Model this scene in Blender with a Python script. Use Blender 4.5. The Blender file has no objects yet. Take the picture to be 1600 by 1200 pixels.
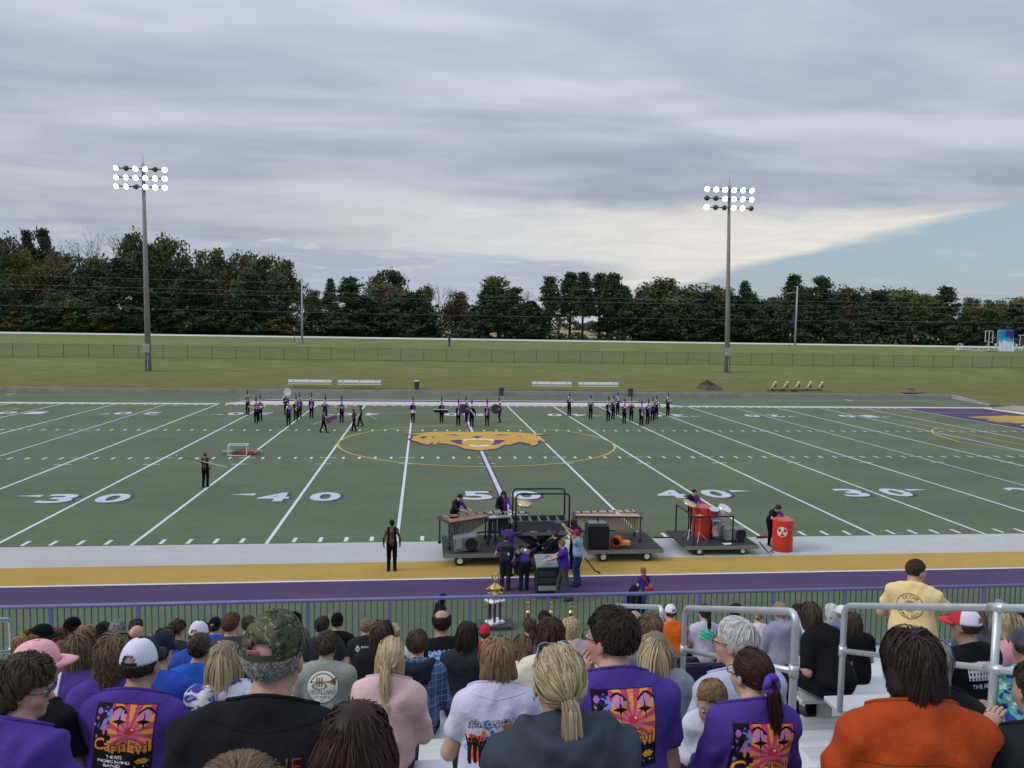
import bpy, bmesh, math, random, time
import numpy as np
from mathutils import Vector, Matrix
from mathutils.bvhtree import BVHTree
T0 = time.time()
SC = bpy.context.scene
COL = SC.collection
rnd = random.Random(7)
R = math.radians

# ------------------------------------------------------------------ camera
CAM = np.array([-3.6988, -28.475, 7.8408])
YAW, PITCH, ROLL, FPX = 0.1124, -0.07286, 0.01664, 1243.77
_f = np.array([math.sin(YAW)*math.cos(PITCH), math.cos(YAW)*math.cos(PITCH), math.sin(PITCH)])
_r = np.array([math.cos(YAW), -math.sin(YAW), 0.])
_u = np.cross(_r, _f)
_r, _u = math.cos(ROLL)*_r+math.sin(ROLL)*_u, -math.sin(ROLL)*_r+math.cos(ROLL)*_u
cd = bpy.data.cameras.new('camera'); cam = bpy.data.objects.new('camera', cd); COL.objects.link(cam)
cd.sensor_fit = 'HORIZONTAL'; cd.sensor_width = 36; cd.lens = FPX/1600*36; cd.clip_start = .05; cd.clip_end = 6000
cam.matrix_world = Matrix(((_r[0], _u[0], -_f[0], CAM[0]), (_r[1], _u[1], -_f[1], CAM[1]), (_r[2], _u[2], -_f[2], CAM[2]), (0, 0, 0, 1)))
SC.camera = cam

# ------------------------------------------------------------------ sky
def ln(tree, a, b): tree.links.new(a, b)
def srgb(h):
    c = [int(h[i:i+2], 16)/255 for i in (0, 2, 4)]
    return tuple(x/12.92 if x <= .04045 else ((x+.055)/1.055)**2.4 for x in c)
SUN_EL, SUN_AZ = 40, 262      # azimuth from +Y clockwise
W = bpy.data.worlds.new('World'); SC.world = W; W.use_nodes = True
wt = W.node_tree; wt.nodes.clear()
class NB:
    """small node helper"""
    def __init__(s, tree): s.t = tree
    def n(s, typ, **kw):
        x = s.t.nodes.new(typ)
        for k, v in kw.items(): setattr(x, k, v)
        return x
    def put(s, sock, v):
        if hasattr(v, 'links') or hasattr(v, 'is_linked'): s.t.links.new(v, sock)
        else: sock.default_value = v
    def math(s, op, a, b=0., c=None, clamp=False):
        x = s.n('ShaderNodeMath', operation=op, use_clamp=clamp)
        s.put(x.inputs[0], a); s.put(x.inputs[1], b)
        if c is not None: s.put(x.inputs[2], c)
        return x.outputs[0]
    def noise(s, vec, scale, detail=4, rough=.55, dist=0.):
        x = s.n('ShaderNodeTexNoise'); s.put(x.inputs['Scale'], scale); x.inputs['Detail'].default_value = detail
        x.inputs['Roughness'].default_value = rough; x.inputs['Distortion'].default_value = dist
        if vec is not None: s.put(x.inputs['Vector'], vec)
        return x.outputs['Fac']
    def mix(s, f, a, b, mode='MIX'):
        x = s.n('ShaderNodeMix', data_type='RGBA', blend_type=mode)
        s.put(x.inputs[0], f)
        for q, v in ((x.inputs[6], a), (x.inputs[7], b)):
            if isinstance(v, tuple): q.default_value = (*v[:3], 1)
            else: s.put(q, v)
        return x.outputs[2]
    def step(s, v, lo, hi):
        x = s.n('ShaderNodeMapRange', interpolation_type='SMOOTHSTEP', clamp=True)
        s.put(x.inputs[0], v); s.put(x.inputs[1], lo); s.put(x.inputs[2], hi)
        return x.outputs[0]
    def comb(s, x, y, z):
        q = s.n('ShaderNodeCombineXYZ'); s.put(q.inputs[0], x); s.put(q.inputs[1], y); s.put(q.inputs[2], z)
        return q.outputs[0]
    def sep(s, v):
        q = s.n('ShaderNodeSeparateXYZ'); s.put(q.inputs[0], v); return q.outputs
    def mapping(s, v, scale=(1, 1, 1), loc=(0, 0, 0), rot=(0, 0, 0)):
        q = s.n('ShaderNodeMapping'); s.put(q.inputs[0], v)
        q.inputs['Scale'].default_value = scale; q.inputs['Location'].default_value = loc; q.inputs['Rotation'].default_value = rot
        return q.outputs[0]
def build_sky():
    b = NB(wt)
    tc = b.n('ShaderNodeTexCoord').outputs['Generated']
    x, y, z = b.sep(tc)
    az = b.math('MULTIPLY', b.math('ARCTAN2', x, y), 57.2958)           # degrees clockwise from +Y
    el = b.math('MULTIPLY', b.math('ARCSINE', z), 57.2958)
    sky = b.n('ShaderNodeTexSky', sky_type='NISHITA', sun_disc=False)
    sky.sun_elevation = R(SUN_EL); sky.sun_rotation = R(SUN_AZ); sky.air_density = 1.2; sky.dust_density = 1.5
    blue = b.mix(.6, b.mix(1., sky.outputs[0], (.92, .94, 1.0), 'MULTIPLY'), (3.7, 5.0, 6.2))
    # cloud deck in plane projection: long streaks towards the horizon
    zz = b.math('ADD', b.math('MAXIMUM', z, 0.), .10)
    pl = b.comb(b.math('DIVIDE', x, zz), b.math('DIVIDE', y, zz), 0.)
    n1 = b.noise(b.mapping(pl, (.55, 1.15, 1), (3.1, 1.7, 0)), 1.2, 4, .5, .4)
    n2 = b.noise(b.mapping(pl, (.9, 2.0, 1), (8.1, 4.7, 0)), 2.0, 4, .5, .3)
    ae = b.comb(b.math('MULTIPLY', az, .045), b.math('MULTIPLY', el, .22), 0.)
    n3 = b.noise(b.mapping(ae, (1, 1, 1), (5.3, 2.2, 0)), 1.5, 7, .58, .5)
    n4 = b.noise(b.mapping(ae, (2.2, 3.0, 1), (1.3, 7.2, 0)), 2.0, 8, .62, .6)
    deck = b.mix(b.step(b.math('ADD', b.math('MULTIPLY', n1, .75), b.math('MULTIPLY', n2, .25)), .36, .66), (3.10, 3.62, 4.5), (5.0, 5.35, 6.2))
    # overcast gets lighter towards the zenith
    up = b.math('MULTIPLY_ADD', b.math('MAXIMUM', z, 0.), 1.5, .84)
    deckc = b.mix(1., deck, b.comb(up, up, up), 'MULTIPLY')
    # lower edge of the deck falls from left to right; under it a bright pale gap
    edge = b.math('ADD', b.math('MULTIPLY', az, -.05), 10.2)
    edge = b.math('ADD', edge, b.math('MULTIPLY', b.math('SUBTRACT', n3, .5), 5.0))
    gapf = b.step(b.math('SUBTRACT', edge, el), -.3, 1.9)
    gapf = b.math('MULTIPLY', gapf, b.math('MULTIPLY_ADD', b.step(az, -14., 4.), .85, .15))
    cream = b.mix(b.step(az, 4., 20.), (6.9, 7.0, 7.1), (8.5, 8.05, 7.15))
    cream = b.mix(b.step(n4, .35, .7), b.mix(.32, cream, (4.6, 5.2, 6.1)), cream)
    # open blue low on the right, rising away from the centre
    bl_edge = b.math('MULTIPLY_ADD', b.math('SUBTRACT', az, 18.), .24, 3.2)
    bl_edge = b.math('ADD', bl_edge, b.math('MULTIPLY', b.math('SUBTRACT', n3, .5), 2.2))
    bluef = b.math('MULTIPLY', b.step(b.math('SUBTRACT', bl_edge, el), -.25, .5), b.step(az, 10., 17.))
    wisp = b.step(n4, .58, .74)
    bluec = b.mix(b.math('MULTIPLY', wisp, .6), blue, (5.6, 5.9, 6.3))
    low = b.mix(gapf, deckc, cream)
    low = b.mix(bluef, low, bluec)
    # low grey-violet bank near the horizon, left and centre
    bank_top = b.math('ADD', b.math('MULTIPLY_ADD', az, -.035, 5.2), b.math('MULTIPLY', b.math('SUBTRACT', n4, .5), 2.8))
    bank = b.math('MULTIPLY', b.step(b.math('SUBTRACT', bank_top, el), -.1, .5), b.math('MULTIPLY_ADD', b.step(az, 10., 17.), -.85, 1.))
    bankc = b.mix(b.step(n4, .50, .66), (3.9, 4.5, 5.6), (6.0, 6.1, 6.4))
    bankc = b.mix(b.step(n3, .45, .6), bankc, (4.5, 5.2, 6.2))
    low = b.mix(b.math('MULTIPLY', bank, .85), low, bankc)
    # horizon whitening, then dull ground tone below the horizon
    low = b.mix(b.math('MULTIPLY', b.step(el, 4., 0.), .3), low, (5.6, 5.9, 6.3))
    fin = b.mix(b.step(el, -.2, -2.), low, (1.2, 1.3, 1.1))
    bg = b.n('ShaderNodeBackground'); bg.inputs['Strength'].default_value = .1
    ln(wt, fin, bg.inputs['Color'])
    o = b.n('ShaderNodeOutputWorld'); ln(wt, bg.outputs[0], o.inputs[0])
build_sky()
sl = bpy.data.lights.new('sun', 'SUN'); sl.energy = 1.3; sl.angle = R(18); sl.color = (1, .96, .9)
so = bpy.data.objects.new('sun', sl); COL.objects.link(so); so.location = (0, 0, 60)
_sd = Vector((math.sin(R(SUN_AZ))*math.cos(R(SUN_EL)), math.cos(R(SUN_AZ))*math.cos(R(SUN_EL)), math.sin(R(SUN_EL))))
so.rotation_euler = _sd.to_track_quat('Z', 'Y').to_euler()
vs = SC.view_settings; vs.view_transform = 'Standard'; vs.look = 'None'; vs.exposure = 0.0; vs.gamma = 1; vs.use_curve_mapping = False
SC.cycles.max_bounces = 6; SC.cycles.transparent_max_bounces = 12; SC.cycles.sample_clamp_indirect = 6
SC.cycles.use_denoising = True

# ------------------------------------------------------------------ helpers
def ray(u, v):
    d = _f+(u-800)/FPX*_r+(600-v)/FPX*_u
    return d                                   # depth 1 along the view axis
def on_z(u, v, z=0.):
    d = ray(u, v); return CAM+d*((z-CAM[2])/d[2])
def on_y(u, v, y):
    d = ray(u, v); return CAM+d*((y-CAM[1])/d[1])
def px(p):
    d = np.asarray(p)-CAM; w = d@_f
    return 800+FPX*(d@_r)/w, 600-FPX*(d@_u)/w, w

MATS = {}
def M(col, rough=.75, var=.12, scale=30., bump=.0, metal=0., spec=.3, stretch=(1, 1, 1), det=4, key=None, sheen=0., bscale=None):
    if isinstance(col, str): col = srgb(col)
    k = key or (tuple(round(c, 4) for c in col), rough, var, scale, bump, metal, spec, stretch, sheen)
    if k in MATS: return MATS[k]
    m = bpy.data.materials.new('mat_%d' % len(MATS)); m.use_nodes = True; t = m.node_tree; b = NB(t)
    p = t.nodes['Principled BSDF']
    p.inputs['Roughness'].default_value = rough; p.inputs['Metallic'].default_value = metal
    p.inputs['Specular IOR Level'].default_value = spec
    if sheen: p.inputs['Sheen Weight'].default_value = sheen
    tc = b.n('ShaderNodeTexCoord').outputs['Object']
    v = b.mapping(tc, stretch)
    nz = b.noise(v, scale, det, .6)
    c2 = tuple(min(1, c*(1+var)) for c in col); c1 = tuple(c*(1-var) for c in col)
    ln(t, b.mix(b.step(nz, .3, .7), c1, c2), p.inputs['Base Color'])
    if bump:
        bn = b.n('ShaderNodeBump'); bn.inputs['Strength'].default_value = min(1, bump); bn.inputs['Distance'].default_value = .02 if bump < 1 else .05
        ln(t, b.noise(v, bscale or scale, det, .6), bn.inputs['Height']); ln(t, bn.outputs[0], p.inputs['Normal'])
    MATS[k] = m
    return m
def emit(col, s, key):
    if key in MATS: return MATS[key]
    m = bpy.data.materials.new('mat_%d' % len(MATS)); m.use_nodes = True; t = m.node_tree
    p = t.nodes['Principled BSDF']; p.inputs['Base Color'].default_value = (.8, .8, .8, 1)
    p.inputs['Emission Color'].default_value = (*col, 1); p.inputs['Emission Strength'].default_value = s
    MATS[key] = m; return m

def link(o, parent=None):
    COL.objects.link(o)
    if parent is not None: o.parent = parent
    return o
def tag(o, label=None, cat=None, group=None, kind=None):
    for k, v in (('label', label), ('category', cat), ('group', group), ('kind', kind)):
        if v: o[k] = v
    return o
def empty(name, loc=(0, 0, 0), rz=0., label=None, cat=None, group=None):
    o = bpy.data.objects.new(name, None); o.empty_display_size = .1
    o.location = tuple(float(c) for c in loc); o.rotation_euler = (0, 0, rz); link(o)
    return tag(o, label, cat, group)
def mesh_obj(name, V, F, mat=None, parent=None, smooth=False, attrs=None):
    me = bpy.data.meshes.new(name)
    if isinstance(F, np.ndarray):
        V = np.asarray(V, np.float32); k = F.shape[1]
        me.vertices.add(len(V)); me.vertices.foreach_set('co', V.ravel())
        me.loops.add(F.size); me.loops.foreach_set('vertex_index', F.astype(np.int32).ravel())
        me.polygons.add(len(F)); me.polygons.foreach_set('loop_start', np.arange(len(F), dtype=np.int32)*k)
        me.update(calc_edges=True)
    else:
        me.from_pydata([tuple(map(float, v)) for v in V], [], F); me.update()
    if smooth: me.polygons.foreach_set('use_smooth', np.ones(len(me.polygons), bool))
    if attrs:
        for an, dom, typ, arr in attrs:
            a = me.attributes.new(an, typ, dom)
            a.data.foreach_set('color' if 'COLOR' in typ else 'value', np.asarray(arr, np.float32).ravel())
    if mat is not None: me.materials.append(mat)
    o = bpy.data.objects.new(name, me)
    return link(o, parent)
def nrm(v):
    v = np.asarray(v, float); return v/(np.linalg.norm(v)+1e-12)
def frame(d):
    d = nrm(d); a = np.array([0, 0, 1.]) if abs(d[2]) < .9 else np.array([1., 0, 0])
    s = nrm(np.cross(a, d)); return s, np.cross(d, s), d
class MB:
    def __init__(s): s.V = []; s.F = []
    def add(s, V, F):
        n = len(s.V); s.V += [tuple(map(float, v)) for v in V]; s.F += [tuple(i+n for i in f) for f in F]; return s
    def box(s, c, d, rot=None, taper=1., bev=0.):
        hx, hy, hz = d[0]/2, d[1]/2, d[2]/2
        if bev:
            e = min(bev, hx*.9, hy*.9, hz*.9); V = []; 
            for z, q in ((-hz, e), (-hz+e, 0), (hz-e, 0), (hz, e)):
                V += [(-hx+q+e*(0 if q else 1), -hy+q, z), (hx-q-e*(0 if q else 1), -hy+q, z), (hx-q, -hy+q+e*(0 if q else 1), z), (hx-q, hy-q-e*(0 if q else 1), z), (hx-q-e*(0 if q else 1), hy-q, z), (-hx+q+e*(0 if q else 1), hy-q, z), (-hx+q, hy-q-e*(0 if q else 1), z), (-hx+q, -hy+q+e*(0 if q else 1), z)]
            F = [tuple(range(7, -1, -1)), tuple(range(24, 32))]
            for k in range(3):
                for i in range(8): F.append((k*8+i, k*8+(i+1) % 8, k*8+8+(i+1) % 8, k*8+8+i))
        else:
            V = [(x*hx*(taper if z > 0 else 1), y*hy*(taper if z > 0 else 1), z*hz) for z in (-1, 1) for x, y in ((-1, -1), (1, -1), (1, 1), (-1, 1))]
            F = [(3, 2, 1, 0), (4, 5, 6, 7), (0, 1, 5, 4), (1, 2, 6, 5), (2, 3, 7, 6), (3, 0, 4, 7)]
        V = np.array(V)
        if rot is not None: V = V@np.asarray(rot).T
        return s.add(V+np.asarray(c), F)
    def tube(s, pts, r, n=8, cap=True, closed=False):
        pts = [np.asarray(p, float) for p in pts]; m = len(pts)
        rs = [r]*m if np.isscalar(r) else r
        base = len(s.V); prev = None
        for i, p in enumerate(pts):
            a = pts[i-1] if (i > 0 or closed) else p; b = pts[(i+1) % m] if (i < m-1 or closed) else p
            t = nrm(b-a)
            if prev is None: sx, sy, _ = frame(t)
            else:
                sx = nrm(prev-t*(prev@t)); sy = np.cross(t, sx)
            prev = sx
            s.V += [tuple(p+rs[i]*(math.cos(q)*sx+math.sin(q)*sy)) for q in np.arange(n)*2*math.pi/n]
        for i in range(m if closed else m-1):
            j = (i+1) % m
            for k in range(n): s.F.append((base+i*n+k, base+i*n+(k+1) % n, base+j*n+(k+1) % n, base+j*n+k))
        if cap and not closed:
            s.F.append(tuple(base+k for k in range(n-1, -1, -1))); s.F.append(tuple(base+(m-1)*n+k for k in range(n)))
        return s
    def lathe(s, prof, n=16, c=(0, 0, 0), axis=(0, 0, 1)):
        sx, sy, t = frame(axis); c = np.asarray(c, float); base = len(s.V)
        for r, z in prof: s.V += [tuple(c+t*z+max(r, 1e-4)*(math.cos(q)*sx+math.sin(q)*sy)) for q in np.arange(n)*2*math.pi/n]
        for i in range(len(prof)-1):
            for k in range(n): s.F.append((base+i*n+k, base+i*n+(k+1) % n, base+(i+1)*n+(k+1) % n, base+(i+1)*n+k))
        if prof[0][0] > .002: s.F.append(tuple(base+k for k in range(n-1, -1, -1)))
        if prof[-1][0] > .002: s.F.append(tuple(base+(len(prof)-1)*n+k for k in range(n)))
        return s
    def poly(s, pts):
        return s.add(pts, [tuple(range(len(pts)))])
    def build(s, name, mat, parent=None, smooth=False):
        return mesh_obj(name, s.V, s.F, mat, parent, smooth)
def copy_tree(o, parent=None):
    c = o.copy(); COL.objects.link(c); c.parent = parent
    for ch in [q for q in o.children]: copy_tree(ch, c)
    return c
def rotz(a): c, s = math.cos(a), math.sin(a); return np.array([[c, -s, 0], [s, c, 0], [0, 0, 1.]])
def rotx(a): c, s = math.cos(a), math.sin(a); return np.array([[1., 0, 0], [0, c, -s], [0, s, c]])
def roty(a): c, s = math.cos(a), math.sin(a); return np.array([[c, 0, s], [0, 1., 0], [-s, 0, c]])
_txt = {}
def text_tris(s, bold=0.):
    """triangles (n,3,2) of a string in the built-in font, unit height, origin centred"""
    if (s, bold) in _txt: return _txt[s, bold]
    cu = bpy.data.curves.new('txt', 'FONT'); cu.body = s; cu.align_x = 'CENTER'; cu.align_y = 'CENTER'; cu.resolution_u = 3; cu.offset = bold
    o = bpy.data.objects.new('txt', cu); COL.objects.link(o)
    me = bpy.data.meshes.new_from_object(o.evaluated_get(bpy.context.evaluated_depsgraph_get()))
    me.calc_loop_triangles()
    T = np.array([[me.vertices[i].co[:2] for i in t.vertices] for t in me.loop_triangles]).reshape(-1, 3, 2)
    bpy.data.objects.remove(o); bpy.data.curves.remove(cu); bpy.data.meshes.remove(me)
    lo, hi = T.reshape(-1, 2).min(0), T.reshape(-1, 2).max(0)
    T = (T-(lo+hi)/2)/(hi[1]-lo[1])
    _txt[s, bold] = T; return T
# ------------------------------------------------------------------ terrain
FY = 48.77; YD = 4.572
CURB_Y = 61.0
def bank_start(x):
    return np.where(x > 60., CURB_Y-(x-60.)*.62, CURB_Y)
def gz(x, y):
    x = np.asarray(x, float); y = np.asarray(y, float)
    s = np.clip(y-(CURB_Y-2.0*np.clip(x-60, 0, 30)/3.), 0, None)
    base = np.interp(y, [CURB_Y, 79, 93, 106, 170, 500, 3000], [.42, 2.85, 4.7, 5.2, 5.2, 6.0, 7.0])
    w = np.clip((y-CURB_Y+.3)/.3, 0, 1)
    right = np.clip((x-60.)/40., 0, 1)
    return np.where(y < CURB_Y-.05, -.03, base)
def on_ground(u, v):
    d = ray(u, v); ts = np.linspace(5, 900, 6000)
    P = CAM+ts[:, None]*d; h = P[:, 2]-np.maximum(gz(P[:, 0], P[:, 1]), 0)
    i = int(np.argmax(h < 0)); p = P[i].copy(); p[2] = gz(p[0], p[1]); return p

def ground_mat():
    m = bpy.data.materials.new('mat_grass'); m.use_nodes = True; t = m.node_tree; b = NB(t); p = t.nodes['Principled BSDF']
    tc = b.n('ShaderNodeTexCoord').outputs['Object']; x, y, z = b.sep(tc)
    n1 = b.noise(b.mapping(tc, (.02, .12, 1)), 1., 6, .6, .5); n2 = b.noise(b.mapping(tc, (.25, 1.4, 1)), 1., 6, .65); n3 = b.noise(tc, 3., 6, .7)
    g = b.mix(b.step(n1, .36, .62), srgb('6b7446'), srgb('5c7040'))
    g = b.mix(b.step(n2, .35, .7), g, srgb('7f7f50'))
    g = b.mix(b.math('MULTIPLY', b.step(n3, .4, .75), .45), g, srgb('4d5c30'))
    br = b.math('ADD', y, b.math('MULTIPLY', b.math('SUBTRACT', n1, .5), 16.))
    low = b.math('MULTIPLY', b.step(br, 77., 64.), .75)
    g = b.mix(low, g, b.mix(b.step(n2, .3, .7), srgb('66603e'), srgb('766d44')))
    g = b.mix(b.step(b.math('ADD', y, b.math('MULTIPLY', n3, 4.)), 166., 172.), g, b.mix(b.step(n2, .3, .7), srgb('8f7a5c'), srgb('a48e6b')))
    ln(t, g, p.inputs['Base Color']); p.inputs['Roughness'].default_value = .95; p.inputs['Specular IOR Level'].default_value = .1
    bn = b.n('ShaderNodeBump'); bn.inputs['Strength'].default_value = .8; bn.inputs['Distance'].default_value = .06
    ln(t, b.noise(tc, 6., 8, .75), bn.inputs['Height']); ln(t, bn.outputs[0], p.inputs['Normal'])
    return m
def grid_mesh(xs, ys, zf):
    X, Yg = np.meshgrid(xs, ys, indexing='ij'); Z = zf(X, Yg)
    V = np.stack([X, Yg, Z], -1).reshape(-1, 3); nx, ny = len(xs), len(ys)
    i = (np.arange(nx-1)[:, None]*ny+np.arange(ny-1)[None]).ravel()
    return V, np.stack([i, i+ny, i+ny+1, i+1], -1)
_xs = np.concatenate([[-3000, -1200, -500, -250], np.linspace(-160, 200, 145), [300, 600, 1200, 3000]])
_ys = np.concatenate([[-200, -60, -20, 20, CURB_Y-.1, CURB_Y+.02], np.linspace(CURB_Y+1, 110, 60), [120, 130, 140, 155, 170, 220, 320, 500, 900, 3000]])
_rg = np.random.RandomState(3)
def _gzn(X, Yg):
    h = gz(X, Yg)
    b = .07*np.sin(X*.31+Yg*.2)+.05*np.sin(X*.83-Yg*.37+1.)+.03*np.sin(X*1.7+Yg*1.1)
    return h+np.where((Yg > CURB_Y+.5) & (Yg < 105), b, 0)
V, F = grid_mesh(_xs, _ys, _gzn)
tag(mesh_obj('ground', V, F, ground_mat(), None, True), 'mown grass bank rising behind the field to the road', 'ground', kind='structure')

# ------------------------------------------------------------------ turf field and its paint
def turf_mat(col, key, amt=.25, fleck=.0):
    m = bpy.data.materials.new('mat_turf_'+key); m.use_nodes = True; t = m.node_tree; b = NB(t); p = t.nodes['Principled BSDF']
    if isinstance(col, str): col = srgb(col)
    tc = b.n('ShaderNodeTexCoord').outputs['Object']
    big = b.noise(b.mapping(tc, (.09, .22, 1)), 1., 5, .6, .3); med = b.noise(b.mapping(tc, (.7, 1.8, 1)), 1., 6, .7); fine = b.noise(b.mapping(tc, (14, 14, 14)), 1., 5, .8)
    c = b.mix(b.step(big, .3, .7), tuple(x*(1-amt*.7) for x in col), tuple(min(1, x*(1+amt*.5)) for x in col))
    c = b.mix(b.math('MULTIPLY', b.step(med, .4, .7), .6), c, tuple(x*(1-amt) for x in col))
    c = b.mix(b.math('MULTIPLY', b.step(fine, .42, .7), .75), c, tuple(x*(1-amt*1.7) for x in col))
    fl = b.noise(b.mapping(tc, (5, 16, 9)), 1., 3, .6)
    c = b.mix(b.math('MULTIPLY', b.step(fl, .66, .74), .5+fleck), c, tuple(min(1, x*1.5+.02+fleck*.15) for x in col))
    gr = b.noise(b.mapping(tc, (7., 3.2, 5.)), 1., 4, .75); gr2 = b.noise(b.mapping(tc, (2.4, 1.1, 2.)), 1., 5, .7)
    c = b.mix(b.math('MULTIPLY', b.step(gr, .38, .68), min(.8, amt*2.6)), c, tuple(x*.72 for x in col)); c = b.mix(b.math('MULTIPLY', b.step(gr2, .55, .75), min(.6, amt*2.)), c, tuple(min(1, x*1.22) for x in col))
    ln(t, c, p.inputs['Base Color']); p.inputs['Roughness'].default_value = .9; p.inputs['Specular IOR Level'].default_value = .15
    bn = b.n('ShaderNodeBump'); bn.inputs['Strength'].default_value = .7; bn.inputs['Distance'].default_value = .03
    ln(t, b.noise(tc, 40., 4, .8), bn.inputs['Height']); ln(t, bn.outputs[0], p.inputs['Normal'])
    return m
TURF = turf_mat((.132, .172, .099), 'green', .24); PW = turf_mat((.50, .505, .50), 'white', .12); PG = turf_mat((.50, .32, .085), 'gold', .16)
PP = turf_mat((.100, .062, .138), 'purple', .16, .15); PL = turf_mat((.66, .68, .70), 'line', .05); PY = turf_mat((.62, .45, .13), 'yellow', .1)
PLP = turf_mat((.58, .57, .64), 'lilac', .08); PPK = turf_mat((.62, .52, .47), 'peach', .06)
c2 = on_z(1545, 634)
turf_pts = [(-90, -26, 0), (110, -26, 0), (110, 30, 0), (c2[0], c2[1], 0), (60, CURB_Y-.06, 0), (-140, CURB_Y-.06, 0), (-140, -26, 0)]
turf = tag(MB().poly(turf_pts).build('turf_field', TURF), 'green artificial turf football field with painted yard lines', 'field', kind='structure')
def sheet(name, pts, z, mat, parent=turf):
    return MB().poly([(p[0], p[1], z) for p in pts]).build(name, mat, parent)
def rect(name, x0, x1, y0, y1, z, mat): return sheet(name, [(x0, y0), (x1, y0), (x1, y1), (x0, y1)], z, mat)
XE = 54.86
rect('white_border', -80, 95, -2.42, 0, .004, PW); rect('gold_border', -80, 95, -4.27, -2.42, .004, PG); rect('purple_border', -80, 95, -5.93, -4.27, .004, PP)
rect('border_line', -80, 95, -4.34, -4.22, .008, PL); rect('border_line', -80, 95, -6.02, -5.90, .008, PL)
sheet('white_border', [(-4.85*YD, FY), (5*YD+.3, FY), (5*YD-.9, FY+1.7), (-5.15*YD+1.1, FY+1.7)], .004, PW)
sheet('gold_border', [(-5.1*YD+1.1, FY+1.7), (5*YD-.9, FY+1.7), (5*YD-2.6, FY+3.6), (-5.1*YD+2.6, FY+3.6)], .004, PPK)
sheet('purple_border', [(-5.1*YD+2.6, FY+3.6), (5*YD-2.6, FY+3.6), (5*YD-3.6, FY+5.1), (-5.1*YD+3.6, FY+5.1)], .004, PP)
sheet('border_line', [(-5.1*YD+3.6, FY+5.1), (5*YD-3.6, FY+5.1), (5*YD-4, FY+5.5), (-5.1*YD+4, FY+5.5)], .004, PLP)
rect('sideline', -75, -5*YD, FY, FY+1.2, .004, PPK); rect('sideline', 5*YD+.3, XE+1.8, FY, FY+1.2, .004, PPK)
rect('end_line', XE, XE+1.8, 0, FY, .0045, PPK)
rect('end_zone', 10*YD+.12, XE, .0, FY, .005, PP)
for n in range(-12, 11):
    x = n*YD
    if n == 0:
        rect('yard_line', x-.19, x+.19, 0, FY, .008, PP); rect('yard_line', x-.1, x+.1, 0, FY, .012, PLP)
    elif n % 6 == 0:
        rect('yard_line', x-.1, x+.1, 0, FY, .008, PP); rect('yard_line', x-.065, x+.065, 0, FY, .012, PLP)
    else: rect('yard_line', x-.065, x+.065, 0, FY, .008, PL)
def many(name, rects, z, mat):
    mb = MB()
    for x0, x1, y0, y1 in rects: mb.poly([(x0, y0, z), (x1, y0, z), (x1, y1, z), (x0, y1, z)])
    return mb.build(name, mat, turf)
H1, H2 = 18.29, FY-18.29
rects = []; ticks = []
for i in range(-60, 51):
    x = i*.9144
    if i % 5:
        for y in (H1, H2): rects.append((x-.07, x+.07, y-.3, y+.3))
        for y0 in (.15, FY-.75): rects.append((x-.07, x+.07, y0, y0+.6))
    else:
        for y in (H1+.1, H2, 16.26, ): ticks.append((x-.45, x-.075, y-.05, y+.05)); ticks.append((x+.075, x+.45, y-.05, y+.05))
many('hash_marks', rects, .008, PL)['kind'] = 'structure'
many('cross_ticks', ticks, .008, PL)['kind'] = 'structure'
def flat_text(name, s, cx, cy, h, w, z, mat, flip=False, bold=.03):
    T = text_tris(s, bold); q = T.reshape(-1, 2).copy(); q[:, 0] /= (q[:, 0].max()-q[:, 0].min())
    q = q*np.array([w, h])
    if flip: q = -q
    V = np.c_[q+np.array([cx, cy]), np.full(len(q), z)]
    return mesh_obj(name, V, np.arange(len(V)).reshape(-1, 3), mat, turf)
for far in (0, 1):
    cy = 7.75 if not far else FY-7.75
    for n in (-10+2, -6, -4, -2, 0, 2, 4, 6, 8):
        k = 50-abs(n)*5
        if n in (-10,): continue
        sgn = -1 if far else 1
        for j, ch in enumerate(str(k)):
            cx = n*YD+(-1.13 if j == 0 else 1.13)*sgn
            flat_text('number_shadow', ch, cx+.14, cy-.09, 1.95, 1.42, .008, PP, far)
            flat_text('yard_number', ch, cx, cy, 1.83, 1.36, .012, PLP, far)
        if n:
            s = 1 if n > 0 else -1; xa = n*YD+s*2.05
            sheet('direction_arrow', [(xa, cy+.55*sgn-.22), (xa+s*1.15, cy+.55*sgn), (xa, cy+.55*sgn+.22)][::s], .012, PLP)
# soccer lines
def ring(name, cx, cy, r, w, z, mat, a0=0, a1=2*math.pi, n=72):
    mb = MB(); A = np.linspace(a0, a1, n+1)
    for a, c in zip(A[:-1], A[1:]):
        mb.poly([(cx+q*math.cos(t), cy+q*math.sin(t), z) for q, t in ((r-w/2, a), (r+w/2, a), (r+w/2, c), (r-w/2, c))])
    return mb.build(name, mat, turf)
ring('centre_circle', 0, 24.4, 9.15, .13, .013, PY)
def stroke(name, pix, w, z, mat):
    P = [on_z(u, v) for u, v in pix]; mb = MB()
    for a, c in zip(P[:-1], P[1:]):
        d = nrm(c-a); s = np.array([-d[1], d[0], 0])*w/2
        mb.poly([(a-s)[:2].tolist()+[z], (c-s)[:2].tolist()+[z], (c+s)[:2].tolist()+[z], (a+s)[:2].tolist()+[z]])
    return mb.build(name, mat, turf)
stroke('penalty_line', [(1335, 644.5), (1466, 668.7), (1600, 696)], .13, .013, PY)
stroke('penalty_arc', [(1466, 668.7), (1458, 671), (1455, 674), (1458, 677), (1470, 682), (1500, 691), (1550, 699), (1600, 706)], .13, .0135, PY)
stroke('penalty_line', [(1335, 644.5), (1560, 645.8)], .13, .0131, PY)
stroke('penalty_line', [(0, 638.2), (30, 638.2), (10, 642), (0, 643)], .13, .013, PY)
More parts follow.
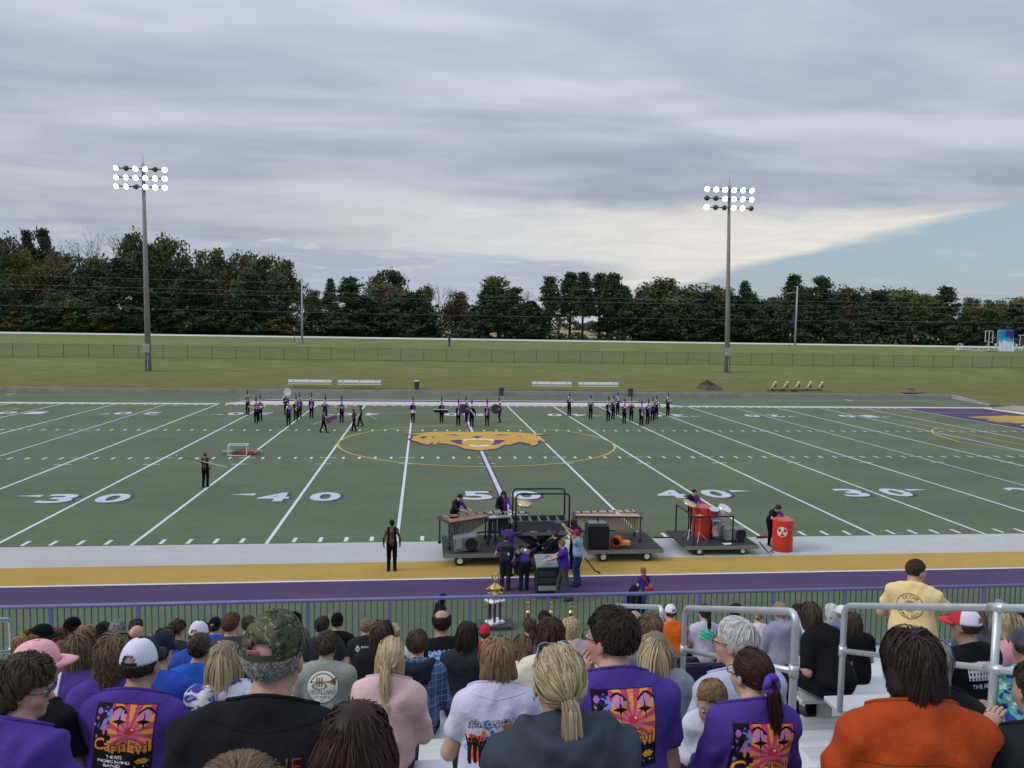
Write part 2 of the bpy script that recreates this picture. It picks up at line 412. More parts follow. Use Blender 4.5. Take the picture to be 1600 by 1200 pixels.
# lion-head emblem at midfield and lettering in the end zone: flat paint
def zp(pts, ox, oy, sc): return [on_z(ox+x/sc, oy+y/sc) for x, y in pts]
def paint(name, pts, z, mat):
    P = [p[:2] for p in zp(pts, 620, 590, 6.154)]
    bm = bmesh.new(); f = bm.faces.new([bm.verts.new((p[0], p[1], z)) for p in P]); bm.normal_update()
    if f.normal.z < 0: f.normal_flip()
    bmesh.ops.triangulate(bm, faces=bm.faces[:]); me = bpy.data.meshes.new(name); bm.to_mesh(me); bm.free(); me.materials.append(mat)
    return link(bpy.data.objects.new(name, me), turf)
GOLD = [(35, 535), (160, 541), (330, 526), (560, 521), (740, 525), (960, 521), (1180, 530), (1300, 543), (1450, 540), (1385, 552), (1330, 560), (1400, 590), (1437, 627), (1372, 612), (1345, 648), (1302, 656), (1240, 628), (1180, 618), (1090, 646), (1030, 648), (955, 686), (880, 692), (810, 702), (720, 692), (660, 688), (590, 660), (500, 640), (420, 632), (378, 648), (340, 640), (318, 650), (238, 634), (200, 616), (150, 606), (130, 596), (165, 566), (225, 552), (160, 547)]
paint('emblem_outline', [(x+(8 if x > 700 else -12), y+9) for x, y in GOLD], .016, PP)
paint('emblem_head', GOLD, .020, turf_mat((.60, .36, .085), 'emblem', .15))
for poly in ([(500, 606), (640, 600), (618, 622), (640, 650), (565, 634)], [(940, 602), (1052, 606), (985, 640), (905, 654), (935, 630)], [(725, 566), (825, 566), (795, 580), (775, 591), (757, 580)], [(212, 578), (255, 566), (302, 568), (262, 590)], [(330, 572), (372, 566), (350, 582)], [(100, 596), (160, 570), (140, 600), (200, 625), (150, 618)], [(1190, 620), (1290, 640), (1230, 650), (1205, 640)], [(440, 556), (560, 548), (620, 560), (540, 558)], [(920, 560), (990, 548), (1110, 556), (1010, 558)], [(1160, 560), (1210, 572), (1200, 580)], [(1345, 612), (1395, 604), (1370, 640)], [(300, 650), (345, 620), (345, 650)], [(370, 640), (415, 618), (405, 640)]):
    paint('emblem_marking', poly, .024, PP)
for poly in ([(615, 600), (650, 594), (720, 591), (780, 589), (860, 591), (942, 598), (920, 613), (880, 602), (780, 599), (690, 602), (650, 614)], [(690, 655), (720, 648), (780, 656), (860, 648), (905, 655), (860, 666), (740, 666)]):
    paint('emblem_teeth', poly, .024, PL)
for pts in ([(1240, 205), (1330, 203), (1455, 199), (1490, 196), (1540, 200), (1640, 200), (1640, 246), (1545, 246), (1500, 240), (1440, 240), (1360, 225), (1400, 220), (1290, 212)],):
    P = zp(pts, 1200, 600, 4); sheet('end_zone_letter', P[::-1], .012, PG)
sheet('end_zone_letter', zp([(1575, 258), (1640, 255), (1640, 266), (1600, 264)], 1200, 600, 4)[::-1], .012, PL)
stroke('touchline', [(10, 617), (23, 615)], .15, .008, PL); stroke('touchline', [(1320, 624.3), (1332, 626.5)], .2, .008, PL); stroke('touchline', [(1438, 627), (1500, 635)], .12, .008, PY)
MB().box((-25.5, -.04, .03), (2.2, .08, .05)).build('sideline_marker_board', M('e8e8e8'), turf)
# concrete kerb wall behind the field
CONC = M((.36, .355, .33), .9, .14, .8, .15, stretch=(1, 1, 2))
kerb = tag(empty('concrete_kerb'), 'low weathered concrete wall along the far edge of the turf', 'kerb'); kerb['kind'] = 'structure'
x = -140.
while x < 59.9:
    x1 = min(x+6.1, 60.)
    MB().box(((x+x1)/2, CURB_Y+.02, .21), (x1-x-.03, .28, .44+.02*rnd.random())).build('kerb_section', CONC, kerb); x = x1
a = np.array([60, CURB_Y, 0]); d = np.array([c2[0], c2[1], 0])-a; L = np.linalg.norm(d); ang = math.atan2(d[1], d[0])
for k in range(3):
    c = a+d*((k+.5)/3); MB().box((c[0], c[1], .2-.05*k), (L/3-.03, .26, .42-.1*k), rotz(ang)).build('kerb_section', CONC, kerb)
# bank beyond the angled end of the kerb
mb = MB(); P0 = [(60, CURB_Y), (c2[0], c2[1]), (112, 34), (112, CURB_Y+.5)]
V = [(60.05, CURB_Y-.02, .40), (c2[0]+.1, c2[1]+.1, .05), (112, 36, .05), (112, CURB_Y+1.2, .46), (60, CURB_Y+1.2, .5)]
tag(mb.add(V, [(0, 1, 2, 3, 4)]).build('grass_verge', bpy.data.materials['mat_grass']), 'grass corner of the bank right of the kerb', 'grass', kind='structure')
q = [on_z(u, v, .02) for u, v in ((1548, 638), (1640, 648), (1700, 640), (1585, 634))]
tag(MB().poly([(p[0], p[1], .06) for p in q]).build('gravel_path', M((.30, .27, .24), .95, .2, 3.)), 'grey gravel path by the end zone', 'path', kind='structure')
# road
ROADZ = 5.2
road = tag(MB().poly([(-700, 111, ROADZ+.03), (700, 111, ROADZ+.03), (700, 126, ROADZ+.03), (-700, 126, ROADZ+.03)]).build('road', M((.56, .54, .51), .9, .1, .6)), 'pale concrete road in front of the treeline', 'road', kind='structure')
# ------------------------------------------------------------------ trees
def leaf_mat(name, c1, c2, c3):
    m = bpy.data.materials.new('mat_'+name); m.use_nodes = True; t = m.node_tree; b = NB(t); p = t.nodes['Principled BSDF']
    at = b.n('ShaderNodeAttribute', attribute_name='lv').outputs['Fac']; oi = b.n('ShaderNodeObjectInfo').outputs['Random']
    c = b.mix(at, c1, c2); c = b.mix(b.step(b.math('ADD', b.math('MULTIPLY', oi, .5), b.math('MULTIPLY', at, .5)), .35, 1.), c, c3)
    ln(t, c, p.inputs['Base Color']); p.inputs['Roughness'].default_value = .7; p.inputs['Specular IOR Level'].default_value = .15
    return m
LM = dict(green=leaf_mat('leaf_green', (0.053, 0.079, 0.026), (0.126, 0.165, 0.053), (0.112, 0.126, 0.043)), dark=leaf_mat('leaf_dark', (0.036, 0.061, 0.026), (0.086, 0.122, 0.047), (0.075, 0.098, 0.039)),
          pine=leaf_mat('leaf_pine', (0.025, 0.052, 0.026), (0.068, 0.112, 0.047), (0.053, 0.082, 0.033)), cedar=leaf_mat('leaf_cedar', (0.023, 0.051, 0.023), (0.061, 0.104, 0.039), (0.047, 0.079, 0.030)),
          olive=leaf_mat('leaf_olive', (0.081, 0.086, 0.023), (0.161, 0.161, 0.039), (0.126, 0.112, 0.033)), brown=leaf_mat('leaf_brown', (0.090, 0.075, 0.043), (0.179, 0.137, 0.075), (0.133, 0.122, 0.053)), yellow=leaf_mat('leaf_yellow', (0.161, 0.134, 0.030), (0.269, 0.216, 0.049), (0.198, 0.161, 0.039)))
BARK = M((.055, .045, .036), .95, .3, 4., .5); BARKL = M((.13, .11, .095), .95, .2, 4.)
def leaves(C, N, rg, size, flat=0.):
    """N leaf quads at centres C (n,3)"""
    n = len(C); a = rg.normal(size=(n, 3)); a[:, 2] *= (1-flat); a /= np.linalg.norm(a, axis=1)[:, None]
    b = rg.normal(size=(n, 3)); b[:, 2] *= (1-flat); b -= a*(a*b).sum(1)[:, None]; b /= np.linalg.norm(b, axis=1)[:, None]
    s = size*(.6+.8*rg.rand(n))[:, None]; a *= s; b *= s*.62
    V = np.stack([C-a, C+b*.9, C+a, C-b*.9], 1); return V
def crown_mesh(name, C, rg, size, shade, flat=0.):
    V = leaves(C, 0, rg, size, flat).reshape(-1, 3); F = np.arange(len(V)).reshape(-1, 4)
    me = mesh_obj(name, V, F, LM['green'], None, False, [('lv', 'FACE', 'FLOAT', shade)])
    d = me.data; bpy.data.objects.remove(me); return d
def trunk_mesh(mb):
    o = mb.build('trunk', BARK, None, True); d = o.data; bpy.data.objects.remove(o); return d
def t_broad(seed, n=6500, cw=.42, base=.22, top=1.0):
    rg = np.random.RandomState(seed); B = []
    for _ in range(34):
        d = rg.normal(size=3); d /= np.linalg.norm(d); r = rg.rand()**.45
        zc = (base+top)/2+.02; B.append((d[0]*r*cw*.8, d[1]*r*cw*.8, zc+d[2]*r*(top-base)/2*.82, .09+.075*rg.rand()))
    B = np.array(B); k = rg.randint(len(B), size=n); d = rg.normal(size=(n, 3)); d /= np.linalg.norm(d, axis=1)[:, None]
    C = B[k, :3]+d*(B[k, 3]*(.35+.75*rg.rand(n)))[:, None]*np.array([1.1, 1.1, .85]); lvB = rg.rand(len(B))
    C = C[C[:, 2] > .05]; k = k[:len(C)]
    mb = MB(); mb.tube([(0, 0, -.02), (.005, 0, .2), (.0, .01, .45), (.01, 0, .7)], [.026, .02, .014, .006], 7)
    for b in B[::2]: mb.tube([(0, 0, .25+.3*rg.rand()), (b[0]*.5, b[1]*.5, b[2]*.75), tuple(b[:3])], [.011, .008, .003], 5, False)
    return crown_mesh('crown', C, rg, .022, np.clip(.3*lvB[k]+.7*rg.rand(len(C)), 0, 1)), trunk_mesh(mb)
def t_pine(seed, n=6500, base=.2, w=.27, dense=1.):
    rg = np.random.RandomState(seed); P = []; mb = MB(); mb.tube([(0, 0, -.02), (.004, 0, .5), (0, .004, .97)], [.02, .014, .003], 7)
    z = base; tufts = []
    while z < .97:
        f = (z-base)/(1-base); L = w*(1-f)**.85*(.75+.45*rg.rand())+.016
        for j in range(rg.randint(4, 6)):
            a = rg.rand()*6.28; l = L*(.6+.55*rg.rand()); e = np.array([math.cos(a)*l, math.sin(a)*l, z+l*(.12+.3*f)*(rg.rand()+.3)])
            mb.tube([(0, 0, z), tuple(e*.6+np.array([0, 0, z])*.4), tuple(e)], [.005, .004, .002], 4, False)
            for t in np.linspace(.38, 1., 4): tufts.append((*(np.array([0, 0, z])*(1-t)+e*t), .030+.028*rg.rand()))
        z += .034+.03*rg.rand()
    tufts.append((0, 0, .98, .02)); B = np.array(tufts); k = rg.randint(len(B), size=int(n*dense))
    C = B[k, :3]+rg.normal(size=(len(k), 3))*B[k, 3][:, None]*np.array([.62, .62, .42]); lvB = rg.rand(len(B))
    return crown_mesh('crown', C, rg, .019, np.clip(.5*lvB[k]+.5*rg.rand(len(C)), 0, 1)), trunk_mesh(mb)
def t_cedar(seed, n=4200):
    rg = np.random.RandomState(seed); z = rg.rand(n)**1.15*.97+.02; prof = .36*(1-z)**.55*np.minimum(1, .55+z*2.2)
    a = rg.rand(n)*6.28; lump = 1+.20*np.sin(3*a+7*z+seed)+.16*np.sin(6*a-17*z+2*seed)+.10*np.sin(25*z+seed)
    r = prof*lump*(.72+.33*rg.rand(n)); C = np.c_[r*np.cos(a), r*np.sin(a), z-.03*r*0]
    mb = MB(); mb.tube([(0, 0, -.02), (0, 0, .8)], [.025, .008], 6)
    return crown_mesh('crown', C, rg, .028, np.clip(.5+.35*np.sin(9*z+4*a)+.3*rg.normal(size=n), 0, 1)), trunk_mesh(mb)
def t_bare(seed):
    rg = np.random.RandomState(seed); mb = MB(); tips = []
    def br(p, d, L, r, k):
        q = p+d*L; mb.tube([p, (p+q)/2+rg.normal(size=3)*L*.05, q], [r, r*.8, r*.6], 4, False)
        if k == 0: tips.append(q); return
        for _ in range(3 if k > 1 else 2):
            e = nrm(d+rg.normal(size=3)*.42+np.array([0, 0, .15])); br(q, e, L*(.62+.2*rg.rand()), r*.58, k-1)
    br(np.array([0, 0, -.02]), np.array([0, 0, 1.]), .34, .018, 5)
    C = np.array(tips)[rg.rand(len(tips)) < .35]; C = C+rg.normal(size=C.shape)*.01
    return crown_mesh('crown', C, rg, .010, rg.rand(len(C))), trunk_mesh(mb)
TT = dict(broad=[t_broad(s) for s in (1, 2, 3)]+[t_broad(9, cw=.34, base=.1)], pine=[t_pine(s) for s in (4, 5)]+[t_pine(6, w=.34, base=.12)], tall=[t_pine(s, base=.38, w=.23, n=5200) for s in (14, 15, 16)],
          cedar=[t_cedar(s) for s in (7, 8, 17)], bare=[t_bare(s) for s in (10, 11)])
TREES = {}
ORD = 'first second third fourth fifth sixth seventh eighth ninth tenth eleventh twelfth thirteenth fourteenth fifteenth sixteenth seventeenth eighteenth nineteenth twentieth'.split()
def tree(u, vtop, hw, shape, tint, y):
    TREES.setdefault((shape, tint), []).append((u, vtop, hw, y))
D = dict(broad='rounded', pine='broad-branched', tall='tall bare-stemmed', cedar='low conical', bare='leafless')
N_ = dict(green='green broadleaf tree', dark='dark broadleaf tree', olive='olive-green broadleaf tree', brown='brown-leaved broadleaf tree', yellow='yellowing broadleaf tree', pine='dark pine tree', cedar='dark cedar tree')
back, mid, frt = 162., 148., 136.
for t in [(-25, 366, 45, 'broad', 'brown', back), (12, 368, 36, 'broad', 'brown', back), (42, 363, 20, 'tall', 'pine', back+6), (66, 360, 24, 'tall', 'pine', back+6), (50, 384, 42, 'broad', 'olive', mid), (98, 386, 42, 'broad', 'brown', back),
          (132, 366, 42, 'bare', 'brown', back+4), (170, 362, 42, 'bare', 'brown', back+4), (148, 392, 48, 'broad', 'dark', mid), (212, 361, 34, 'broad', 'green', back), (252, 363, 44, 'broad', 'green', back+3), (285, 392, 30, 'broad', 'dark', mid),
          (326, 380, 44, 'broad', 'green', back), (374, 393, 34, 'broad', 'brown', back+3), (408, 388, 46, 'broad', 'green', mid), (446, 402, 36, 'broad', 'green', back), (488, 447, 20, 'broad', 'dark', 260),
          (75, 400, 38, 'broad', 'brown', mid), (5, 395, 40, 'broad', 'dark', mid), (-20, 420, 40, 'broad', 'dark', frt),
          (16, 466, 34, 'cedar', 'cedar', frt-1), (62, 468, 34, 'cedar', 'cedar', frt), (108, 452, 44, 'broad', 'green', frt), (150, 450, 34, 'cedar', 'cedar', frt), (192, 404, 58, 'pine', 'pine', frt), (262, 414, 32, 'pine', 'pine', mid), (302, 418, 52, 'pine', 'pine', frt), (342, 430, 44, 'broad', 'brown', mid), (392, 428, 46, 'pine', 'pine', frt), (436, 436, 34, 'pine', 'pine', frt), (230, 455, 40, 'cedar', 'cedar', frt), (352, 462, 40, 'cedar', 'cedar', frt-1),
          (548, 434, 48, 'pine', 'pine', frt), (516, 437, 16, 'tall', 'pine', mid), (604, 419, 38, 'broad', 'dark', 190), (606, 437, 44, 'broad', 'brown', back), (642, 458, 56, 'cedar', 'cedar', frt), (566, 462, 52, 'pine', 'pine', frt-1), (658, 442, 26, 'broad', 'green', back), (688, 440, 24, 'bare', 'brown', back), (640, 455, 26, 'broad', 'olive', mid), (712, 452, 30, 'broad', 'brown', back),
          (782, 426, 44, 'broad', 'green', mid), (764, 446, 42, 'pine', 'pine', frt), (806, 450, 34, 'pine', 'pine', frt), (828, 452, 22, 'bare', 'brown', back), (830, 470, 34, 'cedar', 'cedar', frt),
          (860, 434, 26, 'tall', 'pine', frt), (892, 428, 30, 'tall', 'pine', mid), (912, 427, 30, 'tall', 'pine', frt), (938, 429, 30, 'tall', 'pine', mid), (958, 429, 32, 'tall', 'pine', frt), (975, 448, 26, 'tall', 'pine', mid), (1006, 444, 32, 'bare', 'brown', back), (1024, 440, 34, 'broad', 'dark', back), (1064, 428, 54, 'broad', 'green', mid), (1016, 470, 44, 'cedar', 'cedar', frt), (1000, 460, 30, 'broad', 'brown', back), (1048, 474, 38, 'cedar', 'cedar', frt-1),
          (1108, 456, 44, 'pine', 'pine', frt), (1126, 442, 30, 'broad', 'dark', back), (1118, 452, 24, 'broad', 'olive', mid), (1148, 462, 46, 'cedar', 'cedar', frt), (1164, 441, 22, 'tall', 'pine', mid), (1192, 452, 32, 'broad', 'dark', back), (1216, 462, 30, 'broad', 'brown', back),
          (1240, 430, 34, 'pine', 'pine', mid), (1284, 433, 40, 'pine', 'pine', mid), (1262, 446, 30, 'broad', 'dark', back), (1330, 444, 42, 'broad', 'dark', back), (1312, 452, 32, 'broad', 'brown', back), (1374, 456, 34, 'tall', 'pine', mid), (1390, 451, 46, 'broad', 'green', back), (1428, 447, 46, 'broad', 'green', mid), (1458, 455, 24, 'broad', 'yellow', back), (1478, 448, 36, 'pine', 'pine', mid), (1524, 461, 26, 'broad', 'dark', 210), (1556, 465, 30, 'broad', 'brown', back), (1520, 476, 34, 'broad', 'olive', mid), (1596, 456, 46, 'broad', 'brown', back), (1640, 452, 50, 'broad', 'dark', back), (1580, 480, 40, 'broad', 'green', mid)]:
    tree(*t)
rg = np.random.RandomState(5); u = 505.
while u < 1640:                        # dark low evergreens along the road edge, with gaps to the tan field
    gap = any(a < u < b for a, b in ((846, 945), (700, 722), (1050, 1075)))
    if not gap or rg.rand() < .25: tree(u+rg.randint(-6, 6), 474+rg.randint(0, 22), 30+rg.randint(0, 14), 'cedar' if rg.rand() < .55 else 'pine', 'cedar', frt-2+4*rg.rand())
    u += 40
u = -20.
while u < 450:
    tree(u, 478+rg.randint(0, 18), 34+rg.randint(0, 12), 'cedar', 'cedar' if rg.rand() < .7 else 'olive', frt-2); u += 46
for (shape, tint), L in TREES.items():
    L.sort()
    for i, (u, vt, hw, y) in enumerate(L):
        p = on_y(u, vt, y); base = np.array([p[0], y, float(gz(p[0], y))]); h = p[2]-base[2]; w = hw*px(base)[2]/FPX
        cm, tm = TT[shape][i % len(TT[shape])]
        half = dict(broad=.42, pine=.30, tall=.25, cedar=.36, bare=.32)[shape]
        nm = N_['cedar' if tint == 'cedar' else tint] if not (shape == 'bare') else 'tree with thin brown twigs'
        lab = '%s %s %s from the left in the treeline' % (ORD[i] if i < 20 else 'twenty-'+ORD[i-20], D[shape], nm)
        e = empty('pine_tree' if tint == 'pine' else 'cedar_tree' if tint == 'cedar' else 'bare_tree' if shape == 'bare' else 'broadleaf_tree', base, rnd.random()*6.28, lab, 'tree', 'trees along the road')
        s = w/half; e.scale = (s, s*(.85+.3*rnd.random()), h)
        c = link(bpy.data.objects.new('crown', cm), e); t = link(bpy.data.objects.new('trunk', tm), e)
        for ob, mt in ((c, LM['dark' if tint == 'cedar' and shape == 'pine' else tint]), (t, BARKL if shape == 'bare' else BARK)):
            ob.material_slots[0].link = 'OBJECT'; ob.material_slots[0].material = mt
# undergrowth under the trees: leaf clumps, a single mass
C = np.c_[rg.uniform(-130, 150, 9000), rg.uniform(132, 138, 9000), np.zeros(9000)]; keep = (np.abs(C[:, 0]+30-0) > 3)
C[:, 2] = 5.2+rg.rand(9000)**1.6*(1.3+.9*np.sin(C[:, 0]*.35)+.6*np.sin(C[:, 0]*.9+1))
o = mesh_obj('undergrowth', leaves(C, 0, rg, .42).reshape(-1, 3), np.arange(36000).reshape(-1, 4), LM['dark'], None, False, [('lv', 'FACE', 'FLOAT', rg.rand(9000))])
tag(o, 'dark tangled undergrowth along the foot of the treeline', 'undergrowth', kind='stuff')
n_ = 26000; Cx = rg.uniform(-420, 520, n_); hh = 9+3*np.sin(Cx*.05)+2.5*np.sin(Cx*.17+1)+1.5*np.sin(Cx*.41); C = np.c_[Cx, rg.uniform(430, 445, n_), 5.8+hh*rg.rand(n_)**.8]
o = mesh_obj('distant_wood', leaves(C, 0, rg, 1.1).reshape(-1, 3), np.arange(n_*4).reshape(-1, 4), LM['dark'], None, False, [('lv', 'FACE', 'FLOAT', rg.rand(n_))]); tag(o, 'far-off dark wood beyond the tan field', 'wood', kind='stuff')
# power lines
WIRE = M((.30, .30, .31), .6)
for lab, zl, zr in (('highest', 16.4, 16.6), ('second highest', 14.7, 14.9), ('second lowest', 13.9, 14.0), ('lowest', 10.8, 10.9)):
    pts = [(x, 130.5, zl+(zr-zl)*(x+160)/340+1.4*(((x-10)/170.)**2)-1.1) for x in np.linspace(-160, 180, 30)]
    tag(MB().tube(pts, .013, 5).build('power_line', WIRE), lab+' power line strung in front of the treeline', 'power line', 'power lines along the road')
for x, w in ((-160, 'left'), (180, 'right')):
    e = empty('utility_pole', (x, 130.5, gz(x, 130.5)), 0, 'wooden utility pole beyond the %s edge of the view' % w, 'pole')
    MB().tube([(0, 0, 0), (0, 0, 12.5)], [.17, .12], 8).build('post', BARK, e); MB().box((0, 0, 11.4), (.12, 2.4, .14)).build('crossarm', BARK, e)
# ------------------------------------------------------------------ far side furniture
WOODP = M((.27, .255, .235), .9, .2, 3., .3, stretch=(4, 4, .4)); GALV = M((.42, .44, .46), .5, .1, 5., metal=.3); DKM = M((.06, .06, .065), .5, .1)
WHT = M((.78, .79, .8), .45, .04, 4.); BLK = M((.02, .02, .022), .55, .2, 8.); LIT = emit((1., .97, .93), 14., 'lamp_lit'); UNLIT = M((.16, .15, .12), .25, .1, metal=.4)
def floodlight(ub, vb, ut, vt, off, label, cool):
    b = on_ground(ub, vb); top = on_y(ut, vt, b[1]); H = top[2]-b[2]
    e = empty('floodlight_pole', b, 0, label, 'floodlight', 'stadium floodlight poles')
    lx = top[0]-b[0]
    MB().tube([(0, 0, -.3), (lx*.5, 0, H*.5), (lx, 0, H+.25)], [.37, .27, .17], 14).build('pole', WOODP, e, True)
    bx = MB().box((-.1, -.42, 4.4*.62), (.75, .3, 1.0), bev=.03).build('control_box', GALV, e); MB().tube([(.05, -.36, .1), (.05, -.36, 2.4)], .05, 6).build('conduit', GALV, e)
    wd = px(b)[2]; sp = 14.2/FPX*wd; rr = 4.1/FPX*wd
    for row in range(3):
        z = H-.35-row*13.6/FPX*wd
        arm = MB().box((lx-.15*sp, -.22, z+.02), (sp*5.4, .1, .12)).build('crossarm', DKM, e)
        for k in range(6):
            c = np.array([lx+(k-2.62)*sp, -.55, z-.05]); d = nrm([(k-2.5)*.10-.1, -1, -.42])
            lamp = MB().lathe([(.08, -.5), (rr*.55, -.42), (rr*.9, -.2), (rr, .0), (rr*.96, .01)], 14, c, d).build('lamp', DKM, e, True)
            MB().lathe([(rr*.93, .012), (rr*.5, .05), (.001, .07)], 14, c, d).build('lens', UNLIT if (row, k) in off else LIT, lamp, True)
            MB().tube([c-d*.45, (c[0], -.22, z+.3), (c[0], -.22, z)], .03, 5).build('bracket', DKM, lamp)
    MB().tube([(lx, 0, H+.2), (lx, 0, H+1.4)], [.03, .01], 5).build('lightning_rod', DKM, e)
floodlight(232, 580, 223.5, 260, {(0, 1), (0, 4), (2, 2)}, 'tall floodlight pole with rows of lit lamps standing at the left', 0)
floodlight(1136, 582, 1139.5, 293, {(1, 0), (1, 1), (2, 1), (2, 2), (2, 5)}, 'tall floodlight pole with partly lit lamps standing at the right', 1)
for ub, vb, ut, vt, lab, banner in ((472, 535, 472, 433, 'slim grey street light pole at the left gap in the treeline', False), (1242, 542, 1244.5, 447, 'slim grey street light with curved arm and purple banner', True)):
    b = on_ground(ub, vb); top = on_y(ut, vt, b[1]); H = top[2]-b[2]; e = empty('street_light', b, 0, lab, 'street light', 'street lights by the road')
    MB().tube([(0, 0, -.2), (0, 0, H)], [.17, .10], 10).build('pole', M((.40, .43, .48), .5, .05), e, True); MB().box((0, 0, .12), (.5, .5, .24)).build('base', CONC, e)
    if banner:
        MB().tube([(0, 0, H*.86), (-.5, 0, H*.9), (-1.3, 0, H*.885)], [.06, .05, .04], 8).build('arm', GALV, e); MB().box((-1.45, 0, H*.88), (.7, .26, .12), bev=.04).build('lamp_head', GALV, e)
        MB().tube([(.1, 0, H*.97), (-.5, 0, H*1.0)], .04, 6).build('arm', GALV, e)
        MB().box((-.42, 0, H*.46), (.5, .03, 1.4)).build('banner', M((.07, .04, .2), .8), e)
b = on_ground(702, 540.5); e = empty('marker_post', b, 0, 'short purple post standing alone on the grass near the road', 'post')
MB().box((0, 0, .65), (.30, .3, 1.3), bev=.03).build('post', M((.09, .06, .2), .7), e); MB().box((0, 0, 1.05), (.34, .34, .55), bev=.03).build('pad', M((.04, .04, .1), .7), e)
for uu, vv, lab in ((1234, 541, 'thin dark utility marker beside the right street light'), (460, 534, 'thin dark utility marker beside the left street light')):
    b = on_ground(uu, vv); e = empty('utility_marker', b, 0, lab, 'marker'); MB().tube([(0, 0, 0), (0, 0, 2.0)], .05, 6).build('stake', DKM, e); MB().box((0, -.03, 2.0), (.18, .06, .5)).build('cap', M((.5, .5, .46), .6), e)
# chain link fence
FENCE_Y = 79.; fz = lambda x: float(gz(x, FENCE_Y))
fe = empty('chain_link_fence', (0, FENCE_Y, 0), 0, 'long chain link fence across the grass bank', 'fence')
GRN = M((.09, .10, .085), .6, .1)
ms = MB().tube([(0, 0, -.2), (0, 0, 1.75)], .035, 6).build('post', GRN, fe); first = True
for i in range(62):
    x = -92+i*3.05; o = ms if first else ms.copy()
    if not first: COL.objects.link(o)
    first = False; o.location = (x, 0, fz(x)); 
MB().tube([(-92, 0, fz(0)+1.72), (94, 0, fz(0)+1.72)], .028, 6).build('top_rail', M((.2, .21, .19), .5), fe); MB().tube([(-92, 0, fz(0)+.12), (94, 0, fz(0)+.12)], .02, 5).build('bottom_wire', GRN, fe)
mm = bpy.data.materials.new('mat_chainlink'); mm.use_nodes = True; b_ = NB(mm.node_tree); pr = mm.node_tree.nodes['Principled BSDF']; pr.inputs['Base Color'].default_value = (.13, .145, .12, 1); pr.inputs['Metallic'].default_value = .2
tcx, tcy, tcz = b_.sep(b_.n('ShaderNodeTexCoord').outputs['Object'])
dg = lambda s: b_.math('ABSOLUTE', b_.math('SUBTRACT', b_.math('FRACT', b_.math('MULTIPLY', b_.math('ADD', b_.math('MULTIPLY', tcx, s), tcz), 13.)), .5))
al = b_.math('GREATER_THAN', b_.math('MAXIMUM', dg(1.), dg(-1.)), .445); ln(mm.node_tree, al, pr.inputs['Alpha'])
MB().poly([(-92, .04, fz(0)+.05), (94, .04, fz(0)+.05), (94, .04, fz(0)+1.72), (-92, .04, fz(0)+1.72)]).build('wire_mesh', mm, fe)
# benches, bins
def bench(u0, u1, v, lab):
    a, c = on_ground(u0, v), on_ground(u1, v); y = 62.0; L = on_y(u1, v, y)[0]-on_y(u0, v, y)[0]; x = (on_y(u1, v, y)[0]+on_y(u0, v, y)[0])/2
    e = empty('bench', (x, y, gz(x, y)), 0, lab, 'bench', 'white benches behind the kerb')
    MB().box((0, -.2, .46), (L, .26, .05), bev=.01).build('seat', WHT, e); MB().box((0, .08, .78), (L, .05, .30), rotx(-.15), bev=.01).build('backrest', WHT, e)
    for q in (-.38, 0, .38):
        m_ = MB(); m_.box((q*L, -.2, .22), (.07, .07, .44)); m_.box((q*L, .07, .45), (.07, .07, .9)); m_.box((q*L, -.05, .42), (.06, .4, .06)); m_.build('leg', GALV, e)
bench(450, 518, 611, 'white aluminium bench furthest left behind the kerb'); bench(528, 595, 611, 'white aluminium bench second from the left behind the kerb')
bench(831, 893, 611, 'white aluminium bench second from the right behind the kerb'); bench(904, 966, 611, 'white aluminium bench furthest right behind the kerb')
for u, v, y, lab, lid in ((651, 613, 62., 'dark trash bin with pale lid between the benches', 1), (783, 619, 60.3, 'dark blue-grey trash bin in the middle standing on the turf', 0), (985, 620, 60.3, 'slate blue trash bin right of the benches', 0)):
    p = on_y(u, v, y); e = empty('trash_bin', (p[0], y, max(0, float(gz(p[0], y)))), 0, lab, 'trash bin', 'trash bins behind the field')
    cm_ = M((.055, .07, .10), .6, .1) if not lid else M((.05, .055, .065), .6)
    MB().lathe([(.24, 0), (.25, .02), (.31, .78), (.33, .80), (.33, .84), (.29, .84), (.27, .1)], 16).build('body', cm_, e, False); MB().lathe([(.34, .84), (.34, .9), (.2, .97), (.001, .98)], 16).build('lid', M((.5, .52, .53), .5) if lid else cm_, e)
    for s in (-1, 1): MB().box((s*.33, 0, .66), (.06, .14, .05), bev=.01).build('handle', cm_, e)
# blocking sled with five dummies
e = empty('blocking_sled', (0, 0, 0), 0, 'tan five man football blocking sled on the grass bank', 'blocking sled'); TAN = M((.55, .45, .28), .7, .15); 
p0 = on_y(1209, 614, 62.2); p1 = on_y(1282, 614, 62.2); e.location = (p0[0], 62.2, gz(p0[0], 62.2)); L = p1[0]-p0[0]
MB().box((L/2, .2, .16), (L+.6, .1, .12)).build('crossbar', DKM, e)
for k in range(5):
    x = L*k/4; d_ = MB().tube([(x-.25, .25, .25), (x-.05, .0, .62), (x+.05, -.1, .95)], [.10, .17, .14], 10).build('dummy', TAN, e, True)
    MB().lathe([(.02, -.2), (.17, -.15), (.22, 0), (.18, .14), (.03, .2)], 10, (x+.12, -.12, 1.02), (1, -.2, .25)).build('head_pad', TAN, d_, True); MB().box((x+.08, -.22, .62), (.16, .1, .3)).build('strap', DKM, d_)
    m_ = MB(); m_.box((x-.35, .1, .05), (.9, .09, .08)); m_.tube([(x-.3, .2, .05), (x-.2, .22, .35)], .04, 6); m_.build('skid', DKM, e)
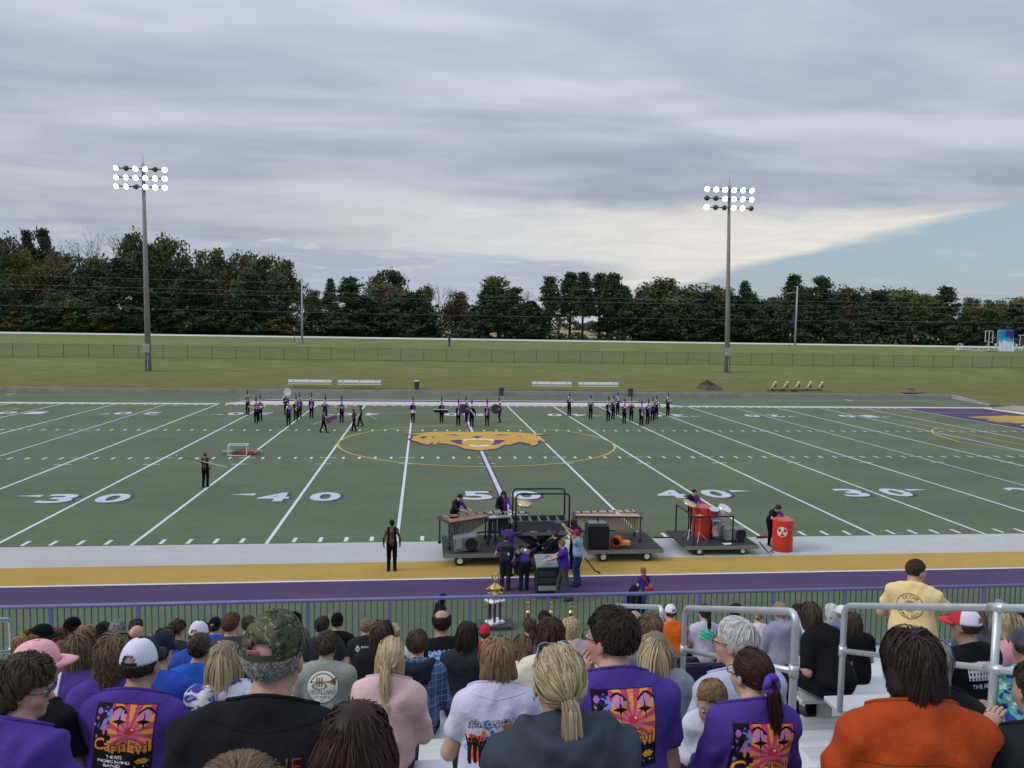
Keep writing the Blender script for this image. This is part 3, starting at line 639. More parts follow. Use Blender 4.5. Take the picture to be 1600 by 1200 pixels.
def mound(u, v, w, h, lab, col, y):
    p = on_y(u, v, y); rg = np.random.RandomState(int(u)); n, m = 40, 14; V = []; F_ = []
    for i in range(m+1):
        r = i/m
        for j in range(n):
            a = j*6.283/n; nz = 1+.18*math.sin(3*a+1)+.1*math.sin(7*a); z = h*(1-r*r)**1.2*(1+.35*rg.normal()*(1-r))-.04*(r > .95)
            V.append((w*r*math.cos(a)*nz, w*.5*r*math.sin(a)*nz, z-.25*0))
    for i in range(m):
        for j in range(n): F_.append((i*n+j, i*n+(j+1) % n, (i+1)*n+(j+1) % n, (i+1)*n+j))
    o = mesh_obj('dirt_mound', V, F_, M(col, .95, .5, 2.5, .9), None, False); o.location = (p[0], y, float(gz(p[0], y))-.03); tag(o, lab, 'dirt mound')
mound(1105, 610, 1.7, .75, 'brown heap of earth and gravel behind the kerb', (.12, .09, .065), 63.2); mound(1425, 616, 1.9, .25, 'low bare patch of reddish earth near the kerb corner', (.19, .13, .10), 62.6)
# props of the waiting band at the far right
PIPE = M((.62, .62, .58), .5)
def at(u, v, y): p = on_y(u, v, y); return np.array([p[0], y, p[2]])
yb = 98.; gzb = float(gz(0, yb))
e = empty('painted_backdrop', (at(1570, 550, yb)[0], yb, gzb), -.12, 'tall white fabric backdrop with dripping blue and purple paint', 'backdrop')
S_ = px((e.location.x, yb, gzb))[2]/FPX; w = 24*S_; h = 33*S_
mt = bpy.data.materials.new('mat_drip'); mt.use_nodes = True; b_ = NB(mt.node_tree); pr = mt.node_tree.nodes['Principled BSDF']; tco = b_.n('ShaderNodeTexCoord').outputs['Object']; X_, Y_, Z_ = b_.sep(tco)
dr = b_.noise(b_.mapping(tco, (2.6, 1, .25)), 1.2, 3); lvl = b_.math('ADD', b_.math('DIVIDE', Z_, h), b_.math('MULTIPLY', b_.math('SUBTRACT', dr, .5), .55))
cc = b_.mix(b_.step(X_, -.25*w, .05*w), srgb('1e8fd6'), srgb('2b2a90')); cc = b_.mix(b_.step(lvl, .72, .5), cc, srgb('49b4d8')); cc = b_.mix(b_.step(lvl, .5, .44), cc, (.75, .76, .82))
ln(mt.node_tree, cc, pr.inputs['Base Color'])
NX, NZ = 14, 18; V = [((i/NX-.5)*w, .04*math.sin(i*1.7)+.03*math.sin(j*.8+i)+.35*(1-j/NZ)*-1, j/NZ*h) for i in range(NX+1) for j in range(NZ+1)]
mesh_obj('cloth', V, [(i*(NZ+1)+j, (i+1)*(NZ+1)+j, (i+1)*(NZ+1)+j+1, i*(NZ+1)+j+1) for i in range(NX) for j in range(NZ)], mt, e, True)
MB().tube([(-w/2, .1, 0), (-w/2, .1, h), (w/2, .1, h), (w/2, .1, 0)], .05, 6).build('frame', PIPE, e); MB().tube([(-w*.4, .1, h*.5), (-w*.4, 1.6, 0)], .04, 6).build('brace', PIPE, e); MB().tube([(w*.4, .1, h*.5), (w*.4, 1.6, 0)], .04, 6).build('brace', PIPE, e)
e = empty('pipe_frame', (at(1544, 551, yb)[0], yb, gzb), 0, 'upright grey pipe window frame left of the painted backdrop', 'frame'); w = 12.5*S_; h = 31*S_
for x0, x1, z0, z1 in ((-w/2, -w/2, h*.45, h), (w/2, w/2, h*.4, h), (0, 0, 0, h), (-w/2, w/2, h, h), (-w/2, w/2, h*.5, h*.44)): MB().tube([(x0, 0, z0), (x1, 0, z1)], .06, 6).build('pipe', PIPE, e)
for s in (-1, 1): MB().tube([(0, 0, h*.45), (s*w*.55, .5, 0)], .035, 6).build('brace', PIPE, e); 
MB().box((0, .2, .06), (w*1.3, 1.6, .08)).build('base', GALV, e)
e = empty('tilted_frame_prop', (at(1514, 551, yb)[0], yb, gzb), 0, 'low white platform with wheel and struts lying on the grass', 'prop'); w = 40*S_
MB().box((0, 0, .16), (w, 1.2, .12), roty(.03)).build('platform', WHT, e); MB().tube([(-w*.38+.5*math.cos(a), 0, .75+.5*math.sin(a)) for a in np.linspace(0, 6.283, 20)], .05, 6).build('wheel', PIPE, e)
for x0, x1, z1 in ((-w*.5, -w*.3, 1.2), (-w*.1, -w*.3, 1.2), (.05*w, .0, .7), (w*.42, w*.5, .8)): MB().tube([(x0, .1, .15), (x1, .1, z1)], .045, 6).build('strut', PIPE, e)
for u, lab in ((1556, 'white A-shaped stand left of the painted backdrop'), (1588.5, 'white A-shaped stand just right of the painted backdrop'), (1599, 'white A-shaped stand at the right edge of the picture')):
    e = empty('easel_stand', (at(u, 545, yb+3)[0], yb+3, float(gz(0, yb+3))), 0, lab, 'stand', 'white stands by the backdrop')
    for s in (-1, 1): MB().box((s*.25, s*.1, .55), (.16, .1, 1.15), roty(-s*.35)).build('leg', WHT, e)
    MB().box((0, 0, 1.05), (.5, .12, .16)).build('top', WHT, e)
e = empty('canopy_frame', (at(1602, 545, yb+1)[0], yb+1, float(gz(0, yb+1))), 0, 'white pipe canopy frame with dark cloth at the right edge', 'frame'); w = 26*S_; h = 25*S_
MB().tube([(-w/2, 0, h), (w/2, 0, h)], .07, 6).build('rail', PIPE, e)
for x in (-w*.38, .02, w*.45): MB().tube([(x, 0, 0), (x, 0, h)], .06, 6).build('post', PIPE, e)
MB().box((.1, .1, h*.62), (w*.8, .04, h*.5)).build('cloth', M((.09, .06, .09), .9, .3, 3.), e)

# ------------------------------------------------------------------ grandstand (we sit in it)
CY = CAM[1]; CX = CAM[0]
RUN = .66; SLOPE = .35
def seat_z(yr): return 4.54+SLOPE*(6.6-yr)
ROWS = [1.0+RUN*k for k in range(-2, 15)]          # distances in front of the camera
AL = M((.62, .63, .64), .42, .06, 3., .05, metal=.35, stretch=(.2, 6, 1)); ALF = M((.50, .51, .52), .5, .1, 3., metal=.3, stretch=(.2, 6, 1)); RAILM = M((.55, .57, .59), .38, .05, 6., metal=.5)
stand = empty('grandstand', (CX, CY, 0), 0, 'aluminium grandstand with plank seats stepping down to the field', 'grandstand')
A0, A1 = 2.40, 3.40                                  # aisle
XL, XR = -12., 16.
for yr in ROWS:
    z = seat_z(yr)
    for x0, x1 in ((XL, A0-.12), (A1+.12, XR)):
        MB().box(((x0+x1)/2, yr, z-.022), (x1-x0, .27, .044), bev=.008).build('seat_plank', AL, stand)
        n = max(2, int((x1-x0)/1.8))
        for i in range(n):
            x = x0+.3+(x1-x0-.6)*i/(n-1)
            if -1.5 < x < 8: MB().box((x, yr, z-.24), (.05, .2, .39)).build('seat_bracket', ALF, stand)
    for q in (.17, .46): MB().box(((XL+XR)/2, yr+q, z-.455), (XR-XL, .27, .05), bev=.006).build('foot_plank', ALF, stand)
    MB().box(((XL+XR)/2, yr-.03+RUN, z-.455-SLOPE*RUN/2), (XR-XL, .03, SLOPE*RUN-.03)).build('riser', AL, stand)
    MB().box(((A0+A1)/2, yr+.05, z-.33), (A1-A0-.1, .28, .05), bev=.006).build('aisle_step', AL, stand)
YW = ROWS[-1]+.95
WZ = 2.41
MB().box(((XL+XR)/2, 11.7, WZ-.04), (XR-XL, 1.9, .08)).build('walkway', ALF, stand)
MB().box(((XL+XR)/2, 12.66, WZ/2), (XR-XL, .06, WZ-.1)).build('front_wall', CONC, stand)
# purple guard rail at the front of the walkway
PURP = M((.15, .15, .33), .4, .1, 5.); FR = 12.5
gr = empty('guard_rail', (CX, CY+FR, WZ), 0, 'blue-purple metal guard rail with thin bars along the front of the stand', 'railing')
MB().tube([(XL, 0, 1.07), (XR, 0, 1.07)], .030, 10).build('top_rail', PURP, gr, True); MB().tube([(XL, 0, .12), (XR, 0, .12)], .022, 8).build('bottom_rail', PURP, gr, True)
bal = MB().box((0, 0, .59), (.012, .012, .93)).build('baluster', M((.06, .065, .14), .5), gr); pst = MB().box((0, 0, .53), (.05, .05, 1.06)).build('post', PURP, gr)
fst = True
x = XL+.05; k = 0
while x < XR:
    src = pst if k % 13 == 0 else bal
    o = src.copy(); COL.objects.link(o); o.location = (x, 0, 0); x += .098; k += 1
bal.location = (x, 0, 0); pst.location = (XR, 0, 0)
# aisle hand rails
def hrail(xr, ya, yb_, lab, posts):
    e = empty('hand_rail', (CX+xr, CY, 0), 0, lab, 'hand rail', 'grey hand rails along the aisles')
    H = lambda y: 5.40+SLOPE*(6.6-y)
    def bent(dz):
        r = .10; d = nrm([0, yb_-ya, H(yb_)-H(ya)]); a = np.array([0, ya, H(ya)-dz]); b = np.array([0, yb_, H(yb_)-dz]); P = []
        P += [a+np.array([0, 0, -.9+dz])]
        for t in np.linspace(0, 1, 6): P.append((1-t)**2*(a+np.array([0, 0, -r]))+2*t*(1-t)*a+t*t*(a+d*r))
        for t in np.linspace(0, 1, 6): P.append((1-t)**2*(b-d*r)+2*t*(1-t)*b+t*t*(b+np.array([0, 0, -r])))
        P += [b+np.array([0, 0, -.9+dz])]
        return P
    MB().tube(bent(0), .024, 12).build('rail_loop', RAILM, e, True)
    MB().tube([(0, ya, H(ya)-.38), (0, yb_, H(yb_)-.38)], .021, 10).build('mid_rail', RAILM, e, True)
    for y in (ya, yb_): MB().tube([(0, y, H(y)-.34), (0, y, H(y)-.42)], .031, 10).build('clamp', RAILM, e, True)
    for y in posts:
        MB().tube([(0, y, H(y)-.98), (0, y, H(y)-.02)], .024, 10).build('post', RAILM, e, True)
        for q in (0, .38): MB().tube([(0, y-.06, H(y)-q+.02), (0, y+.06, H(y)-q-.02)], .031, 10).build('clamp', RAILM, e, True)
hrail(2.32, 6.65, 4.6, 'grey metal hand rail left of the aisle, beside the white-haired man', [])
hrail(2.32, 9.6, 7.3, 'grey metal hand rail further down the aisle behind the orange-shirted man', [])
hrail(3.45, 6.02, 2.6, 'grey metal hand rail right of the aisle, above the orange-bloused woman', [4.32])
p = on_y(17, 983, CY+9.6); hrail(p[0]-CX, 9.6, 6.4, 'grey metal hand rail end at the left edge of the stand', [])
# ------------------------------------------------------------------ people
def rc(a, b, r1, r2, k=.03, cuts=(), op='u'):      # rounded cone
    a = np.asarray(a, float); b = np.asarray(b, float); rm = max(r1, r2)
    def f(X, Y, Z):
        ab = b-a; L = max(ab@ab, 1e-9); px_, py_, pz_ = X-a[0], Y-a[1], Z-a[2]
        t = np.clip((px_*ab[0]+py_*ab[1]+pz_*ab[2])/L, 0, 1)
        return np.sqrt((px_-t*ab[0])**2+(py_-t*ab[1])**2+(pz_-t*ab[2])**2)-(r1+t*(r2-r1))
    return (f, np.minimum(a, b)-rm, np.maximum(a, b)+rm, k, cuts, op)
def el(c, r, Rm=None, k=.03, cuts=(), op='u'):
    c = np.asarray(c, float); r = np.asarray(r, float); Rm = np.eye(3) if Rm is None else Rm
    ext = np.sqrt(((Rm*r)**2).sum(1))
    def f(X, Y, Z):
        P = [X-c[0], Y-c[1], Z-c[2]]; q = [Rm[0, i]*P[0]+Rm[1, i]*P[1]+Rm[2, i]*P[2] for i in range(3)]
        k0 = np.sqrt(sum((q[i]/r[i])**2 for i in range(3))); k1 = np.sqrt(sum((q[i]/r[i]**2)**2 for i in range(3)))+1e-9
        return k0*(k0-1)/k1
    return (f, c-ext, c+ext, k, cuts, op)
_E = [((0,0,0),(1,0,0)),((0,1,0),(1,1,0)),((0,0,1),(1,0,1)),((0,1,1),(1,1,1)),((0,0,0),(0,1,0)),((1,0,0),(1,1,0)),((0,0,1),(0,1,1)),((1,0,1),(1,1,1)),((0,0,0),(0,0,1)),((1,0,0),(1,0,1)),((0,1,0),(0,1,1)),((1,1,0),(1,1,1))]
def nets(prims, xs, ys, zs, noise=None, gcuts=()):
    D = np.full((len(xs), len(ys), len(zs)), .5, np.float32)
    for f, lo, hi, k, cuts, op in prims:
        m = k+.02; s = []
        for A, l, h in ((xs, lo[0], hi[0]), (ys, lo[1], hi[1]), (zs, lo[2], hi[2])):
            i0 = max(0, np.searchsorted(A, l-m)-1); i1 = min(len(A), np.searchsorted(A, h+m)+1); s.append(slice(i0, i1))
        if any(q.stop <= q.start for q in s): continue
        X = xs[s[0]][:, None, None]; Y = ys[s[1]][None, :, None]; Z = zs[s[2]][None, None, :]
        d = f(X, Y, Z)
        for pt, n in cuts: d = np.maximum(d, (X-pt[0])*n[0]+(Y-pt[1])*n[1]+(Z-pt[2])*n[2])
        sub = D[tuple(s)]
        if op == 'u':
            h = np.clip(.5+.5*(sub-d)/k, 0, 1); D[tuple(s)] = sub*(1-h)+d*h-k*h*(1-h)
        else:
            d = -d; h = np.clip(.5-.5*(sub-d)/k, 0, 1); D[tuple(s)] = sub*(1-h)+d*h+k*h*(1-h)
    X = xs[:, None, None]; Y = ys[None, :, None]; Z = zs[None, None, :]
    if noise is not None: D = D+noise(X, Y, Z)
    for pt, n in gcuts: D = np.maximum(D, (X-pt[0])*n[0]+(Y-pt[1])*n[1]+(Z-pt[2])*n[2])
    D[0] = D[-1] = .5; D[:, 0] = D[:, -1] = .5; D[:, :, 0] = D[:, :, -1] = .5
    I = D < 0; c = np.zeros(tuple(n-1 for n in D.shape), np.int8)
    for dx in (0, 1):
        for dy in (0, 1):
            for dz in (0, 1): c += I[dx:dx+c.shape[0], dy:dy+c.shape[1], dz:dz+c.shape[2]]
    m = (c > 0) & (c < 8); ids = np.argwhere(m)
    if not len(ids): return np.zeros((0, 3)), np.zeros((0, 4), int)
    acc = np.zeros((len(ids), 3)); cnt = np.zeros(len(ids))
    for a, b in _E:
        da = D[ids[:, 0]+a[0], ids[:, 1]+a[1], ids[:, 2]+a[2]]; db = D[ids[:, 0]+b[0], ids[:, 1]+b[1], ids[:, 2]+b[2]]
        x = (da < 0) != (db < 0); t = np.where(x, da/np.where(x, da-db, 1), 0)
        acc += np.where(x[:, None], np.array(a)+(np.array(b)-np.array(a))*t[:, None], 0); cnt += x
    q = acc/np.maximum(cnt, 1)[:, None]
    V = np.stack([A[ids[:, i]]+(A[ids[:, i]+1]-A[ids[:, i]])*q[:, i] for i, A in enumerate((xs, ys, zs))], -1)
    idx = np.full(m.shape, -1, np.int64); idx[m] = np.arange(len(ids)); F = []
    for ax in range(3):
        o1, o2 = [(1, 2), (2, 0), (0, 1)][ax]
        sl0 = [slice(None)]*3; sl1 = [slice(None)]*3; sl0[ax] = slice(0, -1); sl1[ax] = slice(1, None)
        ch = I[tuple(sl0)] != I[tuple(sl1)]; e = np.argwhere(ch)
        e = e[(e[:, o1] > 0) & (e[:, o2] > 0) & (e[:, o1] < D.shape[o1]-1) & (e[:, o2] < D.shape[o2]-1)]
        def g(a, b):
            r = e.copy(); r[:, o1] -= a; r[:, o2] -= b; return idx[r[:, 0], r[:, 1], r[:, 2]]
        Q = np.stack([g(1, 1), g(0, 1), g(0, 0), g(1, 0)], -1); fl = ~I[e[:, 0], e[:, 1], e[:, 2]]
        Q[fl] = Q[fl][:, ::-1]; F.append(Q)
    F = np.concatenate(F); F = F[(F >= 0).all(1)]
    return V, F
def axis(lo, hi, h, flo=None, fhi=None, fh=None):
    if fh is None or fh >= h: return np.arange(lo, hi+h, h)
    flo = max(lo, flo); fhi = min(hi, fhi)
    return np.unique(np.round(np.concatenate([np.arange(lo, flo, h), np.arange(flo, fhi, fh), np.arange(fhi, hi+h, h)]), 5))
def bounds(prims, pad=.04):
    return np.min([p[1] for p in prims], 0)-pad, np.max([p[2] for p in prims], 0)+pad
def ik(s, w, pole, l1, l2):
    d = w-s; L = np.linalg.norm(d); L2 = min(L, (l1+l2)*.995); d = d/L; w = s+d*L2
    a = (l1*l1-l2*l2+L2*L2)/(2*L2); h = math.sqrt(max(0, l1*l1-a*a)); p = pole-d*(pole@d); p = nrm(p)
    return s+d*a+p*h, w
SKINS = dict(fair=M((.52, .33, .25), .5, .10, 14., spec=.35), pink=M((.50, .28, .21), .5, .12, 14., spec=.35), tan=M((.40, .24, .165), .5, .1, 14., spec=.35), dark=M((.085, .05, .035), .45, .1, 14., spec=.4), olive=M((.30, .18, .12), .5, .1, 14., spec=.35))
def hand(mb, w, d, side, curl=.6, s=1., up=(0, 0, 1)):
    """palm and five bent fingers at wrist w pointing along d"""
    d = nrm(d); n = np.asarray(up, float); n = nrm(n-d*(n@d)); x = np.cross(d, n)*side
    R3 = np.stack([x, d, n], 1)
    mb.lathe([(.02*s, 0), (.034*s, .02*s), (.038*s, .055*s), (.036*s, .085*s), (.02*s, .096*s)], 8, w, d)
    # flatten the palm across n
    for i in range(len(mb.V)-40, len(mb.V)):
        p = np.array(mb.V[i])-w; k = p@n; mb.V[i] = tuple(w+p-n*k*.58)
    for i, (off, l) in enumerate(((-.027, .062), (-.009, .074), (.009, .07), (.026, .054))):
        a = w+d*.088*s+x*off*s; c1 = curl*.7; e = d*math.cos(c1)-n*math.sin(c1); g = d*math.cos(c1*2.2)-n*math.sin(c1*2.2)
        b = a+e*l*.5*s; mb.tube([a, b, b+g*l*.5*s], [.0095*s, .0085*s, .006*s], 5)
    a = w+d*.03*s-x*.03*s; e = nrm(d*.75-x*.6-n*.3); b = a+e*.035*s; mb.tube([a, b, b+nrm(d-x*.2-n*.35)*.03*s], [.012*s, .010*s, .007*s], 5)

class Person:
    """local frame: x right, y forward, z up; origin at seat centre (sit) or between the feet (stand)"""
    def __init__(P, sit=True, s=1., lean=6., side=0., sw=.175, g=1., hy=0., hp=0., hr=0., wl=None, wr=None, foot=.43, legs=None, kid=False, face=False, hs=None, twist=0., step=0., fat=1.):
        P.sit, P.s, P.sw, P.g, P.kid = sit, s, sw, g, kid
        pz = .10*s if sit else .95*s
        P.T = rotz(R(-twist))@rotx(R(-lean))@roty(R(side)); P.pel = np.array([0, 0 if sit else .0, pz])
        if not sit: P.pel[1] = -.35*s*math.sin(R(lean))*.5
        P.t = lambda *v: P.pel+P.T@(np.array(v)*s)
        P.hs = hs or (s*.96 if not kid else s*1.14)
        P.neck = P.t(0, -.015, .475); P.hc = P.t(0, .028, .538)+P.T@np.array([0, .005, .080])*P.hs
        P.HR = rotz(R(-hy))@rotx(R(-hp))@roty(R(hr)); P.h = lambda *v: P.hc+P.HR@(np.array(v)*P.hs)
        P.arm = {}
        for sd, w in ((-1, wl), (1, wr)):
            sh = P.t(sd*sw, -.015, .40)
            if w is None: w = (sd*.12, .30, .17) if sit else (sd*.25, .05, .84)
            w = np.array(w)*s if len(w) == 3 else np.array(w[:3])
            e, w = ik(sh, w, np.array([sd*.55, -.7, -.35]), .285*s, .255*s); P.arm[sd] = (sh, e, w)
        P.leg = {}
        for sd in (-1, 1):
            hp_ = P.pel+np.array([sd*.088*s, 0, -.02*s])
            if sit: kn = np.array([sd*.13*s, .43*s, .045*s]); an = np.array([sd*.12*s, .36*s, -foot+.08])
            else:
                an = np.array([sd*(.10)*s, -.02*s+sd*step*s, .075*s]); kn, an = ik(hp_, an, np.array([0, 1., 0]), .43*s, .44*s)
            if legs: kn, an = [np.array(q)*s for q in legs[sd]]
            P.leg[sd] = (hp_, kn, an)
    def torso(P, inf=0., k=.05):
        s, g, t, T, sw = P.s, P.g, P.t, P.T, P.sw; q = lambda *r: np.array(r)*s+inf
        L = [el(t(0, 0, .02), q(.165*g, .125*g, .13), T, k), el(t(0, .012*g, .15), q(.145*g, .108*g, .15), T, k), el(t(0, .0, .31), q(.158*(.5+.5*g)*sw/.175, .108*(.4+.6*g), .17), T, k),
             el(t(-.07, -.055, .34), q(.075, .045, .11), T, k), el(t(.07, -.055, .34), q(.075, .045, .11), T, k),
             rc(t(-sw*.92, -.012, .388), t(sw*.92, -.012, .388), .060*s+inf, .060*s+inf, k), el(t(0, .0, .10), q(.152*g, .112*g, .19), T, k)]
        for sd in (-1, 1): L.append(rc(t(sd*.022, -.020, .492), t(sd*sw*.88, -.014, .402), .044*s+inf, .056*s+inf, k))
        return L
    def headp(P, face=True):
        h, Rm, s = P.h, P.HR, P.hs; q = lambda *r: np.array(r)*s
        L = [rc(P.neck-P.T@np.array([0, 0, .04*P.s]), h(0, -.02, -.06), .060*P.s*(.6+.4*P.g), .053*s, .03),
             el(h(0, -.016, .03), q(.0755, .096, .088), Rm, .02), el(h(0, .030, -.035), q(.060, .060, .083), Rm, .03), el(h(0, .036, -.078), q(.045, .048, .036), Rm, .02), rc(h(0, .074, -.099), h(0, .076, -.099), .016*s, .016*s, .025)]
        if face:
            L += [rc(h(-.034, .074, .016), h(.034, .074, .016), .013*s, .013*s, .015), rc(h(0, .086, .008), h(0, .107, -.026), .008*s, .0125*s, .010), rc(h(-.013, .092, -.030), h(.013, .092, -.030), .009*s, .009*s, .008),
                  el(h(-.036, .058, -.032), q(.024, .028, .026), Rm, .02), el(h(.036, .058, -.032), q(.024, .028, .026), Rm, .02),
                  el(h(-.032, .094, .002), q(.015, .014, .010), Rm, .010, op='s'), el(h(.032, .094, .002), q(.015, .014, .010), Rm, .010, op='s'),
                  rc(h(-.018, .086, -.061), h(.018, .086, -.061), .007*s, .007*s, .008), rc(h(-.015, .085, -.071), h(.015, .085, -.071), .0075*s, .0075*s, .006)]
        for sd in (-1, 1): L += [el(h(sd*.077, -.006, -.012), q(.010, .021, .031), Rm@rotz(sd*.35), .008), rc(h(sd*.076, .004, -.036), h(sd*.076, .004, -.034), .009*s, .008*s, .008)]
        return L
    def armp(P, inf=0., frac=2., k=.03, r=1.):
        L = []; s = P.s*r
        for sd, (a, e, w) in P.arm.items():
            if frac >= 1: L.append(rc(a, e, .050*s+inf, .042*s+inf, k))
            else:
                m = a+(e-a)*frac; d = nrm(e-a); L.append(rc(a, a+(e-a)*min(1, frac+.1), .052*s+inf, .056*s+inf*1.4, k, [(m, d)]))
            if frac >= 1:
                f = min(1., frac-1); m = e+(w-e)*f; d = nrm(w-e)
                L.append(rc(e, w, .042*s+inf, .029*s+inf, k, [(m, d)] if inf else ()))
        return L
    def legp(P, inf=0., k=.03, r=1.):
        L = []; s = P.s*r
        for sd, (a, kn, an) in P.leg.items(): L += [rc(a, kn, .085*s*(.4+.6*P.g)+inf, .058*s+inf, k), rc(kn, an, .056*s+inf, .038*s+inf*1.5, k)]
        return L
    def head_frame(P): return P.hc, P.HR, P.hs
def wrinkle(seed, amp):
    a = np.random.RandomState(seed).rand(8)*6.28
    def f(X, Y, Z): return np.minimum(amp*(.8*np.sin(55*X*(1+.3*np.sin(3*Z+a[1]))-38*Z+a[2])*np.clip(np.sin(5*X+7*Z+a[5]), 0, 1)+1.15*(np.abs(np.sin(13*X+17*Z+a[6]+1.2*np.sin(7*Z+a[7])))-.6)+np.sin(21*X+9*Z+a[0]+1.5*np.sin(8*Y+a[1]))*.5+np.sin(34*Z-16*X+a[2]+2*np.sin(11*X+a[3]))*.35+np.sin(47*Y+20*Z+a[4])*.25+np.sin(9*Z+13*Y+a[5])*.4), amp*.35)
    return f
def person_root(label, loc, rz, group): return empty('person', loc, rz, label, 'person', group)
def cloth(col, seed=0):
    return M(col, .85, .08, 9., .7, spec=.15, key=('cloth', str(col)), sheen=.0) if not isinstance(col, bpy.types.Material) else col
def build_person(P, root, skin='fair', shirt='5a4a8a', sleeve=.62, pants='22242c', vox=.02, hv=None, face=True, shoe='303030', hood=False, hemz=-.10, vneck=0., curl=.6, eyes=False, skirtcol=None, shirtname='shirt', cutneck=.512, shin=.013, seed=0, pmat=None, wr=1.):
    s = P.s; hv = hv or vox
    # body
    bp = P.torso(-.012)+P.legp()+P.armp()+P.headp(face and hv < .018)
    lo, hi = bounds(bp); hc = P.hc; r = .125*P.hs
    bv_ = max(vox*1.8, .024) if P.sit else vox; xs, ys, zs = (axis(lo[i], hi[i], bv_, hc[i]-r, hc[i]+r, hv) for i in range(3))
    V, F = nets(bp, xs, ys, zs)
    mb = MB()
    for sd, (a, e, w) in P.arm.items(): hand(mb, w, w-e, sd, curl, s, up=np.array([0, .0, 1.]) if abs((w-e)[2]) < .2 else np.array([sd*.8, -.6, 0]))
    HV = np.array(mb.V); HF = [f for f in mb.F]; n = len(V)
    q4 = np.array([f for f in HF if len(f) == 4]); caps = [f for f in HF if len(f) > 4]
    capq = []
    for f in caps:
        for i in range(1, len(f)-1): capq.append((f[0], f[i], f[i+1], f[i+1]))
    F2 = np.concatenate([F, q4+n]); V2 = np.concatenate([V, HV])
    body = mesh_obj('body', V2, F2, SKINS[skin], root, True)
    out = dict(body=body)
    # shirt
    sp = P.torso(shin)+P.armp(shin*.9, sleeve)
    if hood:
        t = P.t; pts = [t(x, y, z) for x, y, z in ((-.10, .06, .47), (-.115, -.02, .485), (-.085, -.085, .475), (0, -.115, .455), (.085, -.085, .475), (.115, -.02, .485), (.10, .06, .47))]
        for a, b in zip(pts[:-1], pts[1:]): sp.append(rc(a, b, .036*s, .036*s, .02))
        sp.append(el(t(0, -.105, .40), np.array([.10, .045, .085])*s, P.T, .03))
    lo, hi = bounds(sp, .03)
    nk = P.t(0, -.02, cutneck+(.05 if hood else 0)); nn = P.T@nrm([0, .55+vneck, 1]); hz = P.t(0, 0, hemz)
    gc = [(hz, P.T@np.array([0, 0, -1.]))]
    if not hood: gc.append((nk, nn))
    V, F = nets(sp, axis(lo[0], hi[0], vox), axis(lo[1], hi[1], vox), axis(lo[2], hi[2], vox), wrinkle(seed, (.0105 if vox < .016 else .007)*wr), gc)
    out['shirt'] = mesh_obj(shirtname, V, F, cloth(shirt), root, True)
    pp = P.legp(.014)+[el(P.t(0, 0, .01), np.array([.160*P.g, .122*P.g, .12])*s+.004, P.T, .04)]
    lo, hi = bounds(pp); v2 = max(vox, .034 if P.sit else .026)
    V, F = nets(pp, axis(lo[0], hi[0], v2), axis(lo[1], hi[1], v2), axis(lo[2], hi[2], v2), wrinkle(seed+3, .004))
    out['pants'] = mesh_obj('trousers', V, F, pmat or cloth(pants), root, True)
    for sd, (a, kn, an) in P.leg.items():
        f = np.array([0, 1., 0]); mb = MB(); b0 = an+np.array([0, -.05, -.075])*s
        for i in range(8):
            q = i/7; w_ = (.036+.012*math.sin(q*2.6))*s; hgt = (.085-.045*q)*s if q > .25 else .095*s
            c = b0+np.array([sd*.02*q*s, .27*q*s, 0]); 
            ring_ = [(-w_, 0), (-w_*.95, hgt*.6), (-w_*.5, hgt), (w_*.5, hgt), (w_*.95, hgt*.6), (w_, 0)]
            mb.V += [tuple(c+np.array([x, 0, z])) for x, z in ring_]
            if i: 
                for k in range(6): mb.F.append(((i-1)*6+k, (i-1)*6+(k+1) % 6, i*6+(k+1) % 6, i*6+k))
        mb.F += [tuple(range(5, -1, -1)), tuple(range(42, 48))]
        mb.build('shoe', M(shoe, .6), root, True)
    if eyes:
        for sd in (-1, 1):
            c = P.h(sd*.031, .0835, .001); mb = MB(); r_ = .0115*P.hs
            mb.lathe([(.0005, r_), (r_*.5, r_*.87), (r_*.87, r_*.5), (r_, 0), (r_*.5, -r_*.87)], 12, c, P.HR@np.array([0, 1., 0]))
            e_ = mb.build('eye', M((.6, .58, .55), .15, .02), root, True); MB().lathe([(.0058*P.hs, r_*.84), (.0058*P.hs, r_*.9), (.0005, r_*1.0)], 12, c, P.HR@np.array([0, 1., 0])).build('iris', M((.03, .03, .035), .1), e_, True)
            MB().tube([P.h(sd*(.014+.036*q), .087-.018*q*q, .021+.006*math.sin(q*3.1)) for q in np.linspace(0, 1, 5)], [.002*P.hs, .003*P.hs, .003*P.hs, .0025*P.hs, .001], 5).build('eyebrow', M((.12, .08, .05), .9), root)
        MB().tube([P.h(x, .093-.9*x*x*8, -.066-.002*abs(x)*40) for x in np.linspace(-.022, .022, 7)], [.001]+[.0042*P.hs]*5+[.001], 6).build('lips', M((.40, .16, .14), .4), root, True)
    return out
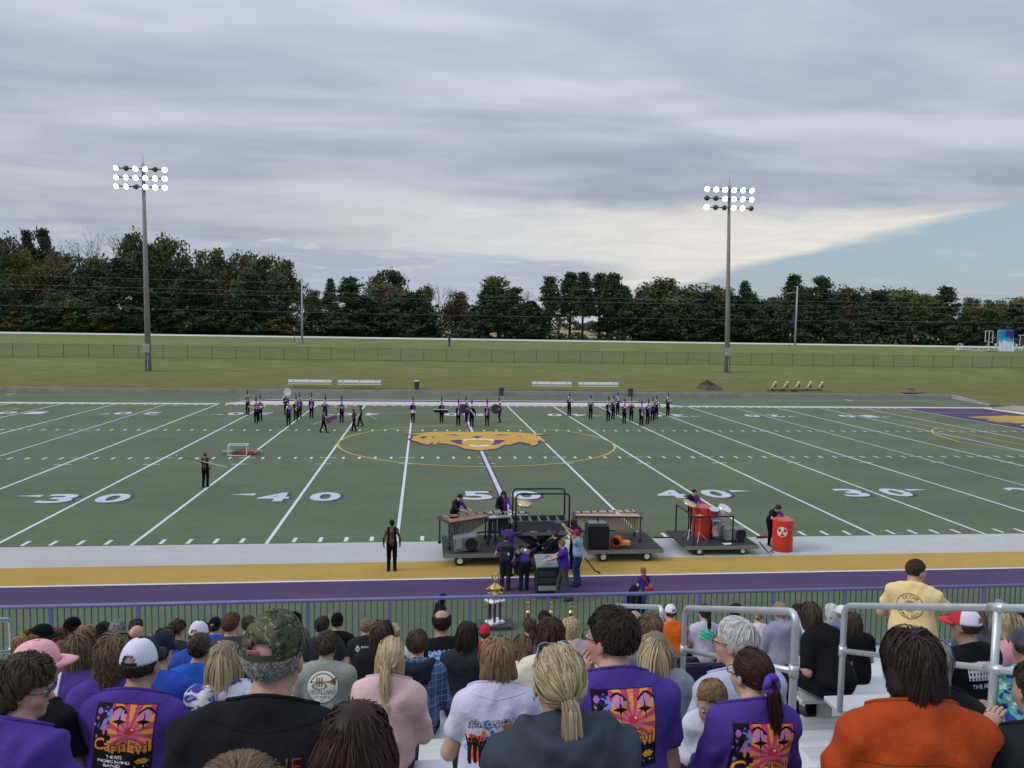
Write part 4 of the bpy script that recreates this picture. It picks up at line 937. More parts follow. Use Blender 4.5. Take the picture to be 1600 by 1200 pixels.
# ------------------------------------------------------------------ hair
def hair_mat(c1, c2, key):
    k = ('hair', key)
    if k in MATS: return MATS[k]
    m = bpy.data.materials.new('mat_hair_'+key); m.use_nodes = True; t = m.node_tree; b = NB(t); p = t.nodes['Principled BSDF']
    at = b.n('ShaderNodeAttribute', attribute_name='hv').outputs['Fac']
    ln(t, b.mix(at, c1, c2), p.inputs['Base Color']); p.inputs['Roughness'].default_value = .5; p.inputs['Specular IOR Level'].default_value = .18
    MATS[k] = m; return m
HC = dict(brown=((.030, .019, .012), (.085, .052, .032)), dkbrown=((.013, .009, .007), (.045, .028, .020)), black=((.006, .005, .005), (.02, .017, .016)), ltbrown=((.07, .045, .025), (.19, .125, .07)), blonde=((.28, .19, .09), (.72, .56, .34)), hilite=((.085, .058, .034), (.62, .48, .29)), sandy=((.13, .075, .035), (.36, .23, .12)), auburn=((.07, .022, .010), (.17, .06, .028)), ginger=((.16, .06, .02), (.36, .16, .06)), grey=((.12, .115, .11), (.32, .31, .30)), white=((.42, .40, .38), (.78, .77, .75)), dkred=((.022, .009, .008), (.065, .026, .022)), curlyb=((.05, .03, .018), (.22, .145, .085)))
def hair(P, root, style='short', col='brown', N=1200, seg=6, wid=.0035, seed=0, length=None, wave=None, part=0., capped=False):
    rg = np.random.RandomState(seed+11); c, Rm, s = P.head_frame()
    er = np.array([.0815, .103, .096]); ec = np.array([0, -.016, .03])
    L0 = dict(short=.042, crop=.016, boy=.075, bob=.19, mid=.27, long=.42, curly=.40, fro=.05, pony=.14, bun=.14, balding=.03, half=.40, up=.12, baby=.045)[style]
    L0 = length or L0
    wv = wave if wave is not None else dict(curly=.022, fro=.02, mid=.010, boy=.004, short=.0015, baby=.006).get(style, .005)
    # base shell
    hp = [el(P.h(*ec), er*s*(.90 if capped and style == 'crop' else 1.0 if style in ('crop', 'balding', 'baby') else 1.035), Rm, .01)]
    gc = []
    if style not in ('balding',):
        front = P.h(0, .072 if style not in ('crop', 'balding') else .06, .055); gc.append((front, Rm@nrm([0, 1., -.75])))
        if style in ('short', 'crop', 'boy', 'fro', 'baby'): gc.append((P.h(0, -.06, -.058), Rm@nrm([0, .42, -1.])))
        if style in ('pony', 'bun', 'up'): gc.append((P.h(0, -.05, -.062), Rm@nrm([0, .5, -1.])))
    else:
        gc.append((P.h(0, -.03, .062), Rm@nrm([0, .35, 1.]))); gc.append((P.h(0, .02, 0), Rm@np.array([0, 1., 0]))); gc.append((P.h(0, -.06, -.06), Rm@nrm([0, .4, -1.])))
    if capped: gc.append((P.h(0, 0, .045), Rm@np.array([0, 0, 1.])))
    tie = None
    if style == 'pony': tie = np.array([0, -.125, -.005])
    if style in ('bun', 'up'): tie = np.array([0, -.105, .055])
    if style == 'half': tie = np.array([0, -.125, .0])
    if style in ('bob', 'mid', 'long', 'curly', 'half'):
        dn = min(L0-.13, .36); D_ = np.array([0, 0, -1.])
        for x in (-.058, 0, .058):
            a = P.h(x, -.045, -.01); b = P.h(x*1.15, -.062, -.06)+D_*max(.0, dn-.06)*s; hp.append(rc(a, b, .044*s, (.04 if style != 'curly' else .06)*s, .03))
    lo, hi = bounds(hp, .02); h = .016*s if wid < .004 else .026*s
    V0, F0 = nets(hp, *(axis(lo[i], hi[i], h) for i in range(3)), wrinkle(seed, .004), gc)
    # strands, in head-local coordinates
    def roots(n):
        d = rg.normal(size=(n*3, 3)); d /= np.linalg.norm(d, axis=1)[:, None]
        y, z = d[:, 1], d[:, 2]
        ok = (z > -.62+.25*0) & ((y < .25) | (z > .28+.55*np.maximum(0, y-.45))) & ~((y > .05) & (z < .1))
        if style == 'balding': ok &= (z < .55) & (y < .25)
        if capped: ok &= (z < (-.02 if style in ('crop', 'short', 'boy', 'fro') else .15))
        d = d[ok][:n]; return d
    d = roots(N); n = len(d); p = ec+d*er; lay = (.002+(.012 if style not in ('crop', 'balding', 'baby', 'short') else .005 if style == 'short' else .002)*rg.rand(n)+(.012*rg.rand(n) if style in ('curly', 'fro', 'bob', 'mid') else 0))
    crown = np.array([.35*part, -.55, .83]); crown /= np.linalg.norm(crown)
    gl = Rm.T@np.array([0, 0, -1.]); back_ = Rm.T@(P.t(0, -.015, .31)-c)/s
    ln_ = L0*(.72+.4*rg.rand(n)) if style not in ('bob', 'mid', 'long', 'curly', 'half') else np.maximum(.05, L0+.10-.088*np.arccos(np.clip(d@crown, -1, 1)))*(.93+.12*rg.rand(n)); ds = ln_/seg; pts = [p.copy()]; side_ = np.sign(d[:, 0]-.25*part+1e-4)
    jit = rg.normal(size=(n, 3))*.10; dirp = None
    for i in range(seg):
        nr = (p-ec)/er**2; nr /= np.linalg.norm(nr, axis=1)[:, None]
        inhead = (((p-ec)/er)**2).sum(1) < 1.55
        away = d-crown*(d@crown)[:, None]
        if style in ('bob', 'mid', 'long', 'curly'):
            pq = np.c_[np.full(n, .12*part), np.clip(d[:, 1], -.42, .75), np.zeros(n)]; pq[:, 2] = np.sqrt(np.maximum(.05, 1-pq[:, 0]**2-pq[:, 1]**2)); away = d-pq+jit
        fr = np.clip((d[:, 1]-.1)*2, 0, 1)[:, None]
        if style not in ('short', 'crop', 'boy', 'fro', 'baby', 'balding'): away = away*(1-.8*fr)+fr*np.c_[np.sign(d[:, 0]+1e-4)*1.2, np.full(n, -.5), np.zeros(n)]
        else: away = away*(1-.6*fr)+fr*np.c_[np.sign(d[:, 0]+.3)*.7, np.full(n, .2), np.zeros(n)]
        if part: away = away+np.c_[side_*.9, np.zeros(n), np.zeros(n)]
        if style in ('bob', 'mid', 'long', 'curly'): away = np.where(inhead[:, None], away-nr*(away*nr).sum(1)[:, None], away)
        if tie is not None and style != 'half': des = tie-p; 
        elif style == 'half': des = np.where((d[:, 2] > .0)[:, None], tie-p+gl*.02, gl[None]*1.)
        else: des = away/(np.linalg.norm(away, axis=1)[:, None]+.05)*(.8 if style in ('short', 'crop', 'boy', 'fro', 'balding', 'baby') else .35)+gl*(.35 if style in ('short', 'boy', 'crop', 'baby') else 1.)
        if style in ('fro',): des = des*.3+nr*1.2
        if tie is None:
            inw = np.c_[-np.sign(p[:, 0])*np.clip(np.abs(p[:, 0])-(.088 if style == 'bob' else .055), 0, .1)*(2.6 if style == 'bob' else 4. if style == 'mid' else 3.2), -np.clip(p[:, 1]+.02, 0, .1)*3., np.zeros(n)]
            des = np.where(inhead[:, None], des, gl+inw)
        des = des/(np.linalg.norm(des, axis=1)[:, None]+1e-6)
        tan = des-nr*np.minimum(0, (des*nr).sum(1))[:, None]*1.0; tan = np.where(inhead[:, None], tan, des)
        if style in ('boy',): tan = tan+nr*.05
        tan /= np.linalg.norm(tan, axis=1)[:, None]+1e-6
        dirp = tan if dirp is None else dirp*.35+tan*.65
        st = ds[:, None]
        if tie is not None and (style != 'half'): st = np.minimum(st, np.linalg.norm(tie-p, axis=1)[:, None]*.5)
        p = p+dirp*st
        q = (p-ec)/er; rr = np.linalg.norm(q, axis=1); tgt = 1+lay/.09; stick = (rr < tgt) | (style in ('short', 'crop', 'boy', 'balding', 'baby', 'pony', 'bun', 'up')) & (rr > tgt) | ((style in ('bob', 'mid', 'long', 'half')) & (rr > tgt) & (p[:, 2] > -.015)); p = np.where(stick[:, None], ec+q/rr[:, None]*(tgt+(.02*i if style in ('boy', 'short') else 0))[:, None]*er, p)
        if i < 99 and style not in ('baby',):                # keep the face clear
            bad = (p[:, 2] < .045) & (p[:, 1] > .022) & (np.abs(p[:, 0]) < .095)
            p[bad, 1] = .022-.01*rg.rand(bad.sum()); p[bad, 0] = np.sign(p[bad, 0]+1e-4)*np.maximum(np.abs(p[bad, 0]), .080+lay[bad])
        # keep off the upper back
        bz = np.array([.165, .125, .15]); q = (p-back_)/bz; rr = np.linalg.norm(q, axis=1); p = np.where((rr < 1)[:, None], back_+q/np.maximum(rr, .05)[:, None]*(1+lay[:, None])*bz, p)
        pts.append(p.copy())
    S = np.stack(pts, 1)                                     # n,seg+1,3
    if tie is not None and style in ('pony', 'half'):
        k = N//3; sg = seg+2; tl = (length or (.26 if style == 'pony' else .34)); a = tie+rg.normal(size=(k, 3))*np.array([.010, .006, .010]); vel = np.tile(np.array([0, -.75, .05]), (k, 1))+rg.normal(size=(k, 3))*.16; q = a.copy(); tp = [q.copy()]
        for i in range(sg):
            vel = vel*.60+gl*.62+rg.normal(size=(k, 3))*.02; st = (tl/sg)*(.7+.35*rg.rand(k))[:, None]; q = q+vel/np.linalg.norm(vel, axis=1)[:, None]*st
            w_ = (q-back_)/np.array([.165, .125, .15]); rr = np.linalg.norm(w_, axis=1); q = np.where((rr < 1)[:, None], back_+w_/np.maximum(rr, .05)[:, None]*np.array([.165, .125, .15])*1.03, q)
            tp.append(q.copy())
        tp = np.stack(tp, 1)[:, :seg+1] if sg == seg else np.stack(tp, 1)
        idx = np.linspace(0, tp.shape[1]-1, seg+1).astype(int); S = np.concatenate([S, tp[:, idx]]); d = np.concatenate([d, np.tile([0, -1., 0], (k, 1))])
    if style in ('bun', 'up'):
        k = N//3; a = rg.normal(size=(k, 3)); a /= np.linalg.norm(a, axis=1)[:, None]; b = np.cross(a, rg.normal(size=(k, 3))); b /= np.linalg.norm(b, axis=1)[:, None]; th = np.linspace(0, 2.4, seg+1)[None, :, None]
        ctr = tie+np.array([0, -.022, .012]); S = np.concatenate([S, ctr+.036*(a[:, None]*np.cos(th)+b[:, None]*np.sin(th))]); d = np.concatenate([d, a])
    n = len(S); t = np.linspace(0, 1, seg+1)
    # clumps and waves
    G = max(8, n//28); gi = rg.choice(n, G, False); near = np.argmin(((S[:, None, 0]-S[None, gi, 0])**2).sum(-1)+((S[:, None, -1]-S[None, gi, -1])**2).sum(-1)*.5, 1)
    cl = .7 if style in ('curly',) else .14 if wid < .0016 else .34 if style in ('long', 'mid', 'half', 'bob') else .25
    S = S+(S[gi][near]-S)*(cl*t**1.3)[None, :, None]
    if wv:
        ph = rg.rand(G)[near]*6.28+rg.rand(n)*1.2; fq = (2+6*L0) if style not in ('curly', 'fro') else 42*L0+3
        nr = S-ec; nr /= np.linalg.norm(nr, axis=2)[:, :, None]; tg = np.gradient(S, axis=1); bn = np.cross(nr, tg); bn /= np.linalg.norm(bn, axis=2)[:, :, None]+1e-6
        S = S+(bn*np.sin(fq*t*2+ph[:, None])[..., None]+nr*np.cos(fq*t*2+ph[:, None])[..., None]*.5)*(wv*np.minimum(1, t*2+.15))[None, :, None]
    S = c+(S*s)@Rm.T
    tg = np.gradient(S, axis=1); out = S-(c+Rm@(ec*s)); out[..., 2] *= .6; bn = np.cross(tg, out); bn /= np.linalg.norm(bn, axis=2)[:, :, None]+1e-9
    ww = wid*s*(1.05-.75*t**2)[None, :, None]
    tw = rg.normal(size=(n, 1, 1))*.5; on = out/(np.linalg.norm(out, axis=2)[:, :, None]+1e-9); bn = bn+on*tw
    V = np.stack([S-bn*ww, S+bn*ww], 2).reshape(-1, 3); m = seg+1
    i0 = (np.arange(n)[:, None]*m+np.arange(seg)[None]).ravel()*2; F = np.stack([i0, i0+1, i0+3, i0+2], -1)
    val = np.clip(.22+.30*rg.rand(G)[near]+.48*rg.rand(n)**1.3, 0, 1); val = np.repeat(val, m*2)
    VV = np.concatenate([V0, V]); FF = np.concatenate([F0, F+len(V0)]); av = np.concatenate([np.full(len(V0), .18), val])
    c1, c2 = HC[col]
    return mesh_obj('hair', VV, FF, hair_mat(c1, c2, col), root, True, [('hv', 'POINT', 'FLOAT', av)])
# ------------------------------------------------------------------ caps, glasses, prints
def cap(P, root, col, front=None, brim=None, back=False, openback=True, mesh=True, yaw=0., tilt=0., size=1., mat=None, nobrim=False, button=None):
    h, Rm, s = P.h, P.HR@rotz(R(-yaw))@rotx(R(tilt)), P.hs; cc = P.h(0, -.012, .028); n, m = 60, 13; V = []; F = []; Ff = []
    a_, b_, c_ = .086*size, .107*size, .108*size
    for j in range(m+1):
        th = (j/m)*1.5+.05
        for i in range(n):
            ph = i*2*math.pi/n; seam = 1-.012*max(0, 1-abs(((ph*6/6.2832+.5) % 1)-.5)*14)
            fz_ = 1+.05*max(0, math.cos(ph-math.pi/2))*math.sin(th)
            V.append(cc+Rm@(np.array([a_*math.sin(th)**.8*math.cos(ph)*seam, b_*math.sin(th)**.8*math.sin(ph)*seam, c_*math.cos(th)*fz_])*s))
    for j in range(m):
        for i in range(n):
            ph = (i+.5)*2*math.pi/n; dback = abs(((ph-1.5*math.pi+math.pi) % (2*math.pi))-math.pi)
            if openback and (dback/.46)**2+((m-j-.5)/(m*.34))**2 < 1: continue
            f = (j*n+i, j*n+(i+1) % n, (j+1)*n+(i+1) % n, (j+1)*n+i)
            (Ff if (front is not None and math.sin(ph) > .12) else F).append(f)
    mt = mat or M(col, .85, .06, 260. if mesh else 60., .3, spec=.1)
    o = mesh_obj('cap', V, F, mt, root, True)
    if front is not None: mesh_obj('front_panel', V, Ff, M(front, .8, .05, 60., .2), o, True)
    sm = o.modifiers.new('s', 'SOLIDIFY'); sm.thickness = .003; sm.offset = 1
    MB().lathe([(.010*s, -.002), (.010*s, .004), (.003, .007)], 8, cc+Rm@np.array([0, 0, c_*s]), Rm@np.array([0, 0, 1.])).build('button', M(button or front or col, .8), o)
    if openback:
        pts = [cc+Rm@(np.array([a_*1.0*math.cos(q), b_*1.0*math.sin(q), .004])*s) for q in np.linspace(1.5*math.pi-.5, 1.5*math.pi+.5, 9)]; mb = MB()
        for q in pts: mb.V += [tuple(q), tuple(q+Rm@np.array([0, 0, .017*s]))]
        mb.F = [(2*i, 2*i+2, 2*i+3, 2*i+1) for i in range(8)]; mb.build('strap', M(button or col, .7), o)
    if not nobrim:
        mb = MB(); K = 12
        for q in range(K+1):
            x = (q/K*2-1); ph = math.pi/2-x*1.05; inn = np.array([a_*1.02*math.cos(ph), b_*1.04*math.sin(ph), .008]); ext = .072*(1-abs(x)**2.6)+.004
            o_ = inn+np.array([0, ext, -.012-.022*abs(x)**2+.004]); mb.V += [tuple(cc+Rm@(inn*s)), tuple(cc+Rm@((inn*.45+o_*.55+np.array([0, 0, .006]))*s)), tuple(cc+Rm@(o_*s))]
        for q in range(K):
            for k in range(2): mb.F.append((q*3+k, q*3+k+1, (q+1)*3+k+1, (q+1)*3+k))
        bo = mb.build('brim', M(brim or front or col, .8, .05, 60.), o, True); sm = bo.modifiers.new('s', 'SOLIDIFY'); sm.thickness = .004
    return o
def glasses(P, root, col='181818', lens='101014', up=False, clear=False):
    h = P.h; s = P.hs; z0, y0 = (0.005, .102) if not up else (.098, .062); k = 0 if not up else 1
    o = MB()
    for sd in (-1, 1):
        c = np.array([sd*.033, y0, z0]); o.tube([P.h(*(c+np.array([.025*math.cos(a), -abs(.1*math.cos(a)*.025*2*sd) if not up else 0, .019*math.sin(a)]))) for a in np.linspace(0, 2*math.pi, 15)[:-1]], .0022*s, 5, closed=True)
        e = (sd*.079, -.005, .008) if not up else (sd*.088, -.03, .055)
        o.tube([P.h(sd*.058, y0-.008, z0+.006), P.h(sd*.077, y0-.045, z0+.003-(.02*k)), P.h(*e), P.h(e[0], e[1]-.03, e[2]-.022)], [.0025*s, .0025*s, .0025*s, .002*s], 5)
    o.tube([P.h(-.008, y0, z0+.004), P.h(.008, y0, z0+.004)], .002*s, 5)
    g = o.build('glasses', M(col, .3), root, True)
    for sd in (-1, 1):
        MB().poly([P.h(sd*.033+.024*math.cos(a), y0-.001, z0+.018*math.sin(a)) for a in np.linspace(0, 6.283, 13)[:-1]]).build('lens', M(lens, .08, .02, spec=.6), g) if not clear else None
    return g
def shirt_bvh(o):
    me = o.data; V = np.empty(len(me.vertices)*3); me.vertices.foreach_get('co', V)
    return BVHTree.FromPolygons([tuple(v) for v in V.reshape(-1, 3)], [tuple(p.vertices) for p in me.polygons])
def collar(P, shirt, mat, r=.0065, drop=.010):
    bv = shirt_bvh(shirt); nn = P.T@nrm([0, .55, 1]); c = P.t(0, -.012, .512)-nn*drop; sx, sy, _ = frame(nn); pts = []
    for a in np.linspace(0, 2*math.pi, 41)[:-1]:
        dd = math.cos(a)*sx+math.sin(a)*sy; h = bv.ray_cast(Vector(c+dd*.005), Vector(dd)); 
        if h[0] is not None and h[3] < .16: pts.append(np.array(h[0])+nn*.003)
    if len(pts) > 20: MB().tube(pts, r, 6, closed=True).build('collar', mat, shirt, True)
def seam(P, shirt, line, mat, r=.0018):
    bv = shirt_bvh(shirt); dr = Vector(P.T@np.array([0, 1., 0])); pts = []
    for x, z in line:
        h = bv.ray_cast(Vector(P.t(x, -.6, z)), dr)
        if h[0] is not None and h[3] < .8: pts.append(np.array(h[0]-dr*.0008))
    if len(pts) > 3: MB().tube(pts, r, 5).build('seam', mat, shirt, True)
class Canvas:
    """tiny raster used as per-face colour of a printed patch"""
    def __init__(s, w, h, nx, ny): s.w, s.h, s.nx, s.ny = w, h, nx, ny; s.C = np.zeros((nx, ny, 3)); s.A = np.zeros((nx, ny), bool); gx = ((np.arange(nx)+.5)/nx-.5)*w; gy = ((np.arange(ny)+.5)/ny-.5)*h; s.X, s.Y = np.meshgrid(gx, gy, indexing='ij')
    def put(s, m, col): s.C[m] = srgb(col) if isinstance(col, str) else col; s.A |= m
    def box(s, x0, x1, y0, y1, col): s.put((s.X > x0) & (s.X < x1) & (s.Y > y0) & (s.Y < y1), col)
    def disc(s, x, y, rx, ry, col, r0=0.): q = ((s.X-x)/rx)**2+((s.Y-y)/ry)**2; s.put((q < 1) & (q >= r0), col)
    def tri(s, T, col):
        m = np.zeros_like(s.A)
        for a, b, c in T:
            lo = np.minimum(np.minimum(a, b), c); hi = np.maximum(np.maximum(a, b), c)
            i0, i1 = np.clip(((np.array([lo[0], hi[0]])/s.w+.5)*s.nx).astype(int)+np.array([-1, 2]), 0, s.nx); j0, j1 = np.clip(((np.array([lo[1], hi[1]])/s.h+.5)*s.ny).astype(int)+np.array([-1, 2]), 0, s.ny)
            if i1 <= i0 or j1 <= j0: continue
            X = s.X[i0:i1, j0:j1]; Y = s.Y[i0:i1, j0:j1]; f = lambda p, q: (X-p[0])*(q[1]-p[1])-(Y-p[1])*(q[0]-p[0])
            e1, e2, e3 = f(a, b), f(b, c), f(c, a); m[i0:i1, j0:j1] |= ((e1 >= 0) & (e2 >= 0) & (e3 >= 0)) | ((e1 <= 0) & (e2 <= 0) & (e3 <= 0))
        s.put(m, col)
    def poly(s, pts, col): p = [np.array(q, float) for q in pts]; s.tri([(p[0], p[i], p[i+1]) for i in range(1, len(p)-1)], col)
    def text(s, t, x, y, hgt, col, wid=None, bold=.0, arc=None, rot=0., slant=0., jig=None):
        T = text_tris(t, bold).copy()
        ws = hgt if wid is None else wid/(T[..., 0].max()-T[..., 0].min()); T[..., 0] = T[..., 0]*ws+T[..., 1]*hgt*slant; T[..., 1] *= hgt
        if jig: T[..., 1] += jig*np.sin(T[..., 0]/max(wid or .1, .01)*14)
        if rot: c_, s_ = math.cos(rot), math.sin(rot); T = T@np.array([[c_, s_], [-s_, c_]])
        if arc:                                            # (radius, sign): bend round a circle centred on x,y
            r, sg, a0 = arc; a = a0-sg*T[..., 0]/r*1.; rr = r+sg*T[..., 1]; T = np.stack([rr*np.cos(a), rr*np.sin(a)], -1)
        s.tri(T+np.array([x, y]), col)
PRM = None
def print_mat():
    global PRM
    if PRM is None:
        PRM = bpy.data.materials.new('mat_print'); PRM.use_nodes = True; t = PRM.node_tree; b = NB(t); p = t.nodes['Principled BSDF']
        ln(t, b.n('ShaderNodeAttribute', attribute_name='pc').outputs['Color'], p.inputs['Base Color']); p.inputs['Roughness'].default_value = .75; p.inputs['Specular IOR Level'].default_value = .15
    return PRM
def apply_print(P, shirt, cv, zc, x0=0., name='print'):
    """wrap the canvas on the back of the shirt; zc = height of its centre in torso coordinates"""
    me = shirt.data; V = np.empty(len(me.vertices)*3); me.vertices.foreach_get('co', V); bv = BVHTree.FromPolygons([tuple(v) for v in V.reshape(-1, 3)], [tuple(p.vertices) for p in me.polygons])
    nx, ny = cv.nx, cv.ny; gx = (np.arange(nx+1)/nx-.5)*cv.w+x0; gy = (np.arange(ny+1)/ny-.5)*cv.h; pos = np.zeros((nx+1, ny+1, 3)); dr = Vector(P.T@np.array([0, 1., 0])); ok = np.zeros((nx+1, ny+1), bool); st = 3
    for i in range(0, nx+1):
        for j in range(0, ny+1):
            o = P.pel+P.T@np.array([gx[i], -.6, zc*P.s+gy[j]]); hit = bv.ray_cast(Vector(o), dr)
            if hit[0] is not None and hit[3] < .75: pos[i, j] = np.array(hit[0]-dr*.0022); ok[i, j] = True
    A = cv.A & ok[:-1, :-1] & ok[1:, :-1] & ok[:-1, 1:] & ok[1:, 1:]; ii, jj = np.nonzero(A); w = ny+1
    i0 = ii*w+jj; F = np.stack([i0, i0+w, i0+w+1, i0+1], -1); col = np.c_[cv.C[ii, jj], np.ones(len(ii))]
    us = np.unique(F); mp = np.zeros((nx+1)*w, int); mp[us] = np.arange(len(us))
    return mesh_obj(name, pos.reshape(-1, 3)[us], mp[F], print_mat(), shirt, True, [('pc', 'FACE', 'FLOAT_COLOR', col)])
# ------------------------------------------------------------------ printed shirts
def pr_carn():
    c = Canvas(.265, .29, 96, 104); rg = np.random.RandomState(2)
    c.box(-.13, .13, -.14, .14, '1c1420'); ang = np.arctan2(c.Y-.02, c.X-.03); r = np.hypot(c.X-.03, c.Y-.02)
    face = (c.X > -.06) & (c.Y > -.055) & (c.Y < .138) & (c.X < .128)
    c.put(face & (np.sin(ang*13) > 0), 'f0a04a'); c.put(face & (np.sin(ang*13) <= 0), 'c8486a')
    c.put(face & (r < .05) & (np.sin(ang*13) > -.3), 'dc7080'); c.disc(-.02, .095, .03, .022, 'c88ab0'); c.disc(.085, .095, .03, .022, 'c88ab0')
    for x in (-.018, .085):
        c.poly([(x-.034, .068), (x, .078), (x+.034, .068), (x, .058)], '15101a'); c.poly([(x-.005, .068), (x, .112), (x+.005, .068), (x, .028)], '15101a')
        for k in np.linspace(0, 1, 14): c.disc(x-.036+.072*k+(.01 if x > 0 else -.01), .10+.024*math.sin(k*3.1), .004, .005, '15101a')
    c.disc(.033, .032, .022, .017, 'c83848'); c.disc(.042, .038, .006, .004, 'f0c8c0')
    for k in range(46):                                    # dark figure with pale highlights on the left
        x, y = -.10+.03*rg.normal(), .07+.035*rg.normal(); c.disc(x, y, .005+.006*rg.rand(), .004+.012*rg.rand(), ['2a2a55', '6a8fd0', '30203a', 'b06ac0', '151022', 'd08a50'][rg.randint(6)])
    c.text('CarnEvil', 0, -.034, .062, '3a1018', wid=.258, bold=.05, jig=.006); c.text('CarnEvil', 0, -.034, .054, 'f2a24a', wid=.246, bold=.015, jig=.006)
    c.text('THE RIPS', -.025, -.082, .014, 'e8e8ee', wid=.07, bold=.02); c.text('MARCHING MARSHALS', -.025, -.1, .013, 'e8e8ee', wid=.15, bold=.02); c.text('BAND', -.03, -.117, .012, 'e8e8ee', wid=.08, bold=.02)
    c.text('SB', .092, -.098, .022, 'd8a82a', wid=.04, bold=.07); c.box(.066, .118, -.101, -.096, 'd8a82a'); c.text('SOUTHERN', .092, -.12, .008, 'd0d0d0', wid=.05)
    return c
def pr_occhs():
    c = Canvas(.22, .22, 104, 104); k = '2a2412'; c.disc(0, 0, .105, .105, k, .915)
    c.text('OCCHS', 0, 0, .030, k, wid=.13, arc=(.080, 1, math.pi/2)); c.text('FALL 2021', 0, 0, .026, k, wid=.16, arc=(.083, -1, -math.pi/2))
    c.text('MARCHING REBEL BAND', 0, -.004, .024, k, wid=.19)
    for i in range(30):
        a = i*math.pi*2/30; 
        for q in np.linspace(.014, .05, 12): 
            if abs(q*math.sin(a)+.004) > .016: c.disc(q*math.cos(a), q*math.sin(a), .0018, .0018, k)
    return c
def pr_accept():
    c = Canvas(.30, .30, 110, 110); rg = np.random.RandomState(4)
    for i in range(90):
        x = rg.uniform(-.13, .13); y = -.05+.05*rg.normal()*.7; c.disc(x, y, .008+.014*rg.rand(), .008+.02*rg.rand(), ['3f86c8', '2f6fb8', '6aa8dc', 'e0663a', 'd8582a'][min(4, int((abs(math.sin(x*28+1)))*5))])
    for i in range(11):
        x = -.125+.025*i; y = -.03+.008*math.sin(i*2); c.disc(x, y, .008, .010, '15161c'); c.poly([(x-.010, y-.01), (x+.010, y-.01), (x+.007, y-.10), (x-.007, y-.10)], '15161c')
        for s_ in (-1, 1): c.poly([(x+s_*.004, y-.02), (x+s_*.019, y+.022), (x+s_*.023, y+.02), (x+s_*.010, y-.03)], '15161c')
    c.text('#acceptance', 0, .055, .050, '15161c', wid=.27, bold=.03, slant=.25, rot=.10); c.text('#acceptance', 0, .055, .045, 'd8d8ea', wid=.262, bold=-.01, slant=.25, rot=.10)
    return c
def pr_orleans():
    c = Canvas(.24, .24, 96, 96); k = '30302a'; c.disc(0, 0, .112, .112, 'dcdcd4'); c.disc(0, 0, .112, .112, k, .93); g = '8a6a3a'
    c.poly([(-.09, .026), (-.09, .034), (.06, .040), (.06, .028)], g); c.poly([(.05, .042), (.092, .066), (.092, .006), (.05, .026)], g)
    for x in (-.04, -.022, -.004): c.box(x-.005, x+.005, .0, .062, g)
    c.disc(-.02, .005, .055, .024, g, .5); c.text("N'ORLEANS", 0, -.035, .034, k, wid=.18); c.text('LOUISIANA', 0, -.072, .020, k, wid=.11); c.text('- 2021 -', 0, -.092, .011, k, wid=.05)
    for i in range(26): a = math.pi*(.12+.76*i/25); c.disc(.088*math.cos(a), .088*math.sin(a), .004, .0045, k)
    return c
def pr_blue():
    c = Canvas(.30, .22, 100, 74); n = np.sin(c.X*60+3*np.sin(c.Y*50))+np.sin(c.Y*90+c.X*20)
    m = (abs(c.X) < .125+.008*np.sin(c.Y*160)) & (c.Y < .085+.006*np.sin(c.X*150)) & (c.Y > -.045+.006*np.sin(c.X*170)); c.put(m, '4a94d8'); c.put(m & (n > .5), '8cc0ea'); c.put(m & (n < -1), '2a6ab8'); c.put(m & (abs(c.Y-.01) < .02) & (n > -.4), 'c4dcf0')
    c.text('LYNX STATE', 0, .064, .028, 'e4e8ee', wid=.25, bold=.01); c.text('MARCHING HIGH SCHOOL BAND', .01, -.07, .017, 'd8dce2', wid=.25, bold=.02)
    return c
def pr_arena():
    c = Canvas(.27, .20, 96, 72); w = 'd0d2d8'
    c.poly([(-.125, -.03), (.125, -.05), (.105, .03), (.075, .075), (-.03, .088), (-.125, .085)], w)
    for r_ in range(3):
        for i in range(10): x = -.11+.0235*i; y = -.022-.006*(i/9)+.034*r_; (c.box(x-.005, x+.005, y-.012, y+.006, '101014'), c.disc(x, y+.006, .005, .006, '101014'))
    c.text('THE ARENA', 0, -.075, .026, w, wid=.2, bold=.01); return c
def pr_pyramid():
    c = Canvas(.26, .16, 90, 56); w = 'd8d8da'; c.poly([(-.12, .02), (-.09, .06), (-.06, .02), (-.075, .02), (-.09, .042), (-.105, .02)], w); c.poly([(-.12, .01), (-.06, .01), (-.09, -.02)], w); c.disc(-.09, .015, .010, .010, '24262c')
    c.text('PYRAMID', .03, .03, .030, w, wid=.15, bold=.02); c.text('BAND', .02, -.01, .024, w, wid=.09, bold=.02); c.text('SHOW', .02, -.05, .024, w, wid=.1, bold=.02); return c
def pr_green():
    c = Canvas(.22, .18, 70, 58); m = (abs(c.X) < .095+.01*np.sin(c.Y*90)) & (abs(c.Y) < .07+.008*np.sin(c.X*80)); c.put(m, '66d8a0'); c.put(m & (np.sin(c.X*60+c.Y*120) > .75), '2a9a8a'); c.text('camp', 0, .0, .04, '1a6a90', wid=.12, slant=.3); c.text('spirit', .01, -.035, .025, '1a6a90', wid=.09, slant=.3); return c
def pr_rash():
    c = Canvas(.30, .07, 110, 26); c.text('ASH THE', 0, 0, .042, '8a3a2e', wid=.26, bold=.0); c.text('ASH THE', 0, 0, .030, '1a1a1e', wid=.25, bold=-.03); return c
def pr_bits():
    c = Canvas(.26, .2, 70, 54); rg = np.random.RandomState(9)
    for i in range(60): c.disc(rg.uniform(-.11, .11), rg.uniform(-.08, .08), .008+.012*rg.rand(), .008+.012*rg.rand(), ['d8486a', 'e89a4a', '3a2a5a', '2a2030', 'c86a3a'][rg.randint(5)])
    return c
